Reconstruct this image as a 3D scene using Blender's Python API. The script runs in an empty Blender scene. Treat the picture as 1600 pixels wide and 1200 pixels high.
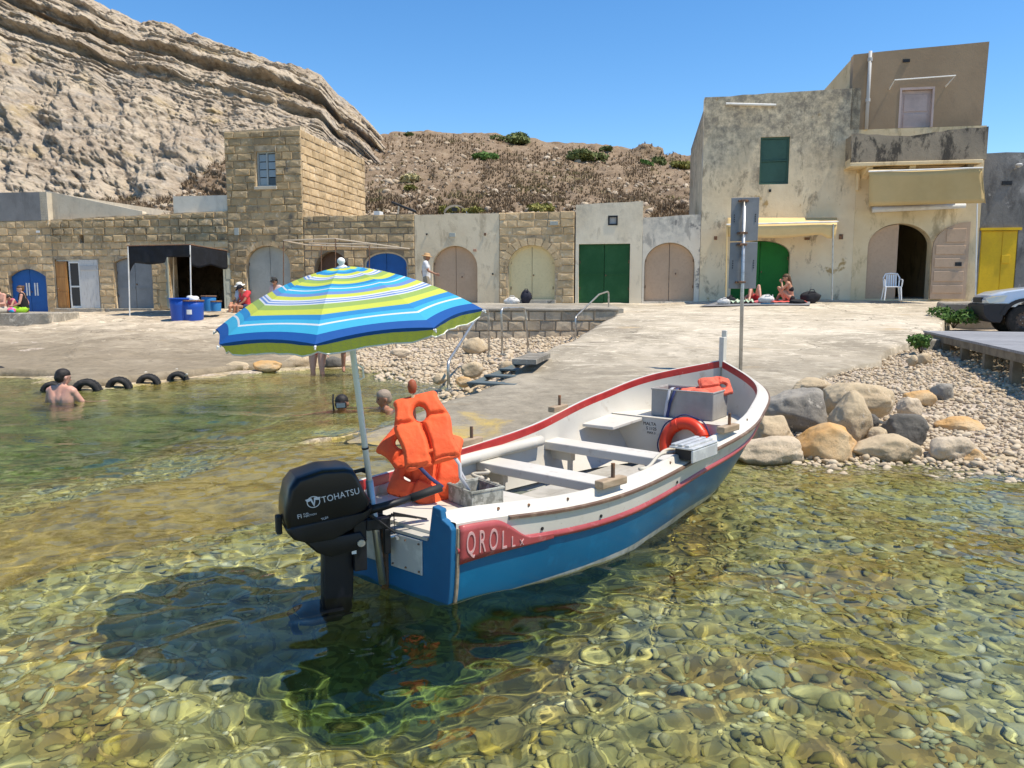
import bpy, bmesh, math, random
import numpy as np
from mathutils import Vector, Matrix
SC = bpy.context.scene
C = SC.collection
rad = math.radians
# ------------------------------------------------------------------ camera, sky, sun, exposure
CAM_H, FPX, HZ = 1.66, 1200.0, 455.0
PITCH = math.atan((600 - HZ) / FPX)
cam = bpy.data.cameras.new('camera'); camo = bpy.data.objects.new('camera', cam); C.objects.link(camo)
cam.sensor_width = 36; cam.lens = 27.0; cam.clip_end = 2000; cam.clip_start = 0.05
camo.location = (0, 0, CAM_H); camo.rotation_euler = (rad(90) - PITCH, 0, 0)
SC.camera = camo
SUN_H = Vector((0.46, -0.14, 1.0)).normalized()
world = bpy.data.worlds.new('World'); SC.world = world; world.use_nodes = True
wn = world.node_tree
bg = wn.nodes['Background']; sky = wn.nodes.new('ShaderNodeTexSky'); sky.sky_type = 'NISHITA'; sky.sun_disc = False
sky.sun_elevation = math.asin(SUN_H.z); sky.sun_rotation = math.atan2(SUN_H.x, SUN_H.y)
sky.air_density = 1.0; sky.dust_density = 0.05; sky.ozone_density = 4.0; sky.altitude = 0
hs = wn.nodes.new('ShaderNodeHueSaturation'); hs.inputs['Saturation'].default_value = 1.24; hs.inputs['Value'].default_value = 1.0
wn.links.new(sky.outputs[0], hs.inputs['Color']); wn.links.new(hs.outputs[0], bg.inputs[0]); bg.inputs[1].default_value = 0.13
sl = bpy.data.lights.new('sun', 'SUN'); sl.energy = 4.2; sl.angle = rad(0.53); sl.color = (1.0, 0.92, 0.785)
slo = bpy.data.objects.new('sun', sl); C.objects.link(slo)
slo.rotation_euler = SUN_H.to_track_quat('Z', 'Y').to_euler(); slo.location = SUN_H * 60
sl.cycles.is_caustics_light = True
SC.view_settings.view_transform = 'Standard'; SC.view_settings.look = 'None'
SC.view_settings.exposure = 0.54; SC.view_settings.gamma = 1.0; SC.view_settings.use_curve_mapping = False
SC.cycles.max_bounces = 10; SC.cycles.transmission_bounces = 8; SC.cycles.diffuse_bounces = 4; SC.cycles.glossy_bounces = 3
SC.cycles.sample_clamp_indirect = 6.0; SC.cycles.use_denoising = True
# ------------------------------------------------------------------ measuring: a pixel of the photograph -> a place
cp, sp = math.cos(PITCH), math.sin(PITCH)
def ray(u, v):
    a, b = (u - 800) / FPX, (600 - v) / FPX
    return Vector((a, cp + b * sp, -sp + b * cp))
def G(u, v, z=0.0):
    r = ray(u, v); k = (z - CAM_H) / r.z
    return Vector((r.x * k, r.y * k, z))
def atY(u, v, Y):
    r = ray(u, v); k = Y / r.y
    return Vector((r.x * k, Y, CAM_H + r.z * k))
FA = math.atan2(-0.172, 1.0)
FE = Vector((math.cos(FA), math.sin(FA), 0)); FI = Vector((-math.sin(FA), math.cos(FA), 0)); FO = Vector((0, 27.18, 0))
def FP(u, v, d=0.0):                                # pixel -> (along, up) on the house-front plane moved d inwards
    r = ray(u, v); k = (FO.dot(FI) + d) / r.dot(FI)
    p = Vector((0, 0, CAM_H)) + r * k
    return (p - FO).dot(FE), p.z
def FW(s, d, z): return FO + FE * s + FI * d + Vector((0, 0, z))
# ------------------------------------------------------------------ numpy noise
def _h(ix, iy, seed):
    n = (ix.astype(np.int64) * 374761393 + iy.astype(np.int64) * 668265263 + seed * 1442695041) & 0xffffffff
    n = ((n ^ (n >> 13)) * 1274126177) & 0xffffffff
    return ((n ^ (n >> 16)) & 0xffff) / 65535.0
def vn(x, y, seed=0):
    x = np.asarray(x, float); y = np.asarray(y, float)
    ix, iy = np.floor(x), np.floor(y); fx, fy = x - ix, y - iy
    fx = fx * fx * fx * (fx * (fx * 6 - 15) + 10); fy = fy * fy * fy * (fy * (fy * 6 - 15) + 10)
    a, b, c, d = _h(ix, iy, seed), _h(ix + 1, iy, seed), _h(ix, iy + 1, seed), _h(ix + 1, iy + 1, seed)
    return (a + (b - a) * fx) * (1 - fy) + (c + (d - c) * fx) * fy
def fbm(x, y, seed=0, o=4, g=0.5):
    s = 0; a = 1; t = 0
    for k in range(o):
        s = s + a * (vn(x * 2 ** k, y * 2 ** k, seed + k * 17) - 0.5); t += a; a *= g
    return s / t * 2
def ip(x, pts):
    xs, ys = zip(*pts); return np.interp(x, xs, ys)
# ------------------------------------------------------------------ objects
def tag(o, label=None, cat=None, group=None, kind=None):
    if label: o['label'] = label
    if cat: o['category'] = cat
    if group: o['group'] = group
    if kind: o['kind'] = kind
    return o
def thing(name, label, cat, loc=(0, 0, 0), rotz=0.0, group=None):
    o = bpy.data.objects.new(name, None); C.objects.link(o); o.location = loc; o.rotation_euler = (0, 0, rotz)
    o.empty_display_size = 0.2
    return tag(o, label, cat, group)
def link(name, me, parent=None, mat=None, smooth=False):
    if mat is not None: me.materials.append(mat)
    if smooth: me.shade_smooth()
    o = bpy.data.objects.new(name, me); C.objects.link(o)
    if parent is not None: o.parent = parent
    return o
def inst(name, me, parent, loc, rot=(0, 0, 0), scale=(1, 1, 1)):
    o = bpy.data.objects.new(name, me); C.objects.link(o); o.parent = parent
    o.location = loc; o.rotation_euler = rot; o.scale = scale
    return o
def copy_tree(o, parent=None):
    c = o.copy(); C.objects.link(c); c.parent = parent
    for ch in o.children: copy_tree(ch, c)
    return c
def evaluated(o):
    dg = bpy.context.evaluated_depsgraph_get(); dg.update()
    return bpy.data.meshes.new_from_object(o.evaluated_get(dg))
class MB:
    def __init__(s): s.v = []; s.f = []
    def add(s, vs, fs):
        n = len(s.v); s.v += [tuple(p) for p in vs]; s.f += [tuple(i + n for i in f) for f in fs]; return s
    def box(s, c, d, rot=None, taper=1.0):
        x, y, z = d[0] / 2, d[1] / 2, d[2] / 2
        vs = [Vector(p) for p in ((-x, -y, -z), (x, -y, -z), (x, y, -z), (-x, y, -z), (-x * taper, -y * taper, z), (x * taper, -y * taper, z), (x * taper, y * taper, z), (-x * taper, y * taper, z))]
        if rot is not None: vs = [rot @ p for p in vs]
        return s.add([p + Vector(c) for p in vs], [(0, 3, 2, 1), (4, 5, 6, 7), (0, 1, 5, 4), (1, 2, 6, 5), (2, 3, 7, 6), (3, 0, 4, 7)])
    def bb(s, a, b): return s.box([(a[i] + b[i]) / 2 for i in range(3)], [abs(b[i] - a[i]) for i in range(3)])
    def tube(s, pts, r, n=10, cap=True, closed=False):
        pts = [Vector(p) for p in pts]; m = len(pts); rs = r if hasattr(r, '__len__') else [r] * m
        base = len(s.v); up = None
        for i, p in enumerate(pts):
            if closed: t = pts[(i + 1) % m] - pts[i - 1]
            else: t = pts[min(i + 1, m - 1)] - pts[max(i - 1, 0)]
            t.normalize()
            if up is None:
                a = Vector((0, 0, 1)) if abs(t.z) < 0.9 else Vector((1, 0, 0)); up = a - t * a.dot(t); up.normalize()
            else: up = up - t * up.dot(t); up.normalize()
            w = t.cross(up)
            for k in range(n):
                an = 2 * math.pi * k / n; s.v.append(tuple(p + (up * math.cos(an) + w * math.sin(an)) * rs[i]))
        for i in range(m if closed else m - 1):
            j = (i + 1) % m
            for k in range(n):
                k2 = (k + 1) % n; s.f.append((base + i * n + k, base + i * n + k2, base + j * n + k2, base + j * n + k))
        if cap and not closed:
            s.f.append(tuple(base + k for k in range(n - 1, -1, -1))); s.f.append(tuple(base + (m - 1) * n + k for k in range(n)))
        return s
    def lathe(s, prof, n=20, c=(0, 0, 0), cap=True):       # prof: (r, z)
        base = len(s.v); m = len(prof)
        for r, z in prof:
            for k in range(n):
                a = 2 * math.pi * k / n; s.v.append((c[0] + r * math.cos(a), c[1] + r * math.sin(a), c[2] + z))
        for i in range(m - 1):
            for k in range(n):
                k2 = (k + 1) % n; s.f.append((base + i * n + k, base + i * n + k2, base + (i + 1) * n + k2, base + (i + 1) * n + k))
        if cap: s.f.append(tuple(base + k for k in range(n - 1, -1, -1))); s.f.append(tuple(base + (m - 1) * n + k for k in range(n)))
        return s
    def prism(s, poly, y0, y1):                             # poly in (x, z), extruded in y
        n = len(poly); vs = [(x, y0, z) for x, z in poly] + [(x, y1, z) for x, z in poly]
        fs = [tuple(range(n)), tuple(range(2 * n - 1, n - 1, -1))] + [(i, i + n, (i + 1) % n + n, (i + 1) % n) for i in range(n)]
        return s.add(vs, fs)
    def grid(s, P):                                         # P[i][j] points
        a, b = len(P), len(P[0]); n = len(s.v)
        for r in P: s.v += [tuple(p) for p in r]
        s.f += [(n + i * b + j, n + i * b + j + 1, n + (i + 1) * b + j + 1, n + (i + 1) * b + j) for i in range(a - 1) for j in range(b - 1)]
        return s
    def mesh(s, name, mat=None, smooth=False, fix=True):
        me = bpy.data.meshes.new(name); me.from_pydata(s.v, [], s.f)
        if fix:
            bm = bmesh.new(); bm.from_mesh(me); bmesh.ops.recalc_face_normals(bm, faces=bm.faces); bm.to_mesh(me); bm.free()
        if mat is not None: me.materials.append(mat)
        if smooth: me.shade_smooth()
        return me
    def build(s, name, mat, parent=None, smooth=False, bevel=0.0, angle=None, fix=True, sub=0):
        me = s.mesh(name, mat, smooth or angle is not None, fix)
        o = bpy.data.objects.new(name, me); C.objects.link(o)
        if parent is not None: o.parent = parent
        if bevel:
            m = o.modifiers.new('b', 'BEVEL'); m.width = bevel; m.segments = 2; m.limit_method = 'ANGLE'; m.angle_limit = rad(35)
        if sub:
            m = o.modifiers.new('s', 'SUBSURF'); m.levels = sub; m.render_levels = sub
        if angle is not None: me.set_sharp_from_angle(angle=rad(angle))
        return o
def npgrid(name, P, mat=None, smooth=True, flip=False):     # P: (a, b, 3) array
    a, b = P.shape[:2]; i = np.arange(a * b).reshape(a, b)
    f = np.stack([i[:-1, :-1], i[:-1, 1:], i[1:, 1:], i[1:, :-1]], -1).reshape(-1, 4)
    if flip: f = f[:, ::-1]
    me = bpy.data.meshes.new(name); me.vertices.add(a * b); me.vertices.foreach_set('co', P.reshape(-1).astype(np.float32))
    n = len(f); me.loops.add(n * 4); me.polygons.add(n)
    me.loops.foreach_set('vertex_index', f.reshape(-1).astype(np.int32)); me.polygons.foreach_set('loop_start', np.arange(0, n * 4, 4, dtype=np.int32))
    me.update(calc_edges=True); me.validate()
    if smooth: me.shade_smooth()
    if mat is not None: me.materials.append(mat)
    return me
def nptris(name, V, F, mat=None, smooth=False):             # joined pieces
    me = bpy.data.meshes.new(name); V = np.asarray(V, np.float32); F = np.asarray(F, np.int32); k = F.shape[1]
    me.vertices.add(len(V)); me.vertices.foreach_set('co', V.reshape(-1)); n = len(F)
    me.loops.add(n * k); me.polygons.add(n); me.loops.foreach_set('vertex_index', F.reshape(-1)); me.polygons.foreach_set('loop_start', np.arange(0, n * k, k, dtype=np.int32))
    me.update(calc_edges=True); me.validate()
    if smooth: me.shade_smooth()
    if mat is not None: me.materials.append(mat)
    return me
def filled(outlines, depth):                                # flat shape with holes, (x, z) outlines -> mesh data, y from 0 to depth
    cu = bpy.data.curves.new('tmp', 'CURVE'); cu.dimensions = '2D'; cu.fill_mode = 'BOTH'; cu.extrude = depth / 2
    for pl in outlines:
        s = cu.splines.new('POLY'); s.points.add(len(pl) - 1); s.use_cyclic_u = True
        for q, (x, z) in zip(s.points, pl): q.co = (x, z, 0, 1)
    o = bpy.data.objects.new('tmp', cu); C.objects.link(o); me = evaluated(o)
    bpy.data.objects.remove(o); bpy.data.curves.remove(cu)
    me.transform(Matrix(((1, 0, 0, 0), (0, 0, -1, depth / 2), (0, 1, 0, 0), (0, 0, 0, 1))))
    return me
def lettering(name, text, size, mat, parent, mtx, extrude=0.001, align='CENTER', spacing=1.0, width=1.0):
    cu = bpy.data.curves.new('tmp', 'FONT'); cu.body = text; cu.size = size; cu.extrude = extrude; cu.align_x = align; cu.align_y = 'CENTER'; cu.space_character = spacing
    cu.resolution_u = 4
    o = bpy.data.objects.new('tmp', cu); C.objects.link(o); me = evaluated(o); bpy.data.objects.remove(o); bpy.data.curves.remove(cu)
    me.name = name
    me.transform(mtx @ Matrix.Diagonal((width, 1, 1, 1)))
    me.materials.clear()
    return link(name, me, parent, mat)
# ------------------------------------------------------------------ materials
def nodes(name):
    m = bpy.data.materials.new(name); m.use_nodes = True; return m, m.node_tree, m.node_tree.nodes['Principled BSDF']
def nd(t, typ, **k):
    n = t.nodes.new('ShaderNode' + typ)
    for a, b in k.items():
        if a.startswith('i_'): n.inputs[a[2:].replace('_', ' ')].default_value = b
        else: setattr(n, a, b)
    return n
def noise(t, vec, scale, detail=4, rough=0.55, stretch=None, dist=0.0):
    if stretch:
        mp = nd(t, 'Mapping'); mp.inputs['Scale'].default_value = stretch; t.links.new(vec, mp.inputs['Vector']); vec = mp.outputs[0]
    n = nd(t, 'TexNoise'); n.inputs['Scale'].default_value = scale; n.inputs['Detail'].default_value = detail; n.inputs['Roughness'].default_value = rough; n.inputs['Distortion'].default_value = dist
    t.links.new(vec, n.inputs['Vector']); return n.outputs['Fac']
def remap(t, v, lo, hi, a=0.0, b=1.0):
    n = nd(t, 'MapRange'); n.inputs[1].default_value = lo; n.inputs[2].default_value = hi; n.inputs[3].default_value = a; n.inputs[4].default_value = b
    t.links.new(v, n.inputs[0]); return n.outputs[0]
def mixc(t, fac, a, b, mode='MIX'):
    n = nd(t, 'Mix', data_type='RGBA', blend_type=mode)
    for s, x in ((0, fac), (6, a), (7, b)):
        if hasattr(x, 'is_output'): t.links.new(x, n.inputs[s])
        else: n.inputs[s].default_value = x if s == 0 else (*x[:3], 1)
    return n.outputs[2]
def mth(t, op, a, b=None):
    n = nd(t, 'Math', operation=op)
    for s, x in ((0, a), (1, b)):
        if x is None: continue
        if hasattr(x, 'is_output'): t.links.new(x, n.inputs[s])
        else: n.inputs[s].default_value = x
    return n.outputs[0]
def M(name, col, rough=0.75, var=(), bump=(), rand=0.0, coord='world', metal=0.0, spec=0.4, sheen=0.0, coat=0.0):
    m, t, b = nodes(name)
    if coord == 'world': vec = nd(t, 'NewGeometry').outputs['Position']
    else: vec = nd(t, 'TexCoord').outputs['Object']
    c = (*col, 1)
    for v in var:                                           # (scale, colour, lo, hi[, stretch[, detail]])
        f = remap(t, noise(t, vec, v[0], v[5] if len(v) > 5 else 5, 0.6, v[4] if len(v) > 4 else None), v[2], v[3])
        c = mixc(t, f, c, v[1])
    if rand:
        r = remap(t, nd(t, 'ObjectInfo').outputs['Random'], 0, 1, 1 - rand, 1 + rand)
        h = nd(t, 'HueSaturation'); t.links.new(r, h.inputs['Value'])
        if hasattr(c, 'is_output'): t.links.new(c, h.inputs['Color'])
        else: h.inputs['Color'].default_value = c
        c = h.outputs[0]
    if hasattr(c, 'is_output'): t.links.new(c, b.inputs['Base Color'])
    else: b.inputs['Base Color'].default_value = c
    b.inputs['Roughness'].default_value = rough; b.inputs['Metallic'].default_value = metal; b.inputs['Specular IOR Level'].default_value = spec
    if coat: b.inputs['Coat Weight'].default_value = coat; b.inputs['Coat Roughness'].default_value = 0.1
    nrm = None
    for bp in bump:                                         # (scale, strength, distance[, stretch])
        n = nd(t, 'Bump'); n.inputs['Strength'].default_value = bp[1]; n.inputs['Distance'].default_value = bp[2]
        t.links.new(noise(t, vec, bp[0], 6, 0.6, bp[3] if len(bp) > 3 else None), n.inputs['Height'])
        if nrm is not None: t.links.new(nrm, n.inputs['Normal'])
        nrm = n.outputs[0]
    if nrm is not None: t.links.new(nrm, b.inputs['Normal'])
    return m
# ------------------------------------------------------------------ materials of the setting
rng = np.random.default_rng(7); random.seed(7)
def ground_material():
    m, t, b = nodes('shingle_and_seabed')
    geo = nd(t, 'NewGeometry'); pos = geo.outputs['Position']
    sx = nd(t, 'SeparateXYZ'); t.links.new(pos, sx.inputs[0]); z = sx.outputs['Z']
    dry = mixc(t, remap(t, noise(t, pos, 9, 6, 0.7), 0.35, 0.65), (0.50, 0.42, 0.33), (0.34, 0.27, 0.20))
    wet = mixc(t, remap(t, noise(t, pos, 5, 6, 0.7), 0.35, 0.65), (0.40, 0.36, 0.14), (0.24, 0.21, 0.07))
    wet = mixc(t, remap(t, noise(t, pos, 0.9, 3, 0.5), 0.45, 0.6), wet, (0.30, 0.21, 0.06))
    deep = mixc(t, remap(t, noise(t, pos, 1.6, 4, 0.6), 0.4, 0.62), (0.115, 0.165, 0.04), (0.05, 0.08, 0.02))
    zz = mth(t, 'ADD', z, mth(t, 'MULTIPLY', noise(t, pos, 2.5, 3), 0.12))
    c = mixc(t, remap(t, zz, 0.03, 0.11), wet, dry)
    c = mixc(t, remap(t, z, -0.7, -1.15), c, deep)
    t.links.new(c, b.inputs['Base Color']); b.inputs['Roughness'].default_value = 0.9; b.inputs['Specular IOR Level'].default_value = 0.2
    bp = nd(t, 'Bump'); bp.inputs['Strength'].default_value = 0.6; bp.inputs['Distance'].default_value = 0.03
    vo = nd(t, 'TexVoronoi'); vo.inputs['Scale'].default_value = 14; t.links.new(pos, vo.inputs['Vector']); t.links.new(vo.outputs['Distance'], bp.inputs['Height']); v2 = nd(t, 'TexVoronoi'); v2.inputs['Scale'].default_value = 24; t.links.new(pos, v2.inputs['Vector']); hv = nd(t, 'HueSaturation'); t.links.new(c, hv.inputs['Color']); sr = nd(t, 'SeparateXYZ'); t.links.new(v2.outputs['Color'], sr.inputs[0]); t.links.new(remap(t, sr.outputs['X'], 0, 1, 0.6, 1.45), hv.inputs['Value']); t.links.new(hv.outputs[0], b.inputs['Base Color']); t.links.new(bp.outputs[0], b.inputs['Normal'])
    return m
def stone_material(name, cols, island=True, algae=None, rough=0.85):
    m, t, b = nodes(name)
    if island: r = nd(t, 'NewGeometry').outputs['Random Per Island']
    else: r = nd(t, 'ObjectInfo').outputs['Random']
    rp = nd(t, 'ValToRGB'); rp.color_ramp.interpolation = 'LINEAR'
    e = rp.color_ramp.elements; e[0].color = (*cols[0], 1); e[1].color = (*cols[-1], 1)
    for k, cc in enumerate(cols[1:-1]): q = e.new((k + 1) / (len(cols) - 1)); q.color = (*cc, 1)
    t.links.new(r, rp.inputs[0]); pos = nd(t, 'NewGeometry').outputs['Position']
    c = mixc(t, remap(t, noise(t, pos, 22, 5, 0.65), 0.3, 0.7), rp.outputs[0], (0.5, 0.5, 0.5), 'OVERLAY')
    if algae:
        c = mixc(t, remap(t, noise(t, pos, 1.1, 4, 0.6), 0.42, 0.62), c, algae, 'MULTIPLY')
    t.links.new(c, b.inputs['Base Color']); b.inputs['Roughness'].default_value = rough; b.inputs['Specular IOR Level'].default_value = 0.25
    bp = nd(t, 'Bump'); bp.inputs['Strength'].default_value = 0.4; bp.inputs['Distance'].default_value = 0.01
    t.links.new(noise(t, pos, 30, 6, 0.7), bp.inputs['Height']); t.links.new(bp.outputs[0], b.inputs['Normal'])
    return m
def concrete_material(name, light, dark, wetc=None):
    m, t, b = nodes(name); pos = nd(t, 'NewGeometry').outputs['Position']
    sx = nd(t, 'SeparateXYZ'); t.links.new(pos, sx.inputs[0]); z = sx.outputs['Z']
    c = mixc(t, remap(t, noise(t, pos, 0.5, 7, 0.68, None, 0.8), 0.4, 0.6), light, dark)
    c = mixc(t, remap(t, noise(t, pos, 0.22, 8, 0.7, (1, 1.5, 1), 1.0), 0.5, 0.62), c, tuple(x * 0.64 for x in dark))
    c = mixc(t, remap(t, noise(t, pos, 1.7, 9, 0.75, (0.8, 1.3, 1), 1.2), 0.52, 0.66), c, tuple(x * 0.66 for x in dark))
    c = mixc(t, remap(t, noise(t, pos, 1.1, 10, 0.78, (0.7, 2.0, 1), 2.2), 0.555, 0.60), c, tuple(min(0.8, x * 1.35) for x in light))
    c = mixc(t, remap(t, noise(t, pos, 3.1, 9, 0.75, (0.9, 1.2, 1), 0.8), 0.56, 0.68), c, tuple(min(0.78, x * 1.28) for x in light))
    c = mixc(t, remap(t, noise(t, pos, 0.8, 8, 0.7, (0.35, 1.4, 1), 1.5), 0.60, 0.66), c, (0.50, 0.385, 0.245))
    c = mixc(t, remap(t, noise(t, pos, 55, 4, 0.8), 0.25, 0.75), c, (0.5, 0.5, 0.5), 'OVERLAY'); c = mixc(t, remap(t, noise(t, pos, 14, 6, 0.8), 0.25, 0.75), c, (0.5, 0.5, 0.5), 'OVERLAY')
    vo = nd(t, 'TexVoronoi', feature='DISTANCE_TO_EDGE'); vo.inputs['Scale'].default_value = 0.33; wp_ = nd(t, 'VectorMath', operation='ADD'); nz = nd(t, 'TexNoise'); nz.inputs['Scale'].default_value = 1.6; nz.inputs['Detail'].default_value = 6; t.links.new(pos, nz.inputs['Vector']); t.links.new(pos, wp_.inputs[0]); t.links.new(nz.outputs['Color'], wp_.inputs[1]); t.links.new(wp_.outputs[0], vo.inputs['Vector'])
    c = mixc(t, mth(t, 'MULTIPLY', remap(t, vo.outputs['Distance'], 0.010, 0.0), remap(t, noise(t, pos, 0.7, 3), 0.5, 0.6)), c, tuple(x * 0.35 for x in dark))
    if wetc:
        zz = mth(t, 'ADD', z, mth(t, 'MULTIPLY', mth(t, 'SUBTRACT', noise(t, pos, 0.9, 7, 0.68, None, 0.6), 0.5), 0.7))
        wg = mixc(t, remap(t, noise(t, pos, 5, 8, 0.75), 0.4, 0.65), wetc[0], tuple(x * 0.6 for x in wetc[0])); c = mixc(t, mth(t, 'MULTIPLY', remap(t, zz, 0.62, 0.2), 0.8), c, wg); c = mixc(t, remap(t, zz, 0.05, -0.06), c, wetc[1])
        c = mixc(t, mth(t, 'MULTIPLY', remap(t, z, 0.0, -0.03), remap(t, noise(t, pos, 3.0, 8, 0.75), 0.45, 0.6)), c, wetc[2])
    t.links.new(c, b.inputs['Base Color']); b.inputs['Roughness'].default_value = 0.9; b.inputs['Specular IOR Level'].default_value = 0.2
    bp = nd(t, 'Bump'); bp.inputs['Strength'].default_value = 0.8; bp.inputs['Distance'].default_value = 0.05
    t.links.new(noise(t, pos, 4, 10, 0.75, (0.8, 1.4, 1), 0.6), bp.inputs['Height'])
    b2 = nd(t, 'Bump'); b2.inputs['Strength'].default_value = 0.7; b2.inputs['Distance'].default_value = 0.008
    t.links.new(noise(t, pos, 60, 4, 0.8), b2.inputs['Height']); t.links.new(bp.outputs[0], b2.inputs['Normal']); t.links.new(b2.outputs[0], b.inputs['Normal'])
    return m
MAT_GROUND = ground_material()
MAT_RAMP = concrete_material('ramp_concrete', (0.60, 0.52, 0.40), (0.47, 0.40, 0.295), ((0.29, 0.25, 0.185), (0.50, 0.36, 0.115), (0.27, 0.19, 0.055)))
MAT_SLIP = concrete_material('slipway_concrete', (0.60, 0.50, 0.365), (0.43, 0.35, 0.25), ((0.25, 0.20, 0.13), (0.11, 0.085, 0.035), (0.06, 0.05, 0.02)))
MAT_CONC = concrete_material('old_concrete', (0.42, 0.38, 0.31), (0.30, 0.27, 0.22))
# ------------------------------------------------------------------ ground: seabed and shingle in one sheet
RL = [(4.0, -5.0), (5.77, -3.85), (8.06, -2.42), (9.02, -1.8), (9.92, -1.32), (10.88, -0.91), (11.55, -0.58), (12.88, 0), (15.36, 0.9), (18.4, 1.99), (21.5, 2.87), (22.3, 2.95), (29.5, 3.0)]
RR = [(4.0, -3.4), (5.2, -2.5), (6.6, -1.0), (7.6, 0.4), (8.5, 2.2), (9.92, 3.5), (11.55, 4.3), (13.5, 6.2), (16.25, 8.53), (18.5, 10.3), (21.2, 12.0), (23.2, 14.0), (24.4, 17.5), (29.5, 19.0)]
def ramp_z(X, Y):
    lo = np.where(Y < 20, 0.081 * (Y - 8.3), 0.948 + (Y - 20) * 0.046); hi = 0.081 * (Y - 8.3)
    hi = np.where(Y > 26, 0.081 * 17.7 + 0.01 * (Y - 26), hi); lo = np.minimum(lo, 1.28)
    w = np.clip((X - 4.0) / 5.0, 0, 1); w = w * w * (3 - 2 * w)
    return lo * (1 - w) + hi * w
shore = [G(u, v)[:2] for u, v in ((-900, 560), (-160, 594), (20, 592), (100, 612), (140, 612), (190, 606), (240, 600), (290, 596), (350, 590), (440, 580), (500, 577), (560, 578), (620, 592), (690, 606))]
shore += [(-0.75, 10.9), (-1.32, 9.7), (-1.8, 8.9), (-2.35, 8.0), (0, 8.1), (2.0, 8.2)] + [G(u, v)[:2] for u, v in ((1150, 712), (1300, 722), (1440, 718), (1530, 742), (1600, 748), (1750, 752), (3000, 800))]
poly = np.array([(p[0], p[1]) for p in shore] + [(90, 6.0), (90, 400), (-300, 400), (-300, 60)], float)
def signed(X, Y):
    x, y = X.ravel(), Y.ravel(); d = np.full(x.shape, 1e9); ins = np.zeros(x.shape, bool)
    n = len(poly)
    for i in range(n):
        a, b = poly[i], poly[(i + 1) % n]; e = b - a; L = max((e * e).sum(), 1e-9)
        k = np.clip(((x - a[0]) * e[0] + (y - a[1]) * e[1]) / L, 0, 1)
        d = np.minimum(d, np.hypot(x - a[0] - k * e[0], y - a[1] - k * e[1]))
        c = ((a[1] > y) != (b[1] > y)) & (x < (b[0] - a[0]) * (y - a[1]) / (b[1] - a[1] + 1e-12) + a[0]); ins ^= c
    return np.where(ins, d, -d).reshape(X.shape)
def ground_z(X, Y, rough=True):
    s = signed(X, Y)
    left = np.clip((-2.4 - X) / 2.0, 0, 1) * np.clip((Y - 6.2 - 0.25 * (X + 4)) / 1.6, 0, 1)
    quay = np.clip((-5.5 - X) / 2, 0, 1) * np.clip((Y - 9) / 3, 0, 1)
    dmax = 0.6 + 0.85 * left; slope = 0.17 + 0.75 * left + 0.9 * quay
    q = -s
    hole = np.exp(-(np.maximum(np.abs(0.635 * (X + 0.69) + 0.772 * (Y - 4.23) - 0.9) - 1.2, 0) / 0.7) ** 2 - ((0.772 * (X + 0.69) - 0.635 * (Y - 4.23)) / 1.0) ** 2)
    sea = -dmax * (1 - np.exp(-np.maximum(q, 0) * slope / dmax)) - 0.85 * hole * np.clip(q / 1.2, 0, 1)
    land = np.minimum(0.045 * np.maximum(s, 0), 0.62)
    z = np.where(s > 0, land, sea)
    if rough: z = z + 0.05 * fbm(X * 0.9, Y * 0.9, 3) + 0.025 * fbm(X * 4, Y * 4, 5)
    xl, xr = ip(Y, RL), ip(Y, RR)
    on = (X > xl + 0.05) & (X < xr - 0.05) & (Y > 4.2) & (Y < 29)
    z = np.where(on, np.minimum(z, ramp_z(X, Y) - 0.35), z)
    return z
def spread(lo, hi, a, b, step, grow):
    m = list(np.arange(a, b + 1e-6, step)); s = step; x = b
    while x < hi: s *= grow; x += s; m.append(min(x, hi))
    s = step; x = a; l = []
    while x > lo: s *= grow; x -= s; l.append(max(x, lo))
    return np.array(l[::-1] + m)
gx = spread(-260, 260, -5, 8.5, 0.06, 1.12); gy = spread(0.2, 420, 1.6, 11, 0.06, 1.07)
X, Y = np.meshgrid(gx, gy); Z = ground_z(X, Y)
Z = np.where(Y > 33, np.maximum(Z, 0.6), Z)
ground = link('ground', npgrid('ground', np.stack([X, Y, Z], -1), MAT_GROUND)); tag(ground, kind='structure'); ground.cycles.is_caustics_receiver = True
# ------------------------------------------------------------------ water
gx = spread(-120, 120, -3.6, 5.2, 0.026, 1.09); gy = spread(0.3, 60, 1.8, 7.2, 0.026, 1.03)
X, Y = np.meshgrid(gx, gy); Z = np.zeros_like(X); DX = np.gradient(gx)[None, :]; DY = np.gradient(gy)[:, None]
wr = np.random.default_rng(11)
for k in range(60):
    lam = 0.10 * 1.062 ** k; an = wr.uniform(0, math.pi) if k < 34 else wr.normal(1.25, 0.45)
    A = 0.0052 * lam * (1.15 if lam < 0.32 else 0.68 if lam < 0.9 else 0.55)
    fade = np.clip(1.6 - 3.2 * np.maximum(DX * abs(math.cos(an)), DY * abs(math.sin(an))) / lam, 0, 1)
    ph = 2 * math.pi / lam * (X * math.cos(an) + Y * math.sin(an)) + wr.uniform(0, 6.28) + 1.2 * fbm(X * 0.5, Y * 0.5, k)
    Z += A * fade * np.sin(ph)
Z *= 0.62 + 0.32 * fbm(X * 0.35, Y * 0.35, 91, 2)
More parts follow.
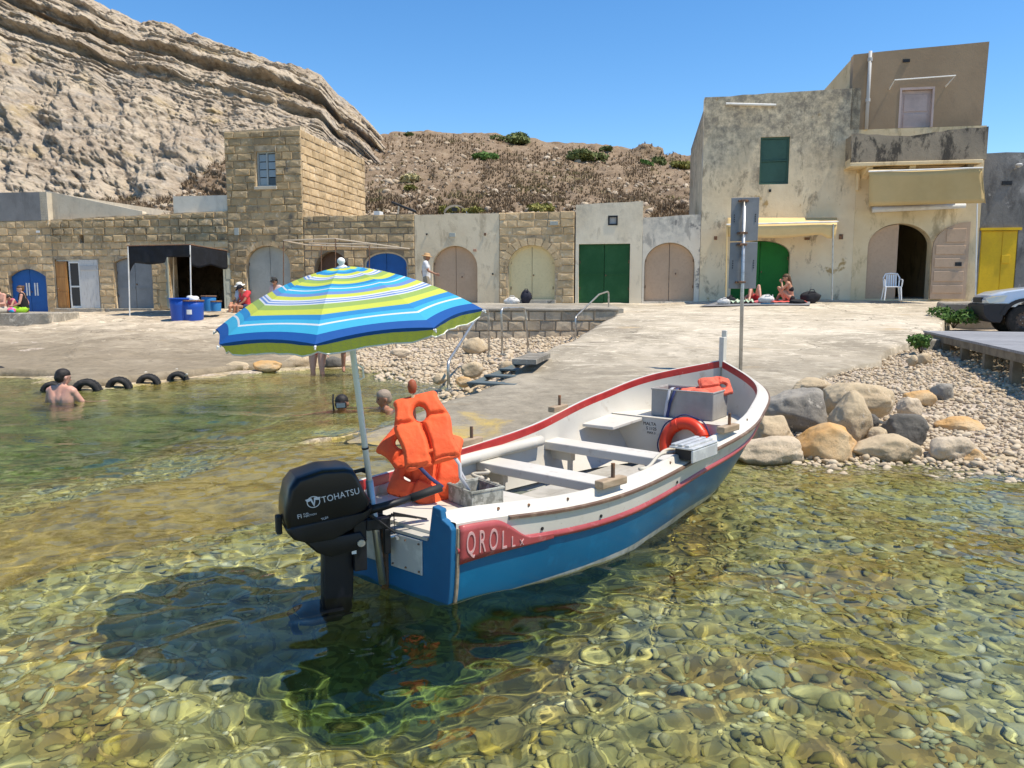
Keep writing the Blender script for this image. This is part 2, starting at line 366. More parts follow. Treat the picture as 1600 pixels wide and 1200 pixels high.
def water_material():
    m = bpy.data.materials.new('clear_sea_water'); m.use_nodes = True; t = m.node_tree; t.nodes.clear()
    o = nd(t, 'OutputMaterial'); g = nd(t, 'BsdfGlass'); g.inputs['IOR'].default_value = 1.333; g.inputs['Roughness'].default_value = 0.0; g.inputs['Color'].default_value = (0.93, 0.985, 0.94, 1)
    pos = nd(t, 'NewGeometry').outputs['Position']; sx = nd(t, 'SeparateXYZ'); t.links.new(pos, sx.inputs[0])
    bp = nd(t, 'Bump'); bp.inputs['Distance'].default_value = 0.1
    t.links.new(remap(t, sx.outputs['Y'], 6.5, 12.0, 0.0, 0.22), bp.inputs['Strength'])
    t.links.new(noise(t, pos, 2.6, 4, 0.55, (1.0, 1.8, 1), 0.4), bp.inputs['Height']); t.links.new(bp.outputs[0], g.inputs['Normal'])
    t.links.new(g.outputs[0], o.inputs[0]); return m
water = link('water', npgrid('water', np.stack([X, Y, Z], -1), water_material())); tag(water, kind='structure'); water.cycles.is_caustics_caster = True
# ------------------------------------------------------------------ concrete ramp
ys = np.concatenate([np.linspace(4.0, 13, 150), np.linspace(13.1, 29, 110)]); cs = np.linspace(0, 1, 110)
Y = np.repeat(ys[:, None], len(cs), 1); xl, xr = ip(ys, RL)[:, None], ip(ys, RR)[:, None]
wob = 0.16 * fbm(ys * 0.8, ys * 0 + 3, 21)[:, None]; xr = xr + 0.22 * fbm(ys * 1.3, ys * 0 + 7, 23)[:, None]
X = (xl + wob) + (xr - xl - wob) * cs[None, :]
Z = ramp_z(X, Y); dl = X - xl - wob; dr = xr - X
Z = Z - np.where(Y < 13, 0.13 * np.clip(1 - dl / 0.55, 0, 1) ** 2.2, 0.05 * np.clip(1 - dl / 0.3, 0, 1) ** 2) - np.where(Y < 11, 0.2, 0.04) * np.clip(1 - dr / 0.5, 0, 1) ** 2
Z = Z + 0.035 * fbm(X * 0.6, Y * 0.6, 31) + 0.012 * fbm(X * 3, Y * 3, 33)
Z = np.where(Y < 4.8, Z - (4.8 - Y) * 0.35, Z)
P = np.stack([X, Y, Z], -1)
def skirt(P, col, dx, dz):
    a = P[:, col].copy(); b = a.copy(); b[:, 0] += dx * 0.6; b[:, 2] += dz * 0.5; c = a.copy(); c[:, 0] += dx; c[:, 2] += dz
    n = 0.06 * fbm(a[:, 1] * 3, a[:, 1] * 0, 41 + col % 7); b[:, 0] += n; c[:, 0] += n
    return (np.stack([c, b], 1) if col == 0 else np.stack([b, c], 1))
P = np.concatenate([skirt(P, 0, -0.12, -0.75), P, skirt(P, -1, 0.06, -0.75)], 1)
ramp = link('ramp', npgrid('ramp', P, MAT_RAMP)); tag(ramp, kind='structure'); ramp.cycles.is_caustics_receiver = True
# ------------------------------------------------------------------ left slipway
us = np.linspace(-260, 590, 190)
fe = [G(u, v, 0.14) for u, v in ((-260, 585), (-80, 580), (0, 577), (92, 579), (100, 594), (140, 595), (190, 589), (240, 584), (300, 578), (350, 573), (440, 566), (520, 561), (560, 548), (590, 540))]
feu = [-260, -80, 0, 92, 100, 140, 190, 240, 300, 350, 440, 520, 560, 590]
FX, FY = np.interp(us, feu, [p.x for p in fe]), np.interp(us, feu, [p.y for p in fe])
base_v = [(-260, 495), (0, 491), (85, 486), (360, 482), (480, 478), (640, 476), (900, 473), (1000, 471), (1100, 470), (1330, 468), (1600, 469)]
def fbase(u): return FP(u, float(ip(u, base_v)))
BK = [FW(*[(a, -0.0, b) for a, b in [fbase(u)]][0]) for u in us]
BX, BY, BZ = [np.array([p[i] for p in BK]) for i in range(3)]
BX, BY = BX + FI.x * 1.5, BY + FI.y * 1.5
bs = np.linspace(0, 1, 90); w = bs[:, None] ** 0.9
X = FX[None] * (1 - w) + BX[None] * w; Y = FY[None] * (1 - w) + BY[None] * w
Z = 0.14 + (BZ[None] - 0.14) * np.clip(w * 1.1, 0, 1) ** 1.35 + (0.10 * fbm(X * 0.5, Y * 0.8, 51) + 0.07 * np.abs(fbm(X * 0.7 + Y * 0.3, Y * 1.7, 54, 4))) * np.minimum(w * 4, 1) * np.clip((1 - w) * 4, 0, 1) + 0.03 * fbm(X * 2, Y * 2.4, 52)
P = np.stack([X, Y, Z], -1); lo = P[0].copy(); lo[:, 2] -= 1.7; lo[:, 1] -= 0.05; md = P[0].copy(); md[:, 2] -= 0.10; md[:, 1] -= 0.06 + 0.04 * fbm(us * 0.1, us * 0, 53)
slip = link('slipway', npgrid('slipway', np.concatenate([lo[None], md[None], P], 0), MAT_SLIP)); tag(slip, kind='structure'); slip.cycles.is_caustics_receiver = True
# ------------------------------------------------------------------ stones
def stone_mesh(seed, sub=2, flat=0.6, mat=None, amp=0.28, freq=1.3):
    bm = bmesh.new(); bmesh.ops.create_icosphere(bm, subdivisions=sub, radius=0.5)
    r = random.Random(seed); o = Vector((r.uniform(-50, 50), r.uniform(-50, 50), r.uniform(-50, 50)))
    from mathutils import noise as mn
    PL = [(Vector((r.gauss(0, 1), r.gauss(0, 1), r.gauss(0, 1))).normalized(), r.uniform(0.33, 0.44)) for _ in range(11)]
    ax = (r.uniform(0.8, 1.25), r.uniform(0.7, 1.0), flat * r.uniform(0.85, 1.15))
    for v in bm.verts:
        p = v.co.normalized(); d = mn.noise(p * freq + o) * amp + mn.noise(p * freq * 2.7 + o) * amp * 0.45 + mn.noise(p * freq * 6 + o) * amp * 0.15 + (mn.noise(p * freq * 13 + o) * amp * 0.05 if sub >= 4 else 0)
        if sub >= 4: d = d * 0.75 - 0.45 * max(0, p.dot(Vector((math.sin(seed), math.cos(seed * 1.7), 0.35)).normalized()) - 0.55) - 0.45 * max(0, p.dot(Vector((-math.sin(seed * 2.1), -0.8, 0.6)).normalized()) - 0.6)
        R_ = 0.5
        if sub >= 4:
            for n_, h_ in PL: k_ = p.dot(n_); R_ = min(R_, h_ / k_) if k_ > 0.2 else R_
            R_ = R_ * 0.8 + 0.5 * 0.2
        q = p * R_ * (1 + d * (0.6 if sub >= 4 else 1)); v.co = Vector((q.x * ax[0], q.y * ax[1], q.z * ax[2]))
    me = bpy.data.meshes.new('stone'); bm.to_mesh(me); bm.free(); me.shade_smooth()
    if mat is not None: me.materials.append(mat)
    return me
def mesh_np(me):
    v = np.empty(len(me.vertices) * 3, np.float32); me.vertices.foreach_get('co', v); f = np.array([tuple(p.vertices) for p in me.polygons], np.int32)
    return v.reshape(-1, 3), f
def scatter(name, bases, pos, size, mat, parent=None, seed=1, tilt=0.35, smooth=True, split=0):
    r = np.random.default_rng(seed); V = []; F = []; n = 0; BB_ = [[mesh_np(b) for b in q] for q in bases] if split else [[mesh_np(b) for b in bases]]
    for i_, (p, s) in enumerate(zip(pos, size)):
        B = BB_[1 if split and i_ >= split else 0]; v, f = B[r.integers(len(B))]; a = r.uniform(0, 6.28); tx, ty = r.normal(0, tilt, 2)
        R = np.array(Matrix.Rotation(a, 3, 'Z') @ Matrix.Rotation(tx, 3, 'X') @ Matrix.Rotation(ty, 3, 'Y'))
        V.append((v * s) @ R.T + p); F.append(f + n); n += len(v)
    return link(name, nptris(name, np.concatenate(V), np.concatenate(F), mat, smooth), parent)
M_COB = [(0.28, 0.26, 0.10), (0.42, 0.39, 0.17), (0.52, 0.49, 0.25), (0.36, 0.34, 0.18), (0.66, 0.63, 0.44)]
MAT_COBS = stone_material('cobble_mass', M_COB, True, (0.75, 0.62, 0.24)); MAT_COB1 = stone_material('cobble', M_COB, False, (0.75, 0.62, 0.24))
PEB = [(0.45, 0.355, 0.235), (0.52, 0.42, 0.295), (0.57, 0.47, 0.335), (0.40, 0.31, 0.20), (0.50, 0.385, 0.25)]
MAT_PEBS = stone_material('pebble_mass', PEB, True); MAT_PEB1 = stone_material('pebble', PEB, False)
# cobbles on the seabed: the nearest as single stones, the rest as one mass
pts = np.stack([rng.uniform(-4.5, 6.5, 22000), 1.9 + 5.6 * rng.uniform(0, 1, 22000) ** 1.4], -1)
pts = pts[np.abs(pts[:, 0]) < 0.9 * pts[:, 1] + 0.6]
z = ground_z(pts[:, 0:1], pts[:, 1:2])[:, 0]; onr = (pts[:, 0] > ip(pts[:, 1], RL) + 0.1) & (pts[:, 0] < ip(pts[:, 1], RR)) & (pts[:, 1] > 4.4)
ok = (z < -0.03) & (z > -0.78) & ~onr; pts, z = pts[ok], z[ok]
sz = np.exp(rng.normal(math.log(0.052), 0.42, len(pts))).clip(0.026, 0.16)
big = np.argsort(-sz / (pts[:, 1] + 0.5))[:280]; rest = np.setdiff1d(np.arange(len(pts)), big)
bases1 = [stone_mesh(100 + k, 3, 0.36, MAT_COB1, 0.42) for k in range(7)]
for i in big:
    o = inst('cobble', bases1[i % 7], ground, (pts[i, 0], pts[i, 1], z[i] + sz[i] * 0.06), (rng.normal(0, 0.2), rng.normal(0, 0.2), rng.uniform(0, 6.3)), (sz[i],) * 3); o.cycles.is_caustics_receiver = True
b2 = [stone_mesh(120 + k, 2, 0.36, None, 0.42) for k in range(7)]
rest = rest[:14500]; rest = rest[np.argsort(pts[rest, 1])]
bl = [stone_mesh(130 + k, 1, 0.36, None, 0.42) for k in range(7)]
o = scatter('seabed_cobbles', [b2, bl], np.column_stack([pts[rest], z[rest] + sz[rest] * 0.05]), sz[rest], MAT_COBS, None, 5, split=1500); tag(o, 'olive brown rounded cobbles covering the shallow seabed', 'cobbles', kind='stuff'); o.cycles.is_caustics_receiver = True
# pebbles of the beaches
def pebble_field(n, box, smed, seed, test):
    r = np.random.default_rng(seed); p = np.stack([r.uniform(box[0], box[1], n), box[2] + (box[3] - box[2]) * r.uniform(0, 1, n) ** 1.3], -1)
    s = signed(p[:, 0:1], p[:, 1:2])[:, 0]; zz = ground_z(p[:, 0:1], p[:, 1:2])[:, 0]; k = (s > -0.5) & test(p); p, zz = p[k], zz[k]
    return p, zz, np.exp(r.normal(math.log(smed), 0.38, len(p))).clip(smed * 0.45, smed * 2.4)
b3 = [stone_mesh(140 + k, 2, 0.6, None, 0.25) for k in range(8)]; b4 = [stone_mesh(150 + k, 2, 0.6, MAT_PEB1, 0.28) for k in range(6)]
p, zz, sz = pebble_field(40000, (2.2, 13.5, 6.6, 19), 0.046, 61, lambda p: (p[:, 0] > ip(p[:, 1], RR) - 0.1) & (p[:, 0] < 0.72 * p[:, 1] + 0.6))
big = np.argsort(-sz / p[:, 1])[:200]; rest = np.setdiff1d(np.arange(len(p)), big)
for i in big: inst('pebble', b4[i % 6], ground, (p[i, 0], p[i, 1], zz[i] + sz[i] * 0.2), (rng.normal(0, 0.25), rng.normal(0, 0.25), rng.uniform(0, 6.3)), (sz[i],) * 3).cycles.is_caustics_receiver = True
o = scatter('beach_pebbles', b3, np.column_stack([p[rest], zz[rest] + sz[rest] * 0.2]), sz[rest], MAT_PEBS, None, 8); tag(o, 'pale rounded pebbles covering the beach beside the ramp', 'pebbles', kind='stuff'); o.cycles.is_caustics_receiver = True
p, zz, sz = pebble_field(12000, (-6, 3.0, 11.0, 22), 0.07, 62, lambda p: (p[:, 0] < ip(p[:, 1], RL) + 0.1) & (p[:, 0] > -0.205 * p[:, 1]))
o = scatter('cove_pebbles', b3, np.column_stack([p, zz + sz * 0.2]), sz, MAT_PEBS, None, 9); tag(o, 'tan pebbles on the small cove below the block wall', 'pebbles', kind='stuff'); o.cycles.is_caustics_receiver = True
# boulders
def rock_material(name, a, b_, lichen, th=0.5):
    m, t, b = nodes(name); v = nd(t, 'TexCoord').outputs['Object']
    c = mixc(t, remap(t, noise(t, v, 1.6, 5, 0.6), 0.38, 0.62), a, b_); c = mixc(t, remap(t, noise(t, v, 7, 7, 0.75), th, th + 0.1), c, lichen)
    c = mixc(t, remap(t, noise(t, v, 26, 6, 0.8), 0.3, 0.7), c, (0.5, 0.5, 0.5), 'OVERLAY'); c = mixc(t, mth(t, 'MULTIPLY', remap(t, noise(t, v, 60, 4, 0.8), 0.56, 0.64), remap(t, noise(t, v, 2.5, 3), 0.45, 0.6)), c, tuple(x * 0.4 for x in b_))
    pos = nd(t, 'NewGeometry').outputs['Position']; sx = nd(t, 'SeparateXYZ'); t.links.new(pos, sx.inputs[0])
    c = mixc(t, remap(t, mth(t, 'ADD', sx.outputs['Z'], mth(t, 'MULTIPLY', noise(t, pos, 4, 3), 0.06)), 0.075, 0.03), c, (0.13, 0.095, 0.035))
    t.links.new(c, b.inputs['Base Color']); b.inputs['Roughness'].default_value = 0.88; b.inputs['Specular IOR Level'].default_value = 0.25
    bp = nd(t, 'Bump'); bp.inputs['Strength'].default_value = 0.8; bp.inputs['Distance'].default_value = 0.035; t.links.new(noise(t, v, 10, 11, 0.75), bp.inputs['Height']); t.links.new(bp.outputs[0], b.inputs['Normal'])
    return m
RK = {'grey': rock_material('rock_grey', (0.36, 0.325, 0.27), (0.21, 0.19, 0.16), (0.52, 0.47, 0.39), 0.56), 'dark': rock_material('rock_dark', (0.17, 0.155, 0.13), (0.11, 0.10, 0.085), (0.34, 0.31, 0.26), 0.62),
      'tan': rock_material('rock_tan', (0.57, 0.45, 0.29), (0.45, 0.34, 0.21), (0.64, 0.55, 0.42), 0.58), 'orange': rock_material('rock_orange', (0.62, 0.34, 0.115), (0.58, 0.42, 0.24), (0.58, 0.50, 0.40), 0.62), 'pale': rock_material('rock_pale', (0.62, 0.51, 0.37), (0.52, 0.41, 0.28), (0.70, 0.61, 0.48), 0.6)}
def boulder(u0, v0, u1, v1, Y, mat, label, seed, dep=0.9, tilt=0.0, amp=0.3):
    a, b = atY(u0, v1, Y), atY(u1, v0, Y); w, h = (b.x - a.x) * 1.06, (b.z - a.z) * 1.12; me = stone_mesh(seed, 5 if Y < 9.5 else 4, 1.0, RK[mat], amp, 1.15)
    xs = [v.co.x for v in me.vertices]; yy = [v.co.y for v in me.vertices]; zs = [v.co.z for v in me.vertices]
    me.transform(Matrix.Diagonal((w / (max(xs) - min(xs)), dep * (w + h) / 2 / (max(yy) - min(yy)), h / (max(zs) - min(zs)), 1)))
    o = link('boulder', me); o.location = ((a.x + b.x) / 2, Y, (a.z + b.z) / 2); o.rotation_euler = (0, tilt, 0)
    o.cycles.is_caustics_receiver = True
    return tag(o, label, 'boulder', 'boulders between the ramp and the beach')
boulder(1198, 606, 1294, 676, 8.6, 'grey', 'big grey speckled boulder with a yellow underside right beside the bow', 301)
boulder(1175, 650, 1246, 704, 8.0, 'tan', 'grey and tan boulder leaning low against the white bow', 302, 0.9, 0.3)
boulder(1150, 684, 1258, 738, 7.45, 'pale', 'flat cream boulder half in the water under the bow', 303, 0.8)
boulder(1243, 658, 1350, 738, 7.6, 'orange', 'bright orange boulder standing in the water edge', 304, 0.8)
boulder(1296, 620, 1360, 708, 8.2, 'tan', 'tall upright cream boulder behind the orange one', 305, 0.8)
boulder(1236, 592, 1300, 624, 9.4, 'tan', 'tan boulder touching the broken ramp corner', 306)
boulder(1282, 596, 1392, 652, 9.0, 'tan', 'large rounded tan boulder below the ramp corner', 307)
boulder(1350, 606, 1396, 652, 9.1, 'pale', 'cream boulder at the right shoulder of the large rounded one', 308)
boulder(1374, 648, 1448, 706, 8.1, 'dark', 'dark weathered boulder at the edge of the pebbles', 309)
boulder(1334, 682, 1440, 730, 7.5, 'tan', 'low wide tan boulder lapped by water right of the orange one', 310, 0.8)
boulder(1446, 680, 1524, 732, 7.5, 'pale', 'pale rough boulder between pebbles and water', 311)
boulder(1500, 702, 1540, 728, 7.35, 'orange', 'small ochre rock beside the pale rough boulder', 312)
boulder(1534, 726, 1586, 752, 7.0, 'grey', 'small dark-sided rock lying in the water near the frame edge', 313)
boulder(1552, 714, 1592, 734, 7.3, 'tan', 'small brown rock on the pebble edge above the dark-sided one', 314)
boulder(1346, 648, 1374, 672, 8.5, 'dark', 'small dark stone wedged between upright and dark boulders', 315)
boulder(1356, 668, 1390, 692, 8.0, 'tan', 'small yellowish stone in front of the dark boulder', 316)
boulder(1402, 622, 1440, 652, 9.4, 'pale', 'round whitish boulder lying in the pebbles', 317)
boulder(1412, 610, 1460, 634, 10.2, 'orange', 'flat ochre slab of rock lying in the pebbles', 318)
boulder(1456, 600, 1492, 628, 10.6, 'grey', 'pointed grey rock with a hole among the pebbles', 319)
boulder(1462, 652, 1540, 680, 8.8, 'orange', 'flat sandy orange slab sunk in the pebbles', 320)
boulder(1418, 556, 1434, 572, 13.6, 'tan', 'small tan rock at the foot of the ramp wall', 321)
boulder(1432, 552, 1456, 572, 14.0, 'tan', 'tan rock pair near the ramp wall, larger one', 322)
boulder(724, 528, 762, 552, 18.5, 'tan', 'yellowish boulder on the cove beach behind the railings', 323)
boulder(718, 566, 752, 590, 13.6, 'tan', 'hollowed tan boulder beside the metal steps', 324)
boulder(676, 584, 698, 600, 12.6, 'tan', 'small brown stone at the cove waterline', 325)
boulder(610, 544, 640, 558, 17.5, 'pale', 'white boulder lying on the cove beach', 326)
boulder(712, 588, 738, 604, 12.4, 'orange', 'wet yellow rock below the metal steps', 327)
boulder(440, 556, 512, 580, 16.9, 'tan', 'long rock ledge at the waterline behind the wading woman', 328, 0.7)
boulder(508, 558, 534, 578, 16.8, 'dark', 'dark rock at the end of the rock ledge', 329)
boulder(352, 566, 392, 584, 15.9, 'tan', 'flat tan rock on the quay edge left of the rock ledge', 330, 0.7)
boulder(396, 564, 438, 582, 15.7, 'orange', 'yellow stained rock on the quay edge', 331, 0.7)
# ------------------------------------------------------------------ cliff and hillside
def limestone():
    m, t, b = nodes('limestone_cliff'); pos = nd(t, 'NewGeometry').outputs['Position']
    c = mixc(t, remap(t, noise(t, pos, 0.16, 6, 0.6, (1, 1, 2.5)), 0.4, 0.62), (0.60, 0.49, 0.355), (0.46, 0.365, 0.265))
    c = mixc(t, remap(t, noise(t, pos, 0.9, 8, 0.7, (1, 1, 2.2), 0.5), 0.485, 0.62), c, (0.27, 0.21, 0.15)); c = mixc(t, remap(t, noise(t, pos, 0.45, 8, 0.7, (1, 1, 1.6), 0.6), 0.52, 0.64), c, (0.36, 0.315, 0.26))
    c = mixc(t, remap(t, noise(t, pos, 0.30, 5, 0.6), 0.58, 0.72), c, (0.50, 0.37, 0.19))
    c = mixc(t, remap(t, noise(t, pos, 2.4, 8, 0.7), 0.54, 0.66), c, (0.66, 0.56, 0.43))
    at = nd(t, 'Attribute'); at.attribute_name = 'stain'; c = mixc(t, at.outputs['Fac'], c, (0.24, 0.155, 0.085))
    t.links.new(c, b.inputs['Base Color']); b.inputs['Roughness'].default_value = 0.95; b.inputs['Specular IOR Level'].default_value = 0.1
    bp = nd(t, 'Bump'); bp.inputs['Strength'].default_value = 0.9; bp.inputs['Distance'].default_value = 0.5; t.links.new(noise(t, pos, 1.3, 10, 0.72, (1, 1, 1.8), 0.4), bp.inputs['Height']); t.links.new(bp.outputs[0], b.inputs['Normal'])
    return m
def scrubland():
    m, t, b = nodes('dry_scrub_slope'); pos = nd(t, 'NewGeometry').outputs['Position']
    c = mixc(t, remap(t, noise(t, pos, 0.35, 6, 0.65), 0.4, 0.6), (0.26, 0.185, 0.12), (0.345, 0.255, 0.17))
    c = mixc(t, remap(t, noise(t, pos, 1.7, 8, 0.7), 0.5, 0.62), c, (0.20, 0.14, 0.085))
    c = mixc(t, remap(t, noise(t, pos, 0.6, 6, 0.7), 0.6, 0.72), c, (0.42, 0.33, 0.23))
    c = mixc(t, remap(t, noise(t, pos, 0.22, 4, 0.6), 0.63, 0.75), c, (0.17, 0.16, 0.06))
    t.links.new(c, b.inputs['Base Color']); b.inputs['Roughness'].default_value = 0.95; b.inputs['Specular IOR Level'].default_value = 0.1
    bp = nd(t, 'Bump'); bp.inputs['Strength'].default_value = 0.9; bp.inputs['Distance'].default_value = 0.3; t.links.new(noise(t, pos, 2.2, 9, 0.75), bp.inputs['Height']); t.links.new(bp.outputs[0], b.inputs['Normal'])
    return m
R1 = [(-420, -260), (-200, -150), (0, -58), (136, 0), (192, 24), (280, 52), (352, 76), (420, 96), (480, 116), (508, 128), (532, 156), (556, 172), (576, 192), (594, 212), (640, 262)]
us = np.linspace(-420, 640, 560); rv = ip(us, R1) + 3.0 * fbm(us * 0.05, us * 0, 71)
qs = np.concatenate([np.linspace(0, 140, 210), np.linspace(141, 460, 140)])
U, Q = np.meshgrid(us, qs); RV = np.repeat(rv[None], len(qs), 0); wq = 1 + np.clip((400 - U) / 400, -0.6, 1.6) * 0.38; QN = Q / wq
V = np.minimum(RV + Q, 352)
sY = 82 - 40 * np.clip((V - RV) / np.maximum(352 - RV, 1), 0, 1) ** 0.75
prof = [(-5, 0.0), (0, 0.2), (4, 1.3), (14, 1.7), (18, 0.7), (22, 1.5), (34, 1.9), (37, 0.3), (43, -0.5), (48, 0.9), (66, 1.5), (68, 0.1), (74, -0.5), (78, 0.5), (90, 0.9), (120, 0.7), (400, 0.2)]
wv = QN + 5 * fbm(U * 0.018, QN * 0.03, 75) + 2 * fbm(U * 0.08, QN * 0.1, 76)
rel = ip(wv, prof)
low = np.clip((QN - 76) / 30, 0, 1)
px, pv = U * 0.06, V * 0.06
rel = rel * (0.75 + 0.5 * fbm(U * 0.02, QN * 0.01, 77)) + 0.55 * fbm(px * 0.5 + 0.5 * pv, pv * 0.9 - px * 0.35, 78, 5) + low * (1.3 * fbm(px * 0.28, pv * 0.22, 79, 4, 0.42) - 0.55 * np.abs(fbm(px * 0.55 - 0.2 * pv, pv * 0.25, 80, 3)))
ridged = 1 - np.abs(fbm(px * 1.3 + pv * 0.5, pv * 3.2 - px * 1.25, 81, 5)) * 2
strat = fbm(U * 0.012, QN * 0.33, 83, 3); strat = np.sign(strat) * np.abs(strat) ** 0.6
rel = rel + 0.16 * ridged + 0.42 * strat * (1 - 0.55 * low) + 0.11 * fbm(px * 6, pv * 9 - px * 3.5, 82, 5, 0.65) + 0.14 * low * (np.abs(fbm(px * 2.2 + pv * 0.8, pv * 2.0, 84, 4)) - 0.3)
a, b_ = (U - 800) / FPX, (600 - V) / FPX
Yk = sY; k = Yk / (cp + b_ * sp)
P = np.stack([a * k, Yk - rel * 1.1, CAM_H + (-sp + b_ * cp) * k + rel * 0.25], -1)
cap = []
for j in range(1, 8):
    c = P[0].copy(); c[:, 1] += j * 9; c[:, 2] -= j * j * 0.10; cap.insert(0, c)
P = np.concatenate([np.stack(cap), P], 0)
cliff = link('cliff', npgrid('cliff', P, limestone())); tag(cliff, kind='structure')
st = np.concatenate([np.zeros((7, len(us))), np.clip(np.exp(-((wv - 42) / 5.5) ** 2) * (0.4 + 1.2 * vn(U * 0.03, QN * 0.02, 85)) - 0.15, 0, 0.85)], 0)
at = cliff.data.attributes.new('stain', 'FLOAT', 'POINT'); at.data.foreach_set('value', st.reshape(-1).astype(np.float32))
R2 = [(-420, 330), (0, 300), (50, 282), (68, 274), (200, 276), (250, 262), (280, 252), (344, 218), (440, 196), (540, 204), (575, 212), (598, 214), (631, 207), (685, 204), (757, 211), (830, 218), (902, 225), (975, 232), (1095, 243), (1300, 262), (1600, 285), (1900, 300)]
us = np.linspace(-420, 1900, 640); rv = ip(us, R2) + 1.6 * fbm(us * 0.06, us * 0, 171) * np.clip((us - 580) / 60, 0, 1)
ts = np.linspace(0, 1, 190); U, T = np.meshgrid(us, ts); RV = np.repeat(rv[None], len(ts), 0); V = RV + (352 - RV) * T
topY = ip(us, [(-420, 62), (300, 60), (440, 66), (560, 76), (640, 80), (1000, 78), (1900, 70)]); sY = 34.5 + (topY[None] - 34.5) * (1 - T) ** 1.25
rel = 1.5 * fbm(U * 0.012, V * 0.03, 91, 5) + 0.5 * fbm(U * 0.06, V * 0.16, 92, 4) + 0.16 * fbm(U * 0.3, V * 0.6, 93, 3)
crag = np.exp(-((T - 0.07) / 0.05) ** 2) * np.clip((U - 590) / 40, 0, 1) * np.clip(vn(U * 0.018, V * 0.0, 95) * 2.2 - 0.6, 0, 1)
rel = rel * np.clip((1 - T) * 5, 0.05, 1) + 2.2 * crag * (0.6 + fbm(U * 0.05, V * 0.1, 96, 4))
a, b_ = (U - 800) / FPX, (600 - V) / FPX; k = sY / (cp + b_ * sp)
HP = np.stack([a * k, sY - rel, CAM_H + (-sp + b_ * cp) * k + rel * 0.2], -1); cap = []
foot = HP[-1:].copy(); foot[..., 1] -= 0.8; foot[..., 2] = 0.3
for j in range(1, 6):
    c = HP[0].copy(); c[:, 1] += j * 10; c[:, 2] -= j * j * 0.25; cap.insert(0, c)
MAT_SCRUB = scrubland()
hill = link('hillside', npgrid('hillside', np.concatenate([np.stack(cap), HP, foot], 0), MAT_SCRUB)); tag(hill, kind='structure')
# loose stones and dry grass on the slope
hr = np.random.default_rng(17)
def hill_points(n, tmin=0.03, tmax=1.0, umin=-60, umax=1250, clump=None):
    out = []
    while len(out) < n:
        i = hr.uniform(tmin, tmax) ** 0.8 * (len(ts) - 1); j = np.searchsorted(us, hr.uniform(umin, umax))
        i = int(min(i, len(ts) - 1))
        if clump is not None and vn(us[j] * clump, i * clump * 2.0, 7) < hr.uniform(0.35, 0.75): continue
        out.append(HP[i, j])
    return np.array(out)
p = hill_points(2000, clump=0.03); sz = np.exp(hr.normal(math.log(0.24), 0.5, len(p))).clip(0.1, 0.9)
MAT_HROCK = stone_material('hillside_stone', [(0.40, 0.31, 0.21), (0.48, 0.385, 0.27), (0.33, 0.245, 0.165), (0.52, 0.43, 0.32)], True)
tag(scatter('hillside_rubble', b3, p, sz, MAT_HROCK, None, 12, 0.5, False), 'pale loose stones strewn over the dry brown slope', 'rubble', kind='stuff')
def tufts(name, p, h, mat, label, cat, seed, blades=7, wid=0.05):
    r = np.random.default_rng(seed); n = len(p); V = []; F = []
    for b in range(blades):
        an = r.uniform(0, 6.28, n); ln = h * r.uniform(0.5, 1.3, n); o = np.stack([np.cos(an), np.sin(an), 0 * an], -1); q = p + o * (h * 0.25)[:, None] * r.uniform(0, 1, n)[:, None]
        sd = np.stack([-np.sin(an), np.cos(an), 0 * an], -1) * (wid * (0.6 + h))[:, None]
        tip = q + o * (ln * r.uniform(0.3, 0.9, n))[:, None]; tip[:, 2] += ln
        k = len(F) * n * 3 if False else sum(len(x) for x in V)
        V.append(np.stack([q - sd, q + sd, tip], 1).reshape(-1, 3)); F.append(np.arange(n * 3).reshape(n, 3) + k)
    return tag(link(name, nptris(name, np.concatenate(V), np.concatenate(F), mat)), label, cat, kind='stuff')
MAT_DRY = M('dry_grass', (0.28, 0.205, 0.13), 0.9, [(0.5, (0.21, 0.15, 0.095), 0.4, 0.6), (0.25, (0.27, 0.235, 0.10), 0.55, 0.7)], spec=0.1)
p = np.concatenate([hill_points(11000, 0.02, clump=0.022), hill_points(6000, 0.02)]); tufts('dry_grass', p, np.random.default_rng(3).uniform(0.07, 0.26, len(p)), MAT_DRY, 'dry brown grass and thistles covering the slope', 'dry grass', 4)
def leaf_mat(name, c1, c2):
    m, t, b = nodes(name); r = nd(t, 'NewGeometry').outputs['Random Per Island']
    c = mixc(t, r, c1, c2); t.links.new(c, b.inputs['Base Color']); b.inputs['Roughness'].default_value = 0.7; b.inputs['Specular IOR Level'].default_value = 0.2
    return m
MAT_LEAF = leaf_mat('bush_leaf', (0.07, 0.095, 0.03), (0.17, 0.19, 0.06)); MAT_LEAF2 = leaf_mat('bush_leaf_yellow', (0.17, 0.17, 0.04), (0.28, 0.25, 0.07)); MAT_PALE = leaf_mat('pale_shrub_leaf', (0.40, 0.34, 0.16), (0.52, 0.46, 0.24))
MAT_LEAF3 = leaf_mat('bright_leaf', (0.05, 0.11, 0.02), (0.13, 0.22, 0.05))
MAT_TWIG = M('twig', (0.12, 0.085, 0.05), 0.9)
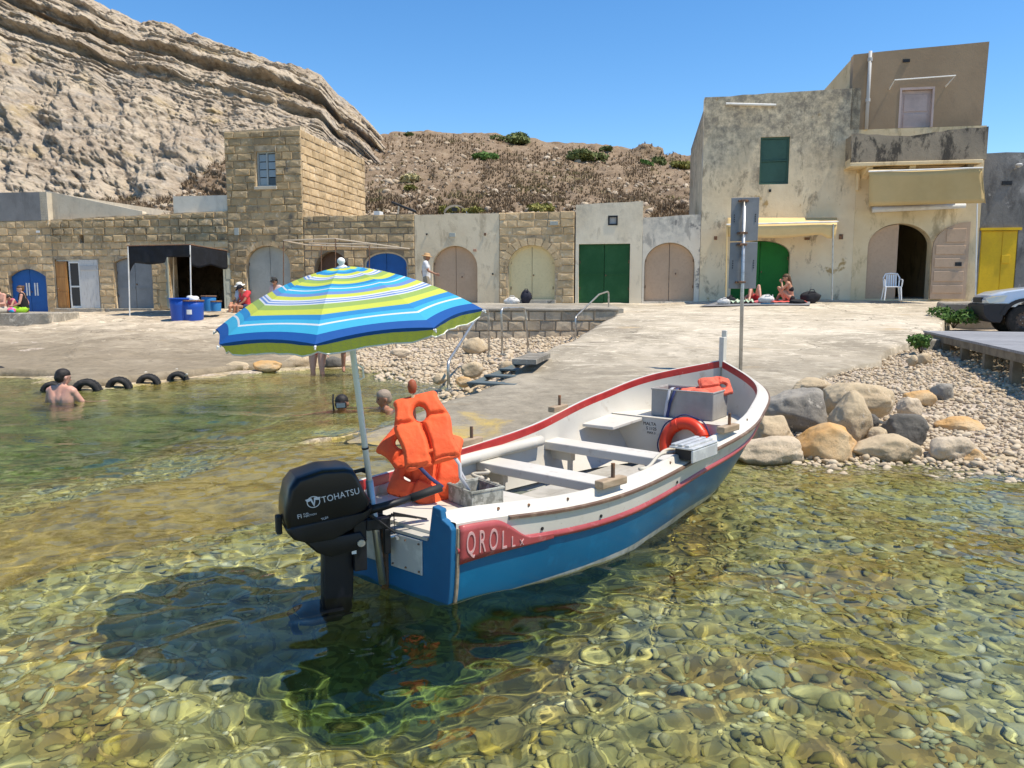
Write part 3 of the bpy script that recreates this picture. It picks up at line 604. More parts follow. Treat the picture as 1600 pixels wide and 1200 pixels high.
def bush(loc, w, h, mat, label, seed, n=900, leaf=0.12, group='green shrubs on the hill', cat='shrub', dep=None):
    r = np.random.default_rng(seed); t = thing('shrub', label, cat, loc, r.uniform(0, 6), group); dep = dep or w
    cl = np.stack([r.uniform(-0.36, 0.36, 9) * w, r.uniform(-0.36, 0.36, 9) * dep, r.uniform(0.25, 0.72, 9) * h], -1); cr = r.uniform(0.16, 0.32, 9)
    i = r.integers(0, 9, n); d = r.normal(0, 1, (n, 3)); d /= np.linalg.norm(d, axis=1)[:, None]
    p = cl[i] + d * (cr[i] * r.uniform(0.45, 1.0, n) ** 0.5)[:, None] * np.array([w, dep, h]); p[:, 2] = np.maximum(p[:, 2], 0.02)
    e1 = r.normal(0, 1, (n, 3)); e1 /= np.linalg.norm(e1, axis=1)[:, None]; e2 = np.cross(e1, d); e2 /= np.linalg.norm(e2, axis=1)[:, None] + 1e-6
    L = (leaf * r.uniform(0.6, 1.4, n))[:, None]
    V = np.stack([p - e1 * L, p + e2 * L * 0.45, p + e1 * L, p - e2 * L * 0.45], 1).reshape(-1, 3)
    o = link('foliage', nptris('foliage', V, np.arange(n * 4).reshape(n, 4), mat), t)
    mb = MB()
    for c in cl[:6]: mb.tube([(0, 0, -0.1), (c[0] * 0.5, c[1] * 0.5, c[2] * 0.5), tuple(c)], [0.03 * h, 0.02 * h, 0.008 * h], 5)
    mb.build('stem', MAT_TWIG, t); return t
def on_hill(u, v):
    i = np.argmin(((HP[..., 0] / (HP[..., 1] * cp - (HP[..., 2] - CAM_H) * sp) * FPX + 800 - u) ** 2 + (600 - ((HP[..., 1] * sp + (HP[..., 2] - CAM_H) * cp) / (HP[..., 1] * cp - (HP[..., 2] - CAM_H) * sp)) * FPX - v) ** 2))
    return HP.reshape(-1, 3)[i]
BU = [(796, 222, 62, 22, MAT_LEAF, 'dark green bush standing against the sky on the ridge'), (755, 248, 40, 16, MAT_LEAF3, 'small bright green bush below the brown crag'), (912, 250, 68, 26, MAT_LEAF, 'wide dark green bush on the slope, left of the pale rocks'), (1066, 264, 50, 20, MAT_LEAF2, 'yellow-green bush nearest the cream house on the slope'),
      (1028, 256, 24, 20, MAT_LEAF, 'narrow dark bush beside the yellow-green one'), (1010, 258, 18, 12, MAT_LEAF3, 'small green bush at the foot of the pale rocks'), (640, 296, 18, 12, MAT_LEAF2, 'tiny green shrub under the straw coloured one'), (641, 286, 34, 22, MAT_PALE, 'straw coloured dry shrub beside the stone tower'),
      (700, 336, 34, 22, MAT_LEAF2, 'olive weeds behind the parapet near the satellite-like hood'), (740, 336, 44, 20, MAT_LEAF2, 'olive weeds behind the cream house parapet'), (846, 334, 52, 24, MAT_LEAF2, 'yellowish weeds above the stone boathouse roof'), (636, 212, 18, 10, MAT_LEAF, 'small dark shrub where cliff and slope meet'), (946, 234, 26, 8, MAT_LEAF, 'low dark bush on the skyline left of the cream house')]
for k, (u, v, w, h, mt, lb) in enumerate(BU):
    q = on_hill(u, v); s = q[1] / FPX; bush(q - np.array([0, 0, 0.25 * h * s]), w * s * 0.82, h * s * 0.85, mt, lb.replace('satellite-like ', 'silver '), 400 + k, int(500 + w * 14), 0.10 + 0.0012 * q[1])
# ------------------------------------------------------------------ houses along the quay
def plaster(name, base, stain, dirt, th=(0.5, 0.66), patch=None, streak=0.6, bumpd=0.02):
    m, t, b = nodes(name); pos = nd(t, 'NewGeometry').outputs['Position']
    c = mixc(t, remap(t, noise(t, pos, 0.7, 6, 0.65), 0.38, 0.64), base, stain)
    c = mixc(t, mth(t, 'MULTIPLY', remap(t, noise(t, pos, 2.2, 8, 0.72, (1.0, 1.0, 0.45), 0.4), th[0], th[1]), streak), c, dirt)
    if patch: c = mixc(t, remap(t, noise(t, pos, patch[1], 5, 0.6), patch[2], patch[2] + 0.04), c, patch[0])
    c = mixc(t, remap(t, noise(t, pos, 24, 4, 0.7), 0.28, 0.72), c, (0.5, 0.5, 0.5), 'OVERLAY'); c = mixc(t, remap(t, noise(t, pos, 8, 8, 0.8), 0.25, 0.75), c, (0.5, 0.5, 0.5), 'OVERLAY')
    t.links.new(c, b.inputs['Base Color']); b.inputs['Roughness'].default_value = 0.92; b.inputs['Specular IOR Level'].default_value = 0.15
    b1 = nd(t, 'Bump'); b1.inputs['Strength'].default_value = 0.6; b1.inputs['Distance'].default_value = bumpd; t.links.new(noise(t, pos, 3.2, 9, 0.72), b1.inputs['Height']); t.links.new(b1.outputs[0], b.inputs['Normal'])
    return m
def top_dirt(m, z0, z1, dirt, amount=0.9, side=1):             # grime washed down from a parapet: a stain with its own ragged shape
    t = m.node_tree; b = t.nodes['Principled BSDF']; pos = nd(t, 'NewGeometry').outputs['Position']; sx = nd(t, 'SeparateXYZ'); t.links.new(pos, sx.inputs[0])
    h = mth(t, 'ADD', sx.outputs['Z'], mth(t, 'MULTIPLY', mth(t, 'SUBTRACT', noise(t, pos, 1.5, 8, 0.72, (1, 1, 0.3)), 0.5), 3.2 * abs(z1 - z0)))
    src = b.inputs['Base Color'].links[0].from_socket
    f = mth(t, 'MULTIPLY', mth(t, 'MULTIPLY', remap(t, h, z0, z1), amount), remap(t, noise(t, pos, 4, 7, 0.75), 0.36, 0.6))
    t.links.new(mixc(t, f, src, dirt), b.inputs['Base Color']); return m
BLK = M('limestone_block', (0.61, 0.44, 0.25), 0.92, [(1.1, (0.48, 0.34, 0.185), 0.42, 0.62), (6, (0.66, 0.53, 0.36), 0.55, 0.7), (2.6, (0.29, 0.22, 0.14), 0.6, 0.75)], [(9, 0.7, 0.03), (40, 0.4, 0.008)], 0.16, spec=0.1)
BLK_WORN_SHADE = M('weathered_shaded_block', (0.46, 0.335, 0.185), 0.92, [(1.1, (0.33, 0.25, 0.15), 0.42, 0.62), (6, (0.58, 0.46, 0.31), 0.58, 0.68), (1.8, (0.17, 0.145, 0.11), 0.58, 0.72)], [(8, 0.8, 0.035), (40, 0.4, 0.008)], 0.2, spec=0.1)  # weathered upper courses; on the tower front its dark tone paints in the shade
BLK_C = M('concrete_block', (0.52, 0.41, 0.275), 0.92, [(1.5, (0.34, 0.285, 0.21), 0.42, 0.6), (20, (0.52, 0.44, 0.33), 0.5, 0.75)], [(14, 0.7, 0.02), (60, 0.5, 0.006)], 0.16, spec=0.1)
MORT = M('mortar', (0.58, 0.435, 0.265), 0.95, [(2, (0.30, 0.24, 0.165), 0.42, 0.6), (9, (0.56, 0.48, 0.36), 0.55, 0.7)], [(7, 0.8, 0.03), (30, 0.5, 0.01)], spec=0.1)
MORT_D = M('dark_mortar', (0.30, 0.24, 0.17), 0.95, [(2, (0.20, 0.165, 0.12), 0.42, 0.6), (6, (0.46, 0.39, 0.29), 0.6, 0.7)], [(7, 0.8, 0.03)], spec=0.1)
ROOFM = M('roof_screed', (0.42, 0.37, 0.30), 0.95, [(1.2, (0.30, 0.26, 0.2), 0.4, 0.6)], [(6, 0.5, 0.02)])
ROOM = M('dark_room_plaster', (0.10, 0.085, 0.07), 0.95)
def paint(name, c, worn=None, rough=0.55):
    w = worn or tuple(x * 0.72 for x in c)
    return M(name, c, rough, [(1.6, w, 0.45, 0.72), (14, tuple(x * 0.85 for x in c), 0.5, 0.75)], [(16, 0.25, 0.004, (1, 1, 0.2))], spec=0.3)
P_BLUE = paint('blue_door_paint', (0.012, 0.10, 0.34)); P_TAN = paint('tan_door_paint', (0.52, 0.365, 0.245), (0.46, 0.32, 0.21)); P_CREAM = paint('cream_door_paint', (0.76, 0.62, 0.34), (0.70, 0.56, 0.30)); P_GREEN = paint('green_door_paint', (0.012, 0.085, 0.022), (0.03, 0.12, 0.04))
P_GRN2 = paint('vivid_green_paint', (0.008, 0.16, 0.02)); P_GREY = paint('grey_door_paint', (0.25, 0.26, 0.265)); P_PALE = paint('pale_grey_paint', (0.42, 0.43, 0.38)); P_YEL = paint('yellow_door_paint', (0.75, 0.47, 0.015), (0.62, 0.37, 0.02)); P_PINK = paint('pink_door_paint', (0.52, 0.41, 0.37)); P_SAGE = paint('sage_door_paint', (0.40, 0.41, 0.34))
WOODD = M('varnished_door_wood', (0.42, 0.20, 0.055), 0.5, [(3, (0.30, 0.13, 0.035), 0.4, 0.6, (6, 1, 0.5))], [(20, 0.3, 0.004, (4, 1, 0.3))]); WHITEP = M('white_paint', (0.74, 0.73, 0.69), 0.6, [(3, (0.6, 0.58, 0.53), 0.5, 0.7)])
OLDW = M('weathered_white_boards', (0.60, 0.58, 0.54), 0.8, [(8, (0.36, 0.33, 0.29), 0.55, 0.68, (5, 5, 0.3))], [(12, 0.4, 0.006, (4, 4, 0.2))]); SCREEN = M('insect_screen', (0.055, 0.05, 0.045), 0.7); IRON = M('rusty_iron', (0.14, 0.085, 0.055), 0.75, [(20, (0.28, 0.13, 0.06), 0.5, 0.6)]); STEEL = M('galvanised_steel', (0.50, 0.50, 0.48), 0.42, [(9, (0.33, 0.31, 0.28), 0.5, 0.7)], metal=0.75)
PVC = M('grey_pipe', (0.45, 0.44, 0.42), 0.6); BLACKP = M('black_plastic', (0.012, 0.012, 0.014), 0.5); GLASSD = M('window_glass', (0.25, 0.30, 0.33), 0.12, spec=0.6)
brick_bases = {}
def brick_mesh(mat, k):
    key = (mat.name, k)
    if key not in brick_bases:
        r = random.Random(k * 31 + 5); j = lambda a: r.uniform(-a, a)
        q = [(-0.5, -0.5), (0.5, -0.5), (0.5, 0.5), (-0.5, 0.5)]
        vs = [(x, 0.5, z) for x, z in q] + [(x + j(0.012), -0.30 + j(0.05), z + j(0.03)) for x, z in q] + [(x * 0.92 + j(0.03), -0.5 + j(0.08), z * 0.86 + j(0.05)) for x, z in q]
        vs.append((j(0.15), -0.5 - abs(j(0.14)), j(0.15)))
        fs = [(8, 9, 12), (9, 10, 12), (10, 11, 12), (11, 8, 12)]
        for a in range(4):
            b = (a + 1) % 4; fs += [(a, b, 4 + b, 4 + a), (4 + a, 4 + b, 8 + b, 8 + a)]
        mb = MB(); mb.add(vs, fs); brick_bases[key] = mb.mesh('brick', mat)
    return brick_bases[key]
class House:
    def __init__(s, name, label, u0, u1, d=0.0, cat='house', group='boathouses along the quay', zb=None):
        s.d = d; a, z0 = FP(u0, 470, d); b, z1 = FP(u1, 470, d); s.s0 = (a + b) / 2; s.z0 = fbase((u0 + u1) / 2)[1] if zb is None else zb
        s.root = thing(name, label, cat, FW(s.s0, d, s.z0), FA, group); s.holes = []
    def p(s, u, v, d=0.0):                                   # pixel -> local (x, z) on the front moved d inwards
        a, z = FP(u, v, s.d + d); return (a - s.s0, z - s.z0)
    def x(s, u, d=0.0): return s.p(u, 420, d)[0]
    def z(s, v, u=None, d=0.0): return s.p(800 if u is None else u, v, d)[1]
    def arch(s, u0, u1, vt, vs, vb, n=18, d=0.0, grow=0.0):
        uc = (u0 + u1) / 2; x0, x1 = s.p(u0, 440, d)[0] - grow, s.p(u1, 440, d)[0] + grow; zt, zs, zb = s.z(vt, uc, d) + grow, s.z(vs, uc, d), s.z(vb, uc, d)
        return (x0, x1, zb, zs, zt)
    def wall(s, outline, holes=(), mat=None, thick=0.45, y0=0.0, name='wall'):
        me = filled([outline] + [list(h) for h in holes], thick); me.transform(Matrix.Translation((0, y0, 0))); me.name = name; me.materials.clear(); return link(name, me, s.root, mat)
    def body(s, x0, x1, z1, depth, mat, roofz=None, zb=-0.6, hollow=False, thick=0.45, side=True):
        rz = z1 - 0.25 if roofz is None else roofz
        MB().bb((x0 + 0.02, thick + 0.003, rz - 0.25), (x1 - 0.02, depth, rz)).build('roof', ROOFM, s.root)
        if side:
            for xa, xb in ((x0 + 0.01, x0 + 0.4), (x1 - 0.4, x1 - 0.01)): MB().bb((xa, thick + 0.003, zb), (xb, depth, rz - 0.253)).build('side_wall', mat, s.root)
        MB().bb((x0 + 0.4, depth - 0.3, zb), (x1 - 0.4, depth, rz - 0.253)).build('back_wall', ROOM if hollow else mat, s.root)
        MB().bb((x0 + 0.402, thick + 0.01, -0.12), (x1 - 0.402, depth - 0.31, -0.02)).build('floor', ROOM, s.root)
def arch_poly(x0, x1, zb, zs, zt, n=18):
    c, r = (x0 + x1) / 2, (x1 - x0) / 2
    return [(x0, zb), (x1, zb)] + [(c + r * math.cos(math.pi * k / n), zs + (zt - zs) * math.sin(math.pi * k / n)) for k in range(n + 1)]
def seg_poly(x0, x1, zb, zs, zt, n=12):                        # low segmental arch
    c, r = (x0 + x1) / 2, (x1 - x0) / 2; return [(x0, zb), (x1, zb)] + [(c + r * (1 - 2 * k / n), zs + (zt - zs) * (1 - (1 - 2 * k / n) ** 2)) for k in range(n + 1)]
def rect(x0, x1, z0, z1): return [(x0, z0), (x1, z0), (x1, z1), (x0, z1)]
def half(poly, xc, side, gap=0.008):
    out = []; n = len(poly); keep = (lambda x: x <= xc - gap) if side < 0 else (lambda x: x >= xc + gap); lim = xc - gap if side < 0 else xc + gap
    for i in range(n):
        a, b = poly[i], poly[(i + 1) % n]
        if keep(a[0]): out.append(a)
        if keep(a[0]) != keep(b[0]):
            k = (lim - a[0]) / (b[0] - a[0]); out.append((lim, a[1] + k * (b[1] - a[1])))
    return out
def shrink(poly, d):
    cx = (min(p[0] for p in poly) + max(p[0] for p in poly)) / 2; w = (max(p[0] for p in poly) - min(p[0] for p in poly)) / 2; z0 = min(p[1] for p in poly); z1 = max(p[1] for p in poly)
    return [(cx + (p[0] - cx) * (w - d) / w, z0 + (p[1] - z0) * (z1 - z0 - d) / (z1 - z0)) for p in poly]
def double_door(h, poly, mat, depth=0.16, plate=None, frame=None, ledges=()):
    xc = (min(p[0] for p in poly) + max(p[0] for p in poly)) / 2; pl = shrink(poly, 0.05 if frame else 0.01); z0 = min(p[1] for p in poly); z1 = max(p[1] for p in poly)
    if frame:
        me = filled([poly, shrink(poly, 0.055)], 0.12); me.transform(Matrix.Translation((0, depth - 0.05, 0))); me.materials.clear(); link('door_frame', me, h.root, frame)
    for sd in (-1, 1):
        hp = half(pl, xc, sd); me = filled([hp], 0.05); me.transform(Matrix.Translation((0, depth, 0))); me.materials.clear(); lf = link('door_leaf', me, h.root, mat)
        xa, xb = min(p[0] for p in hp), max(p[0] for p in hp)
        for lz in ledges: MB().bb((xa + 0.02, depth - 0.02, lz - 0.03), (xb - 0.02, depth + 0.002, lz + 0.03)).build('ledge', mat, lf)
        xe = xa + 0.03 if sd < 0 else xb - 0.03
        for hz in (0.25, 0.7): MB().tube([(xe, depth - 0.012, z0 + (z1 - z0) * hz - 0.05), (xe, depth - 0.012, z0 + (z1 - z0) * hz + 0.05)], 0.013, 6).build('hinge', IRON, lf)
        if sd > 0:
            zz = z0 + (z1 - z0) * 0.48
            if plate: MB().bb((xa + 0.12, depth - 0.012, zz - 0.09), (xa + 0.30, depth + 0.002, zz + 0.12)).build('lock_plate', mat, lf, bevel=0.006)
            MB().lathe([(0.02, -0.04), (0.022, 0.0), (0.012, 0.02)], 8, (xa + (0.21 if plate else 0.05), depth - 0.02, zz)).build('padlock', IRON, lf)
    return lf
def lay_bricks(h, x0, x1, z0, z1, holes=(), mat=BLK, course=0.27, w=(0.33, 0.60), proud=0.026, gap=0.02, side=None, thick=0.14, seed=0, top=None):
    """blocks in courses; side=None on the front (facing -y), side=x puts them on a side wall there (facing +x)"""
    r = random.Random(seed); n = max(1, round((z1 - z0) / course)); ch = (z1 - z0) / n; cnt = 0
    for i in range(n):
        za, zb = z0 + i * ch, z0 + (i + 1) * ch; zm = (za + zb) / 2; x = x0 - r.uniform(0, w[0])
        while x < x1 - 0.05:
            bw = r.uniform(*w); a, b = max(x, x0), min(x + bw, x1); x += bw
            if x1 - x < w[0] * 0.4: b = x1; x = x1
            if b - a < 0.09: continue
            segs = [(a, b)]
            for hp in holes:
                cut = []
                for zz in (za + 0.03, zm, zb - 0.03):
                    xs = []
                    m = len(hp)
                    for q in range(m):
                        p1, p2 = hp[q], hp[(q + 1) % m]
                        if (p1[1] > zz) != (p2[1] > zz): xs.append(p1[0] + (zz - p1[1]) / (p2[1] - p1[1]) * (p2[0] - p1[0]))
                    if len(xs) >= 2: cut.append((min(xs), max(xs)))
                if cut:
                    ca, cb = min(c[0] for c in cut) - 0.012, max(c[1] for c in cut) + 0.012; ns = []
                    for sa, sb in segs:
                        if cb <= sa or ca >= sb: ns.append((sa, sb)); continue
                        if ca - sa > 0.07: ns.append((sa, ca))
                        if sb - cb > 0.07: ns.append((cb, sb))
                    segs = ns
            for sa, sb in segs:
                zt = zb if top is None else min(zb, top((sa + sb) / 2) - 0.01)
                if zt - za < 0.07: continue
                me = brick_mesh(mat, r.randrange(9)); pr = proud * r.uniform(0.35, 1.35); g = gap * r.uniform(0.6, 1.5)
                cx, cz = (sa + sb) / 2, (za + zt) / 2; rot = r.uniform(-0.012, 0.012)
                if side is None: inst('brick', me, h.root, (cx, thick / 2 - pr, cz), (0, rot, 0), (sb - sa - g, thick, zt - za - g))
                else: inst('brick', me, h.root, (side - thick / 2 + pr, cx, cz), (rot, 0, rad(90)), (sb - sa - g, thick, zt - za - g))
                cnt += 1
    return cnt
def voussoirs(h, x0, x1, zs, zt, mat, n=9, t=0.26, pr=0.045):
    c, r = (x0 + x1) / 2, (x1 - x0) / 2
    for k in range(n):
        a0, a1 = math.pi * k / n + 0.012, math.pi * (k + 1) / n - 0.012
        f = lambda a, e: (c + (r + e) * math.cos(a), zs + (zt - zs + e) * math.sin(a))
        MB().prism([f(a0, 0.004), f(a1, 0.004), f(a1, t), f(a0, t)], -pr, 0.1).build('brick', mat, h.root)
def ragged(pts, amp=0.02, step=0.35, seed=0):                  # weathered roof line between given points
    r = random.Random(seed); out = []
    for a, b in zip(pts[:-1], pts[1:]):
        n = max(1, int(abs(b[0] - a[0]) / step)); out += [(a[0] + (b[0] - a[0]) * k / n, a[1] + (b[1] - a[1]) * k / n + (r.uniform(-amp, amp) if k else 0)) for k in range(n)]
    return out + [pts[-1]]
def vent(h, u, v, w=0.12, hh=0.1, mat=None): 
    x, z = h.p(u, v); MB().bb((x - w / 2, -0.03, z - hh / 2), (x + w / 2, 0.05, z + hh / 2)).build('vent', mat or BLACKP, h.root)
def plaque(h, u, v, w, hh, mat, pr=0.05):
    x, z = h.p(u, v); MB().bb((x - w / 2, -pr - 0.02, z - hh / 2), (x + w / 2, 0.02, z + hh / 2)).build('plaque', mat, h.root, bevel=0.006)
# ---- A: low house with the blue door
h = House('stone_house', 'low stone house with blue arched door and grey plastered upper wall', -60, 85)
xl, xr = h.x(-150), h.x(84); zt = h.z(345, 40); dA = seg_poly(*h.arch(14, 72, 420, 432, 488))
h.wall([(xl, -0.5), (xr, -0.5), (xr, zt)] + [(xl, zt)], [dA], MORT); h.body(xl, xr, zt, 6, MORT)
print('A', lay_bricks(h, xl + 1.6, xr, 0, zt, [dA], BLK, seed=1))
up = plaster('grey_render', (0.27, 0.265, 0.255), (0.21, 0.205, 0.20), (0.15, 0.145, 0.14)); lt = plaster('pale_render', (0.64, 0.56, 0.43), (0.55, 0.47, 0.35), (0.36, 0.32, 0.26))
x2, z2 = h.p(73, 300); z3 = h.z(344, 73)
h.wall([(xl, zt + 0.003), (x2, zt + 0.003), (x2, z2), (xl, z2 + 0.05)], (), up, 0.3, -0.03, 'upper_wall')
P = [(x2 - 0.002, -0.03, zt), (x2 - 0.002, -0.03, z2), (x2 + 1.0, 6.5, z2 - 0.1), (x2 + 1.0, 6.5, zt)]
MB().add(P + [(p[0] - 0.3, p[1], p[2]) for p in P], [(0, 1, 2, 3), (7, 6, 5, 4), (0, 4, 5, 1), (1, 5, 6, 2), (2, 6, 7, 3), (3, 7, 4, 0)]).build('upper_side_wall', lt, h.root)
lf = double_door(h, dA, P_BLUE, 0.14)
for u in (38, 42, 51, 55):
    a, z = h.p(u, 452); MB().bb((a - 0.025, 0.12, z - 0.25), (a + 0.025, 0.145, z + 0.25)).build('door_slot', WHITEP, h.root)
vent(h, 60, 362, 0.16, 0.08, WHITEP)
# ---- B: stone boathouse range with the black awning
h = House('stone_boathouse', 'long stone boathouse with orange wooden door and pale sloping wall on its roof', 85, 359)
xl, xr = h.x(84.5), h.x(359); zt0, zt1 = h.z(343, 90), h.z(329, 355); topf = lambda x: zt0 + (zt1 - zt0) * (x - xl) / (xr - xl)
dW = rect(h.x(86), h.x(154), h.z(482, 120), h.z(405, 120)); dG = seg_poly(*h.arch(180, 238, 402, 410, 482)); dO = rect(h.x(266), h.x(349), h.z(482, 300), h.z(396, 300))
nb = rect(h.x(127), h.x(134), h.z(380, 130), h.z(367, 130))
rl = ragged([(xr, zt1), (xl, zt0)], 0.03, 0.4, 3)
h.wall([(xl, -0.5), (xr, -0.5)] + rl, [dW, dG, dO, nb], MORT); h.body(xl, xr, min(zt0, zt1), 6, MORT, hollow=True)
zm = h.z(378, 220)
print('B', lay_bricks(h, xl, xr, 0, zm, [dW, dG, dO, nb], BLK, seed=2) + lay_bricks(h, xl, xr, zm, max(zt0, zt1), [nb], BLK_WORN_SHADE, seed=3, top=topf, proud=0.055, gap=0.04))
# the sloping pale wall and the white parapet on the roof
a0, z0 = h.p(74, 298, 0.2); a1, z1 = h.p(222, 331, 0.2)
h.wall([(xl - 0.3, zt0 - 0.02), (h.x(222), topf(h.x(222)) - 0.02), (h.x(222), z1 + 0.02), (xl - 0.32, z0)], (), lt, 0.25, 0.2, 'sloping_wall')
h.wall(rect(h.x(273), h.x(359.5), zt1 - 0.15, h.z(305, 320)), (), plaster('white_parapet', (0.72, 0.66, 0.55), (0.62, 0.56, 0.45), (0.42, 0.39, 0.33)), 0.5, 0.12, 'parapet')
xa, xb, za, zb = dW[0][0], dW[1][0], dW[0][1], dW[2][1]
MB().bb((xa, 0.1, zb - 0.07), (xb, 0.2, zb)).build('door_frame', WHITEP, h.root)
o = MB().bb((xa + 0.03, 0.0, za + 0.03), (xa + 0.5, 0.05, zb - 0.08)).build('door_leaf', WOODD, h.root, bevel=0.006); o['label'] = 'orange varnished wooden door leaf with three panels'
for k in range(3): MB().bb((xa + 0.08, -0.012, za + 0.12 + k * (zb - za - 0.2) / 3), (xa + 0.45, 0.002, za + 0.05 + (k + 1) * (zb - za - 0.2) / 3)).build('panel', WOODD, o, bevel=0.008)
MB().lathe([(0.03, -0.03), (0.034, 0), (0.02, 0.03)], 10, (xa + 0.1, -0.03, za + 0.75)).build('handle', IRON, o)
xm = xa + 0.55; xn = xa + 1.02
o = MB().bb((xm, 0.06, za + 0.02), (xm + 0.05, 0.12, zb - 0.08)).bb((xn - 0.05, 0.06, za + 0.02), (xn, 0.12, zb - 0.08)).bb((xm + 0.051, 0.062, za + 0.02), (xn - 0.051, 0.118, za + 0.10)).bb((xm + 0.051, 0.062, zb - 0.15), (xn - 0.051, 0.118, zb - 0.08)).bb((xm + 0.051, 0.062, za + 0.82), (xn - 0.051, 0.118, za + 0.88)).build('screen_door', WHITEP, h.root)
MB().bb((xm + 0.04, 0.085, za + 0.09), (xn - 0.04, 0.095, zb - 0.14)).build('screen', SCREEN, o)
o = MB().bb((xn + 0.02, 0.02, za + 0.02), (xb - 0.04, 0.07, zb - 0.02)).build('door_leaf', OLDW, h.root, bevel=0.005); MB().bb((xn + 0.06, 0.0, zb - 0.42), (xb - 0.09, 0.021, zb - 0.24)).build('panel', PVC, o)
double_door(h, dG, P_GREY, 0.12, ledges=(h.z(450, 210),))
xa, xb, za, zb = dO[0][0], dO[1][0], dO[0][1], dO[2][1]
for nm, x0, ang in (('left', xa, -1), ('right', xb, 1)):          # two leaves standing open in front of the wall
    r = Matrix.Rotation(rad(-28 if ang < 0 else 22), 3, 'Z'); w = 0.98 if ang < 0 else 0.62; mb = MB().box(r @ Vector((ang * w / 2, -0.03, 0)) + Vector((x0 + ang * 0.02, -0.05, (za + zb) / 2)), (w, 0.05, zb - za), r)
    o = mb.build('open_door_leaf', P_SAGE, h.root, bevel=0.005)
    for k in range(4):
        mb = MB().box(r @ Vector((ang * w / 2, -0.06, 0)) + Vector((x0 + ang * 0.02, -0.05, za + (k + 0.5) * (zb - za) / 4)), (w - 0.18, 0.025, (zb - za) / 4 - 0.14), r); mb.build('panel', P_SAGE, o, bevel=0.008)
    if ang < 0:
        MB().box(r @ Vector((-0.42, -0.085, 0)) + Vector((x0 - 0.02, -0.05, za + 1.15)), (0.3, 0.02, 0.2), r).build('sign', BLACKP, o)
        MB().box(r @ Vector((-0.42, -0.098, 0)) + Vector((x0 - 0.02, -0.05, za + 1.15)), (0.2, 0.01, 0.09), r).build('sign_panel', P_PALE, o, bevel=0.004)
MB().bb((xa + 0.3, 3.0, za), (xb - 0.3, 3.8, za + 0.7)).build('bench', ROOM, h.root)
for k in range(5): MB().bb((h.x(266) - 0.45, -0.05, za + 0.1 + k * 0.3), (h.x(266) - 0.02, 0.02, za + 0.37 + k * 0.3)).build('brick', BLK, h.root)
MB().bb((h.x(86), -0.18, za - 0.2), (h.x(160), 0.1, za - 0.005)).build('door_step', MAT_CONC, h.root, bevel=0.015); MB().bb((h.x(165), -0.18, za - 0.2), (h.x(238), 0.1, za - 0.005)).build('door_step', MAT_CONC, h.root, bevel=0.015)
# ---- C: the tower
h = House('stone_tower_house', 'two-storey square stone tower house with small grey window', 359, 478)
xl, xr = h.x(359.5), h.x(476); zt = h.z(203, 420); z1 = h.z(196, 474)
win = rect(h.x(406), h.x(436), h.z(291, 420), h.z(236, 420)); dC = arch_poly(*h.arch(386, 454, 384, 412, 478))
h.wall([(xl, -0.5), (xr, -0.5)] + ragged([(xr, z1), (xl, zt)], 0.02, 0.5, 4), [win, dC], MORT, 0.4)
h.body(xl, xr, zt, 6.4, MORT, thick=0.4, roofz=zt - 0.2)
n = lay_bricks(h, xl, xr, 0, zt - 0.27, [win, dC], BLK_WORN_SHADE, w=(0.38, 0.72), seed=5, proud=0.04); n += lay_bricks(h, xl, xr, zt - 0.26, zt - 0.03, (), BLK_WORN_SHADE, w=(0.45, 0.8), seed=6, proud=0.05); print('C front', n)  # darker block than on the sunlit side: the front's shade is put into the colour
zs = h.z(338, 480); MB().bb((xr - 0.1, 0.0, zs - 0.5), (xr - 0.003, 6.4, zt - 0.1)).build('side_wall', MORT, h.root)
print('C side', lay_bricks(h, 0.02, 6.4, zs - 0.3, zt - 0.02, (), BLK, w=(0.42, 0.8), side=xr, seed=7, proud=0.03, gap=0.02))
voussoirs(h, dC[0][0], dC[1][0], h.z(412, 420), h.z(384, 420), BLK, 9, 0.2, 0.03); double_door(h, dC, P_PALE, 0.18)
xa, xb, za, zb = win[0][0], win[1][0], win[0][1], win[2][1]; WG = paint('window_grey', (0.36, 0.40, 0.40))
o = MB().bb((xa, 0.12, za), (xa + 0.06, 0.2, zb)).bb((xb - 0.06, 0.12, za), (xb, 0.2, zb)).bb((xa + 0.061, 0.122, za), (xb - 0.061, 0.198, za + 0.06)).bb((xa + 0.061, 0.122, zb - 0.06), (xb - 0.061, 0.198, zb)).bb(((xa + xb) / 2 - 0.03, 0.118, za + 0.061), ((xa + xb) / 2 + 0.03, 0.196, zb - 0.061)).build('window', WG, h.root)
for k in range(4):
    for sd in (0, 1):
        x0 = xa + 0.07 if sd == 0 else (xa + xb) / 2 + 0.04; x1 = (xa + xb) / 2 - 0.04 if sd == 0 else xb - 0.07; z0 = za + 0.07 + k * (zb - za - 0.13) / 4; MB().bb((x0, 0.15, z0), (x1, 0.16, z0 + (zb - za - 0.13) / 4 - 0.03)).build('pane', GLASSD if sd == 0 else M('pane%d' % k, (0.06, 0.07, 0.08), 0.1) if k == 0 else GLASSD, o)
MB().bb((xa - 0.06, -0.09, za - 0.12), (xb + 0.06, 0.1, za - 0.01)).build('sill', lt, h.root, bevel=0.01); vent(h, 418, 211, 0.16, 0.12); plaque(h, 371, 362, 0.18, 0.26, P_PALE)
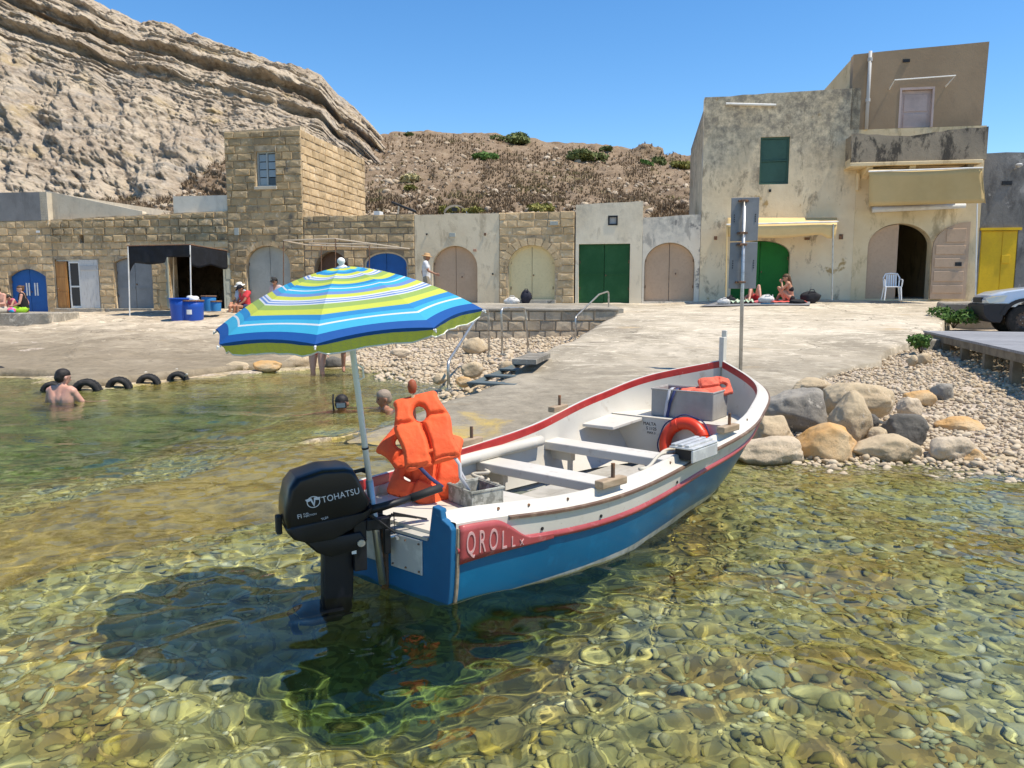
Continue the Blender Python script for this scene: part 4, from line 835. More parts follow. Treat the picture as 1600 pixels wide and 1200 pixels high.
# ---- D: low stone house right of the tower
h = House('low_stone_house', 'low stone house with brown and blue arched doors beside the tower', 478, 649)
xl, xr = h.x(476.5), h.x(648.5); zt = h.z(336, 560); dB = arch_poly(*h.arch(476 + 16, 546, 393, 425, 478)); dU = arch_poly(*h.arch(569, 637, 393, 412, 478))
rl = ragged([(xr, h.z(333, 648)), (xl, h.z(340, 480))], 0.025, 0.4, 8)
h.wall([(xl, -0.5), (xr, -0.5)] + rl, [dB, dU], MORT_D); h.body(xl, xr, zt, 6, MORT)
zm = h.z(366, 560); print('D', lay_bricks(h, xl + 0.01, xr, 0, zm, [dB, dU], BLK, seed=9) + lay_bricks(h, xl + 0.01, xr, zm, zt, (), BLK_WORN_SHADE, w=(0.4, 0.7), seed=10))
double_door(h, dB, paint('brown_door_paint', (0.10, 0.055, 0.035)), 0.3); double_door(h, dU, P_BLUE, 0.14, frame=lt)
MB().bb((h.x(577), 0.6, zt - 0.1), (h.x(586), 1.0, h.z(327, 580))).build('roof_post', WHITEP, h.root)
x0, z0 = h.p(612, 316, 2.5); x1, z1 = h.p(650, 331, 2.5); MB().tube([(x0, 2.5, z0), (x1, 2.5, z1)], 0.05, 6).build('roof_bar', BLACKP, h.root); MB().tube([(x0 + 0.2, 2.5, z1 - 0.3), (x0 + 0.3, 2.5, z0 - 0.1)], 0.04, 6).build('roof_bar_prop', lt, h.root)
# ---- E: cream house
CREAM = plaster('cream_plaster', (0.78, 0.65, 0.455), (0.68, 0.55, 0.37), (0.38, 0.295, 0.19), (0.53, 0.64))
h = House('cream_house', 'cream plastered boathouse with tan arched door', 649, 780); xl, xr = h.x(648.8), h.x(780); dT = arch_poly(*h.arch(676, 746, 384, 418, 476))
h.wall([(xl, -0.5), (xr, -0.5)] + ragged([(xr, h.z(333, 779)), (xl, h.z(336, 650))], 0.02, 0.4, 11), [dT], CREAM); h.body(xl, xr, h.z(334, 715), 6, CREAM); double_door(h, dT, P_TAN, 0.2, plate=True)
plaque(h, 707, 367, 0.22, 0.14, P_PALE, 0.01); vent(h, 758, 366, 0.07, 0.09, IRON); vent(h, 667, 366, 0.05, 0.06); vent(h, 770, 428, 0.05, 0.06); plaque(h, 742, 391, 0.12, 0.08, paint('number_plate', (0.45, 0.25, 0.16)), 0.0)
# ---- F: stone boathouse with cream door
h = House('brown_stone_boathouse', 'brown stone boathouse with cream arched door', 780, 898); xl, xr = h.x(780.3), h.x(897); dF = arch_poly(*h.arch(794, 867, 383, 416, 472))
zt = h.z(331, 840); h.wall([(xl, -0.5), (xr, -0.5)] + ragged([(xr, h.z(330, 897)), (xl, h.z(334, 781))], 0.02, 0.4, 12), [dF], MORT); h.body(xl, xr, zt, 6, MORT)
ring = arch_poly(dF[0][0] - 0.02, dF[1][0] + 0.02, 0, h.z(416, 830), h.z(383, 830) + 0.28); print('F', lay_bricks(h, xl, xr, 0, zt, [ring], BLK, seed=13, gap=0.016)); voussoirs(h, dF[0][0], dF[1][0], h.z(416, 830), h.z(383, 830), BLK, 11, 0.26, 0.035)
double_door(h, dF, P_CREAM, 0.16, frame=P_CREAM); plaque(h, 866, 349, 0.28, 0.13, P_PALE); MB().bb((dF[0][0] - 0.05, -0.35, -0.1), (dF[1][0] + 0.05, 0.1, 0.12)).build('door_step', MAT_CONC, h.root, bevel=0.015)
# ---- G: white house with green doors
WP = top_dirt(plaster('whitewash', (0.82, 0.71, 0.53), (0.74, 0.62, 0.44), (0.40, 0.33, 0.24), (0.56, 0.68)), 3.4, 5.2, (0.30, 0.27, 0.22), 0.5)
h = House('white_house', 'tall whitewashed boathouse with square green double door', 899, 1002); xl, xr = h.x(899), h.x(1003); dGr = rect(h.x(904), h.x(984), h.z(474, 943), h.z(381, 943)); wn_ = rect(h.x(949), h.x(964), h.z(352, 956), h.z(337, 956))
zt = h.z(317, 950); h.wall([(xl, -0.5), (xr, -0.5)] + ragged([(xr, h.z(314, 1002)), (xl, h.z(320, 900))], 0.012, 0.5, 14), [dGr, wn_], WP); h.body(xl, xr, zt, 6, WP)
lf = double_door(h, dGr, P_GREEN, 0.12, ledges=(h.z(428, 943), h.z(386, 943), h.z(470, 943)))
x0, x1, z0, z1 = wn_[0][0], wn_[1][0], wn_[0][1], wn_[2][1]; o = MB().bb((x0, -0.02, z0), (x0 + 0.05, 0.1, z1)).bb((x1 - 0.05, -0.02, z0), (x1, 0.1, z1)).bb((x0 + 0.051, -0.018, z0), (x1 - 0.051, 0.098, z0 + 0.05)).bb((x0 + 0.051, -0.018, z1 - 0.05), (x1 - 0.051, 0.098, z1)).build('window', BLACKP, h.root); MB().bb((x0 + 0.05, 0.05, z0 + 0.05), (x1 - 0.05, 0.06, z1 - 0.05)).build('pane', PVC, o)
# ---- H: grey house with tan-pink door
GP = top_dirt(plaster('pale_grey_plaster', (0.76, 0.68, 0.55), (0.68, 0.585, 0.45), (0.30, 0.27, 0.23), (0.53, 0.60), ((0.27, 0.25, 0.22), 1.6, 0.585)), 3.2, 4.2, (0.25, 0.24, 0.22), 0.6)
h = House('grey_house', 'pale grey boathouse with wide pinkish tan arched door', 1003, 1093); xl, xr = h.x(1003.4), h.x(1093); dH = arch_poly(*h.arch(995.5 + 1, 1088, 376, 412, 471)); dH = arch_poly(h.x(1004), h.x(1088), dH[0][1], h.z(412, 1043), h.z(376, 1043))
zt = h.z(338, 1043); h.wall([(xl - 0.0, -0.5), (xr, -0.5)] + ragged([(xr, h.z(335, 1092)), (xl, h.z(340, 1004))], 0.012, 0.5, 15), [shrink(dH, 0.06)], GP); h.body(xl, xr, zt, 6, GP); double_door(h, shrink(dH, 0.06), P_TAN, 0.2, plate=True)
# ---- I: big cream house
IP = top_dirt(plaster('big_house_plaster', (0.80, 0.67, 0.46), (0.70, 0.56, 0.36), (0.33, 0.265, 0.18), (0.55, 0.64), ((0.44, 0.305, 0.14), 1.2, 0.635), 0.85), 4.6, 7.0, (0.17, 0.15, 0.125), 0.8)
h = House('cream_two_storey_house', 'cream two-storey house with green window and stained flaking plaster', 1093, 1330, group='houses behind the ramp'); xl, xr = h.x(1093.5), h.x(1331); zt = h.z(147, 1210)
wI = rect(h.x(1181), h.x(1226), h.z(288, 1204), h.z(214, 1204)); dI = arch_poly(*h.arch(1142, 1233, 376, 398, 468))
h.wall([(xl, -0.5), (xr, -0.5)] + ragged([(xr, h.z(138, 1328)), (h.x(1290), h.z(140, 1290)), (xl, h.z(152, 1100))], 0.025, 0.4, 16), [wI, dI], IP, 0.5); h.body(xl, xr, zt, 8, IP, thick=0.5)
x0, x1, z0, z1 = wI[0][0], wI[1][0], wI[0][1], wI[2][1]; WGN = paint('green_window_paint', (0.05, 0.115, 0.085))
o = MB().bb((x0, 0.06, z0), (x0 + 0.06, 0.14, z1)).bb((x1 - 0.06, 0.06, z0), (x1, 0.14, z1)).bb((x0 + 0.061, 0.062, z0), (x1 - 0.061, 0.138, z0 + 0.06)).bb((x0 + 0.061, 0.062, z1 - 0.06), (x1 - 0.061, 0.138, z1)).bb((x0 + 0.061, 0.055, (z0 + z1) / 2 - 0.02), (x1 - 0.061, 0.135, (z0 + z1) / 2 + 0.02)).build('window', WGN, h.root)
for a, b in ((z0 + 0.07, (z0 + z1) / 2 - 0.03), ((z0 + z1) / 2 + 0.03, z1 - 0.07)): MB().bb((x0 + 0.05, 0.09, a), (x1 - 0.05, 0.1, b)).build('shutter_panel', WGN, o)
double_door(h, dI, P_GRN2, 0.2)
x0, z0 = h.p(1134, 163); x1, z1 = h.p(1212, 165); MB().tube([(x0, -0.08, z0), (x1, -0.08, z1)], 0.04, 8).build('awning_rail', WHITEP, h.root); vent(h, 1203, 298, 0.07, 0.08); vent(h, 1118, 372, 0.1, 0.12, IRON); vent(h, 1314, 370, 0.12, 0.16, IRON); vent(h, 1261, 373, 0.16, 0.08, IRON)
# canvas awning over the green door
YEL = M('yellow_canvas', (0.74, 0.54, 0.25), 0.85, [(1.2, (0.66, 0.47, 0.21), 0.4, 0.65)], [(5, 0.4, 0.02)])
t_aw = thing('door_awning', 'pale yellow canvas awning above the green door', 'awning', FW(*[(a, h.d, b) for a, b in [FP(1225, 350)]][0]), FA)
def fl(t, u, v, out):                                          # pixel at a distance out in front of the wall -> local to t (t stands on the wall plane)
    a, z = FP(u, v, -out); b = (FO + FE * a + FI * (-out) + Vector((0, 0, z))) - t.location; return (b.dot(FE), b.dot(FI), b.z)
rows = []
for k in range(9):
    kk = k / 8; row = []
    for j in range(17):
        jj = j / 16; u = 1137 + (1308 - 1137) * jj; sag = 4 * jj * (1 - jj)
        if kk < 0.55: q = kk / 0.55; row.append(fl(t_aw, u, 346 + 0.5 * sag, 0.02 + 1.15 * q) if False else (lambda A, B: tuple(A[i] + (B[i] - A[i]) * q for i in range(3)))(fl(t_aw, u, 340, 0.03), fl(t_aw, u, 352 - 4 * jj, 1.2)))
        else: q = (kk - 0.55) / 0.45; row.append((lambda A, B: tuple(A[i] + (B[i] - A[i]) * q for i in range(3)))(fl(t_aw, u, 352 - 4 * jj, 1.2), fl(t_aw, u - 4 * q * jj, 372 - 7 * abs(jj - 0.3) - 3 * math.sin(jj * 9) * 0.4 + (6 if jj > 0.9 else 0), 1.16)))
    rows.append(row)
o = MB().grid(rows).build('canvas', YEL, t_aw, smooth=True); sm = o.modifiers.new('t', 'SOLIDIFY'); sm.thickness = 0.008
MB().tube([fl(t_aw, 1135, 351, 1.2), fl(t_aw, 1310, 346.5, 1.2)], 0.025, 8).build('front_bar', WHITEP, t_aw)
for u, vb in ((1136, 466), (1302, 469)): MB().tube([fl(t_aw, u, 350, 1.2), fl(t_aw, u - 2, vb, 1.15)], 0.022, 8).build('post', STEEL if u > 1200 else YEL, t_aw)
# ---- J: tan house with balcony and big arched door
JP = plaster('cream_lower_plaster', (0.78, 0.63, 0.40), (0.68, 0.53, 0.31), (0.33, 0.24, 0.13), (0.53, 0.64)); TP = plaster('brown_render', (0.36, 0.26, 0.165), (0.32, 0.23, 0.145), (0.27, 0.195, 0.125), (0.55, 0.7), None, 0.6, 0.012)
h = House('balcony_house', 'house with brown upper storey, balcony and big arched doorway', 1331, 1526, group='houses behind the ramp'); xl, xr = h.x(1331.2), h.x(1526); zf = h.z(200, 1420)
dJ = arch_poly(*h.arch(1353, 1452, 349, 385, 467)); h.wall([(xl, -0.5), (xr, -0.5), (xr, zf), (xl, zf)], [dJ], JP, 0.4)
xu0, xu1 = h.x(1317), h.x(1518); zA, zB = h.z(86, 1318), h.z(66, 1522); dU_ = rect(h.x(1390), h.x(1443), zf + 0.01, h.z(137, 1416))
h.wall([(xu0, zf + 0.003), (xu1, zf + 0.003)] + ragged([(xu1 + 0.05, zB), (xu0, zA)], 0.012, 0.8, 17), [dU_], TP, 0.35, 0.0, 'upper_wall')
MB().bb((xu0 + 0.01, 0.353, zf + 0.01), (xu0 + 0.35, 6, zA - 0.05)).build('upper_side_wall', JP, h.root); MB().bb((xu1 - 0.35, 0.353, zf + 0.01), (xu1 - 0.01, 6, zB - 0.05)).build('upper_side_wall', TP, h.root); MB().bb((xu0 + 0.36, 0.36, zA - 0.5), (xu1 - 0.36, 6, zA - 0.25)).build('roof', ROOFM, h.root)
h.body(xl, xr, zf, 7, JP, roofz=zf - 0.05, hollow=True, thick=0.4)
hp = half(shrink(dJ, 0.02), h.x(1403), -1); me = filled([hp], 0.06); me.transform(Matrix.Translation((0, 0.12, 0))); me.materials.clear(); link('door_leaf', me, h.root, P_TAN)
# the other leaf stands open in front of the wall
x0, x1 = h.x(1455, -0.12), h.x(1511, -0.12); zb_, zt_, zs_ = h.z(467, 1480), h.z(347, 1505), h.z(388, 1460)
pl = [(x0, zb_), (x1, zb_), (x1, zt_)] + [(x1 - (x1 - x0) * math.sin(k / 8 * math.pi / 2), zs_ + (zt_ - zs_) * math.cos(k / 8 * math.pi / 2)) for k in range(1, 9)]
me = filled([pl], 0.06); me.transform(Matrix.Translation((0, -0.16, 0))); me.materials.clear(); o = link('open_door_leaf', me, h.root, P_TAN); o['label'] = 'tan door leaf folded open against the wall, with five framed panels'
for v0, v1, uu in ((352, 379, 1464), (384, 398, 1460), (404, 418, 1459), (424, 440, 1459), (446, 458, 1458)):
    a, b = h.x(uu + (5 if v0 == 352 else 0), -0.16), h.x(1506, -0.16)
    if v0 == 352: a += 0.12
    MB().bb((a, -0.185, h.z(v1, 1480)), (b, -0.158, h.z(v0 + (6 if v0 == 352 else 0), 1480))).build('panel', P_TAN, o, bevel=0.012)
MB().bb((h.x(1492, -0.2), -0.2, h.z(416, 1495)), (h.x(1502, -0.2), -0.18, h.z(410, 1495))).build('lock', BLACKP, o)
lf = MB().bb((dU_[0][0] + 0.06, 0.1, dU_[0][1]), (dU_[1][0] - 0.06, 0.16, dU_[2][1] - 0.08)).build('upper_door', P_PINK, h.root); 
for a, b in ((0.1, 0.62), (0.68, 1.45)): MB().bb((dU_[0][0] + 0.16, 0.08, dU_[2][1] - 0.1 - b), (dU_[1][0] - 0.16, 0.102, dU_[2][1] - 0.1 - a)).build('panel', P_PINK, lf, bevel=0.01)
MB().bb((dU_[0][0], -0.01, dU_[0][1]), (dU_[0][0] + 0.06, 0.16, dU_[2][1])).bb((dU_[1][0] - 0.06, -0.01, dU_[0][1]), (dU_[1][0], 0.16, dU_[2][1])).bb((dU_[0][0] + 0.061, -0.008, dU_[2][1] - 0.07), (dU_[1][0] - 0.061, 0.158, dU_[2][1])).build('door_frame', P_PINK, h.root)
# balcony
BD = plaster('blackened_concrete', (0.38, 0.31, 0.22), (0.26, 0.215, 0.16), (0.06, 0.053, 0.045), (0.49, 0.58), None, 0.9, 0.04)
b0, b1 = h.x(1321, -0.75), h.x(1529, -0.75); zt_, zb_ = h.z(205, 1420, -0.75), h.z(252, 1420, -0.75)
me = filled([[(b0, zb_), (b1, zb_)] + ragged([(b1, h.z(198, 1528, -0.75)), (h.x(1470, -0.75), h.z(203, 1470, -0.75)), (h.x(1410, -0.75), h.z(213, 1410, -0.75)), (b0, h.z(209, 1322, -0.75))], 0.03, 0.22, 18)], 0.12); me.transform(Matrix.Translation((0, -0.75, 0))); me.materials.clear(); bal = link('balcony', me, h.root, BD)
MB().bb((b0, -0.629, zb_), (b1, -0.003, zb_ + 0.15)).build('slab', JP, bal); MB().bb((b0, -0.629, zb_ + 0.153), (b0 + 0.12, -0.003, zt_ - 0.05)).build('balcony_side', BD, bal); MB().bb((b1 - 0.12, -0.629, zb_ + 0.153), (b1, -0.003, zt_ + 0.05)).build('balcony_side', BD, bal)
MB().bb((b0 - 0.04, -0.8, zb_ - 0.12), (b1 - 0.1, -0.004, zb_ - 0.003)).build('ledge', JP, bal, bevel=0.02)
for u in (1347, 1412, 1500):
    x = h.x(u, -0.4); MB().prism([(0, 0), (0, 0)], 0, 0) if False else None
    mb = MB(); pr = [(-0.003, zb_ - 0.125), (-0.7, zb_ - 0.125), (-0.62, zb_ - 0.26), (-0.15, zb_ - 0.34), (-0.003, zb_ - 0.42)]
    n = len(pr); mb.add([(x - 0.09, y, z) for y, z in pr] + [(x + 0.09, y, z) for y, z in pr], [tuple(range(n)), tuple(range(2 * n - 1, n - 1, -1))] + [(i, i + n, (i + 1) % n + n, (i + 1) % n) for i in range(n)]); mb.build('bracket', JP if u < 1490 else BD, bal)
x = h.x(1341); o = MB().tube([(x, -0.07, h.z(203, 1341)), (x, -0.07, h.z(82, 1341))], 0.055, 10).build('drain_pipe', PVC, h.root, smooth=True)
for v in (95, 158): MB().tube([(x, -0.07, h.z(v, 1341) - 0.05), (x, -0.07, h.z(v, 1341) + 0.05)], 0.075, 10).build('pipe_joint', PVC, o)
MB().tube([(h.x(1332), -0.08, h.z(272, 1332)), (h.x(1332), -0.08, h.z(298, 1332))], 0.06, 8).build('drain_pipe', JP, h.root); vent(h, 1416, 95, 0.2, 0.09)
x0, z0 = h.p(1398, 125, -0.5); x1, z1 = h.p(1493, 118, -0.5); MB().tube([h_ for h_ in ((x0, -0.01, z0 - 0.15), (x0, -0.5, z0), (x1, -0.5, z1), (x1 - 0.1, -0.01, z1 - 0.2))], 0.022, 6).build('clothes_rail', WHITEP, h.root)
# awning of the big doorway
OLV = M('olive_canvas', (0.58, 0.415, 0.19), 0.85, [(0.9, (0.51, 0.36, 0.155), 0.4, 0.65)], [(3, 0.5, 0.03)])
t_a2 = thing('garage_awning', 'olive yellow canvas awning hanging under the balcony', 'awning', FW(*[(a, 0, b) for a, b in [FP(1445, 320)]][0]), FA); rows = []
for k in range(12):
    row = []
    for j in range(25):
        jj = j / 24; u = 1358 + (1534 - 1358) * jj; kk = k / 11
        if kk < 0.36: q = kk / 0.36; A, B = fl(t_a2, u, 262, 0.45), fl(t_a2, u, 268 - 6 * jj, 1.15)
        else: q = (kk - 0.36) / 0.64; A, B = fl(t_a2, u, 268 - 6 * jj, 1.15), fl(t_a2, u + (4 * jj), 322 - 5 * jj, 1.08)
        p = [A[i] + (B[i] - A[i]) * q for i in range(3)]; p[1] += 0.03 * math.sin(jj * 21 + kk * 2) * q; p[2] += -0.05 * math.sin(jj * math.pi) * (q if kk < 0.36 else 1 - q); row.append(tuple(p))
    rows.append(row)
o = MB().grid(rows).build('canvas', OLV, t_a2, smooth=True); sm = o.modifiers.new('t', 'SOLIDIFY'); sm.thickness = 0.008
rows = []
for k in range(6): rows.append([(lambda A, B, q: tuple(A[i] + (B[i] - A[i]) * q for i in range(3)))(fl(t_a2, 1534, 262, 1.15), fl(t_a2, 1540 - 24 * (1 - j / 5), 318 - 50 * (1 - j / 5), 1.1 - 0.75 * (1 - j / 5)), k / 5) for j in range(6)])
o = MB().grid(rows).build('corner_flap', YEL, t_a2, smooth=True); sm = o.modifiers.new('t', 'SOLIDIFY'); sm.thickness = 0.008
MB().tube([fl(t_a2, 1357, 268, 1.15), fl(t_a2, 1536, 262, 1.15)], 0.025, 8).build('front_bar', WHITEP, t_a2); MB().tube([fl(t_a2, 1527, 318, 1.12), fl(t_a2, 1524, 470, 1.1)], 0.018, 8).build('post', WHITEP, t_a2)
MB().tube([fl(t_a2, 1363, 328, 0.16), fl(t_a2, 1508, 321, 0.16)], 0.085, 10).build('roller_box', WHITEP, t_a2, smooth=True)
# ---- K: grey house with yellow door
KP = plaster('dark_grey_render', (0.26, 0.245, 0.225), (0.19, 0.18, 0.165), (0.10, 0.095, 0.09), (0.48, 0.62), ((0.34, 0.32, 0.29), 2.2, 0.62), 0.8, 0.05)
h = House('dark_grey_house', 'dark grey rendered house with yellow metal door', 1527, 1690, group='houses behind the ramp'); xl, xr = h.x(1526.3), h.x(1760); dK = rect(h.x(1528), h.x(1588), h.z(469, 1555), h.z(359, 1555))
h.wall([(xl, -0.6), (xr, -0.6)] + ragged([(xr, h.z(236, 1680)), (xl, h.z(240, 1530))], 0.02, 0.6, 19), [shrink(dK, 0.02)], KP); h.body(xl, xr, h.z(238, 1600), 6, KP)
o = MB().bb((dK[0][0] + 0.03, 0.02, dK[0][1]), (dK[1][0] - 0.03, 0.08, dK[2][1] - 0.03)).build('door', P_YEL, h.root); xm = (dK[0][0] + dK[1][0]) / 2
for a, b in ((dK[0][0] + 0.05, xm + 0.08), (xm + 0.1, dK[1][0] - 0.05)): MB().bb((a, 0.005, dK[0][1] + 0.03), (b, 0.021, dK[2][1] - 0.06)).build('door_panel', P_YEL, o, bevel=0.006)
a, z = h.p(1571, 405); MB().bb((a - 0.12, -0.02, z - 0.13), (a + 0.12, 0.006, z + 0.13)).build('lock_box', P_YEL, o, bevel=0.01); MB().bb((dK[0][0] - 0.02, -0.06, dK[2][1] - 0.02), (dK[1][0] + 0.05, 0.1, dK[2][1] + 0.06)).build('lintel', P_YEL, h.root); vent(h, 1573, 286, 0.28, 0.12)
x, z = h.p(1592, 262, -0.3); MB().lathe([(0.02, 0.0), (0.10, 0.05), (0.11, 0.09), (0.06, 0.13)], 12, (x, -0.3, z)).tube([(x, 0.02, z), (x, -0.3, z + 0.05)], 0.02, 6).build('wall_lamp', PVC, h.root)
# ------------------------------------------------------------------ the boat
BX0, BY0, BH = -0.69, 4.227, rad(50.56 - 90)
BMAT = Matrix.Translation((BX0, BY0, 0)) @ Matrix.Rotation(BH, 4, 'Z')
LB = 4.41
def hermite(t, k, v):
    k, v = np.array(k, float), np.array(v, float); m = np.gradient(v, k); i = np.clip(np.searchsorted(k, t) - 1, 0, len(k) - 2); hh = k[i + 1] - k[i]; u = (t - k[i]) / hh
    return (2 * u ** 3 - 3 * u ** 2 + 1) * v[i] + (u ** 3 - 2 * u ** 2 + u) * hh * m[i] + (-2 * u ** 3 + 3 * u ** 2) * v[i + 1] + (u ** 3 - u ** 2) * hh * m[i + 1]
def Bs(t): return hermite(np.asarray(t, float), [0, .25, .5, .75, .9, .97, 1], [.515, .79, .82, .835, .575, .215, .03])
def Zs(t): return 0.40 + 0.542 * np.asarray(t, float) ** 2.8 + 0.05 * np.exp(-(np.asarray(t, float) / 0.13) ** 2)
def Zk(t): return ip(t, [(0, -.05), (.25, -.16), (.6, -.19), (.8, -.16), (.88, -.09), (.93, .02), (.965, .25), (.985, .55), (1.0, .93)])
def Pp(t): return ip(t, [(0, .03), (.15, .05), (.31, .06), (.45, .12), (.64, .25), (.76, .41), (.9, .65), (1, .8)])
def hull_b(t, z, off=0.0):                                     # half breadth of the hull at station t, height z
    t = np.asarray(t, float); zk, zs = Zk(t), Zs(t); w = np.clip((z - zk) / np.maximum(zs - zk, 1e-3), 0.0005, 1.3)
    return np.maximum(Bs(t) * np.where(w <= 1, w ** Pp(t), 1 + (w - 1) * Pp(t)) + off, 0.004)
T = np.concatenate([np.linspace(0, 0.8, 34), np.linspace(0.815, 1, 26)])
def strip(side, fns):                                          # rows of (offset function b, z) over T -> points
    return [[(side * float(b(t)), float(t * LB), float(z(t))) for t in T] for b, z in fns]
HBLUE = M('hull_blue_paint', (0.002, 0.125, 0.255), 0.28, [(1.2, (0.002, 0.10, 0.21), 0.4, 0.65), (5, (0.004, 0.15, 0.30), 0.55, 0.7)], [(3, 0.12, 0.01)], coord='obj', spec=0.5)
def hull_paint():
    t = HBLUE.node_tree; b = t.nodes['Principled BSDF']; src = b.inputs['Base Color'].links[0].from_socket; v = nd(t, 'TexCoord').outputs['Object']; sx = nd(t, 'SeparateXYZ'); t.links.new(v, sx.inputs[0])
    lim = mth(t, 'ADD', mth(t, 'MULTIPLY', sx.outputs['Y'], 0.034), -0.018); f = remap(t, mth(t, 'SUBTRACT', mth(t, 'ADD', sx.outputs['Z'], mth(t, 'MULTIPLY', noise(t, v, 6, 4), 0.008)), lim), 0.004, 0.0)
    wc = mixc(t, remap(t, noise(t, v, 9, 6, 0.7), 0.45, 0.65), (0.50, 0.49, 0.44), (0.30, 0.30, 0.26)); c = mixc(t, f, src, wc)
    sc = mth(t, 'MULTIPLY', remap(t, noise(t, v, 26, 8, 0.8, (1, 0.8, 0.25), 1.5), 0.665, 0.69), remap(t, noise(t, v, 2.2, 3), 0.56, 0.64)); c = mixc(t, sc, c, (0.55, 0.6, 0.62)); t.links.new(c, b.inputs['Base Color'])
hull_paint()
BWHITE = M('boat_white_paint', (0.62, 0.585, 0.51), 0.45, [(1.5, (0.56, 0.52, 0.44), 0.4, 0.65), (9, (0.46, 0.40, 0.32), 0.6, 0.74), (30, (0.40, 0.35, 0.28), 0.68, 0.74)], [(6, 0.15, 0.006)], coord='obj'); BRED = M('boat_red_paint', (0.42, 0.035, 0.03), 0.35, [(6, (0.30, 0.02, 0.02), 0.45, 0.65), (22, (0.50, 0.18, 0.15), 0.66, 0.74)], coord='obj'); BPINK = M('strake_faded_red', (0.42, 0.085, 0.085), 0.35, [(3, (0.34, 0.06, 0.06), 0.4, 0.6), (14, (0.50, 0.2, 0.19), 0.6, 0.75)], coord='obj')
RUBW = M('rub_rail_wood', (0.13, 0.075, 0.05), 0.6, [(8, (0.22, 0.15, 0.10), 0.5, 0.65)], coord='obj'); RAWW = M('bare_wood', (0.40, 0.30, 0.20), 0.8, [(6, (0.30, 0.215, 0.135), 0.42, 0.6, (5, 1, 5))], [(18, 0.4, 0.005)], coord='obj'); BGREY = M('bottom_boards', (0.42, 0.40, 0.36), 0.8, [(5, (0.32, 0.30, 0.26), 0.4, 0.6)], coord='obj')
boat = thing('rowing_boat', 'blue and white wooden boat with red trim moored with its stern towards us', 'boat', (BX0, BY0, 0), BH)
ws = np.linspace(0, 1, 15) ** 1.6
for sd, nm in ((1, 'hull_side'), (-1, 'hull_side')):
    rows = [[(sd * float(hull_b(t, Zk(t) + w * (Zs(t) - 0.158 - Zk(t)))) if w > 0 else 0.0, float(t * LB), float(Zk(t) + w * (max(Zs(t) - 0.158, Zk(t) + 0.002) - Zk(t)))) for t in T] for w in ws]
    MB().grid(rows).build(nm, HBLUE, boat, smooth=True).cycles.is_caustics_receiver = True
    MB().grid(strip(sd, [(lambda t: hull_b(t, Zs(t) - 0.164), lambda t: Zs(t) - 0.164), (lambda t: hull_b(t, Zs(t) - 0.164) + 0.016, lambda t: Zs(t) - 0.159), (lambda t: hull_b(t, Zs(t) - 0.138) + 0.019, lambda t: Zs(t) - 0.138), (lambda t: hull_b(t, Zs(t) - 0.124) + 0.002, lambda t: Zs(t) - 0.122)])).build('strake', BPINK, boat, smooth=True)
    MB().grid(strip(sd, [(lambda t: hull_b(t, Zs(t) - 0.16), lambda t: Zs(t) - 0.16), (lambda t: hull_b(t, Zs(t) - 0.06) + 0.001, lambda t: Zs(t) - 0.06), (lambda t: Bs(t), lambda t: Zs(t))])).build('topside', BWHITE, boat, smooth=True)
    MB().grid([r[3:-6] for r in strip(sd, [(lambda t: Bs(t) - 0.002, lambda t: Zs(t) - 0.022), (lambda t: Bs(t) + 0.014, lambda t: Zs(t) - 0.018), (lambda t: Bs(t) + 0.014, lambda t: Zs(t) - 0.003), (lambda t: Bs(t) - 0.004, lambda t: Zs(t) + 0.004)])]).build('rub_rail', RUBW, boat)
    MB().grid(strip(sd, [(lambda t: Bs(t), lambda t: Zs(t)), (lambda t: Bs(t) - 0.004, lambda t: Zs(t) + 0.006), (lambda t: np.maximum(Bs(t) - 0.065, 0.01), lambda t: Zs(t) + 0.008), (lambda t: np.maximum(Bs(t) - 0.075, 0.008), lambda t: Zs(t) + 0.05), (lambda t: np.maximum(Bs(t) - 0.085, 0.006), lambda t: Zs(t) + 0.055), (lambda t: np.maximum(Bs(t) - 0.105, 0.005), lambda t: Zs(t) + 0.052)])).build('gunwale', BWHITE, boat, smooth=True)
    MB().grid(strip(sd, [(lambda t: np.maximum(Bs(t) - 0.105, 0.005), lambda t: Zs(t) + 0.052), (lambda t: np.maximum(Bs(t) - 0.11, 0.004), lambda t: Zs(t) + 0.045), (lambda t: np.maximum(Bs(t) - 0.112, 0.004), lambda t: Zs(t) - 0.012)])).build('coaming', BRED, boat)
    MB().grid(strip(sd, [(lambda t, q=q: np.maximum(np.minimum(hull_b(t, (1 - q) * (Zs(t) - 0.012) + q * max(0.055, Zk(t) + 0.03)) - 0.05, Bs(t) - 0.112), 0.003), lambda t, q=q: (1 - q) * (Zs(t) - 0.012) + q * max(0.055, float(Zk(t)) + 0.03)) for q in np.linspace(0, 1, 8)])).build('inner_lining', BWHITE, boat, smooth=True)
fl_ = [(float(hull_b(t, 0.07)) - 0.045, t * LB) for t in T if Zk(t) < 0.0]
for k, (a, b) in enumerate([(-0.47, -0.29), (-0.285, -0.1), (-0.095, 0.095), (0.1, 0.285), (0.29, 0.47)]):
    ls = [l for w, l in fl_ if w > max(abs(a), abs(b)) + 0.03]
    MB().bb((a, min(ls) + 0.02, 0.055), (b, max(ls) - 0.05, 0.075 + 0.001 * k)).build('bottom_board', BGREY, boat)
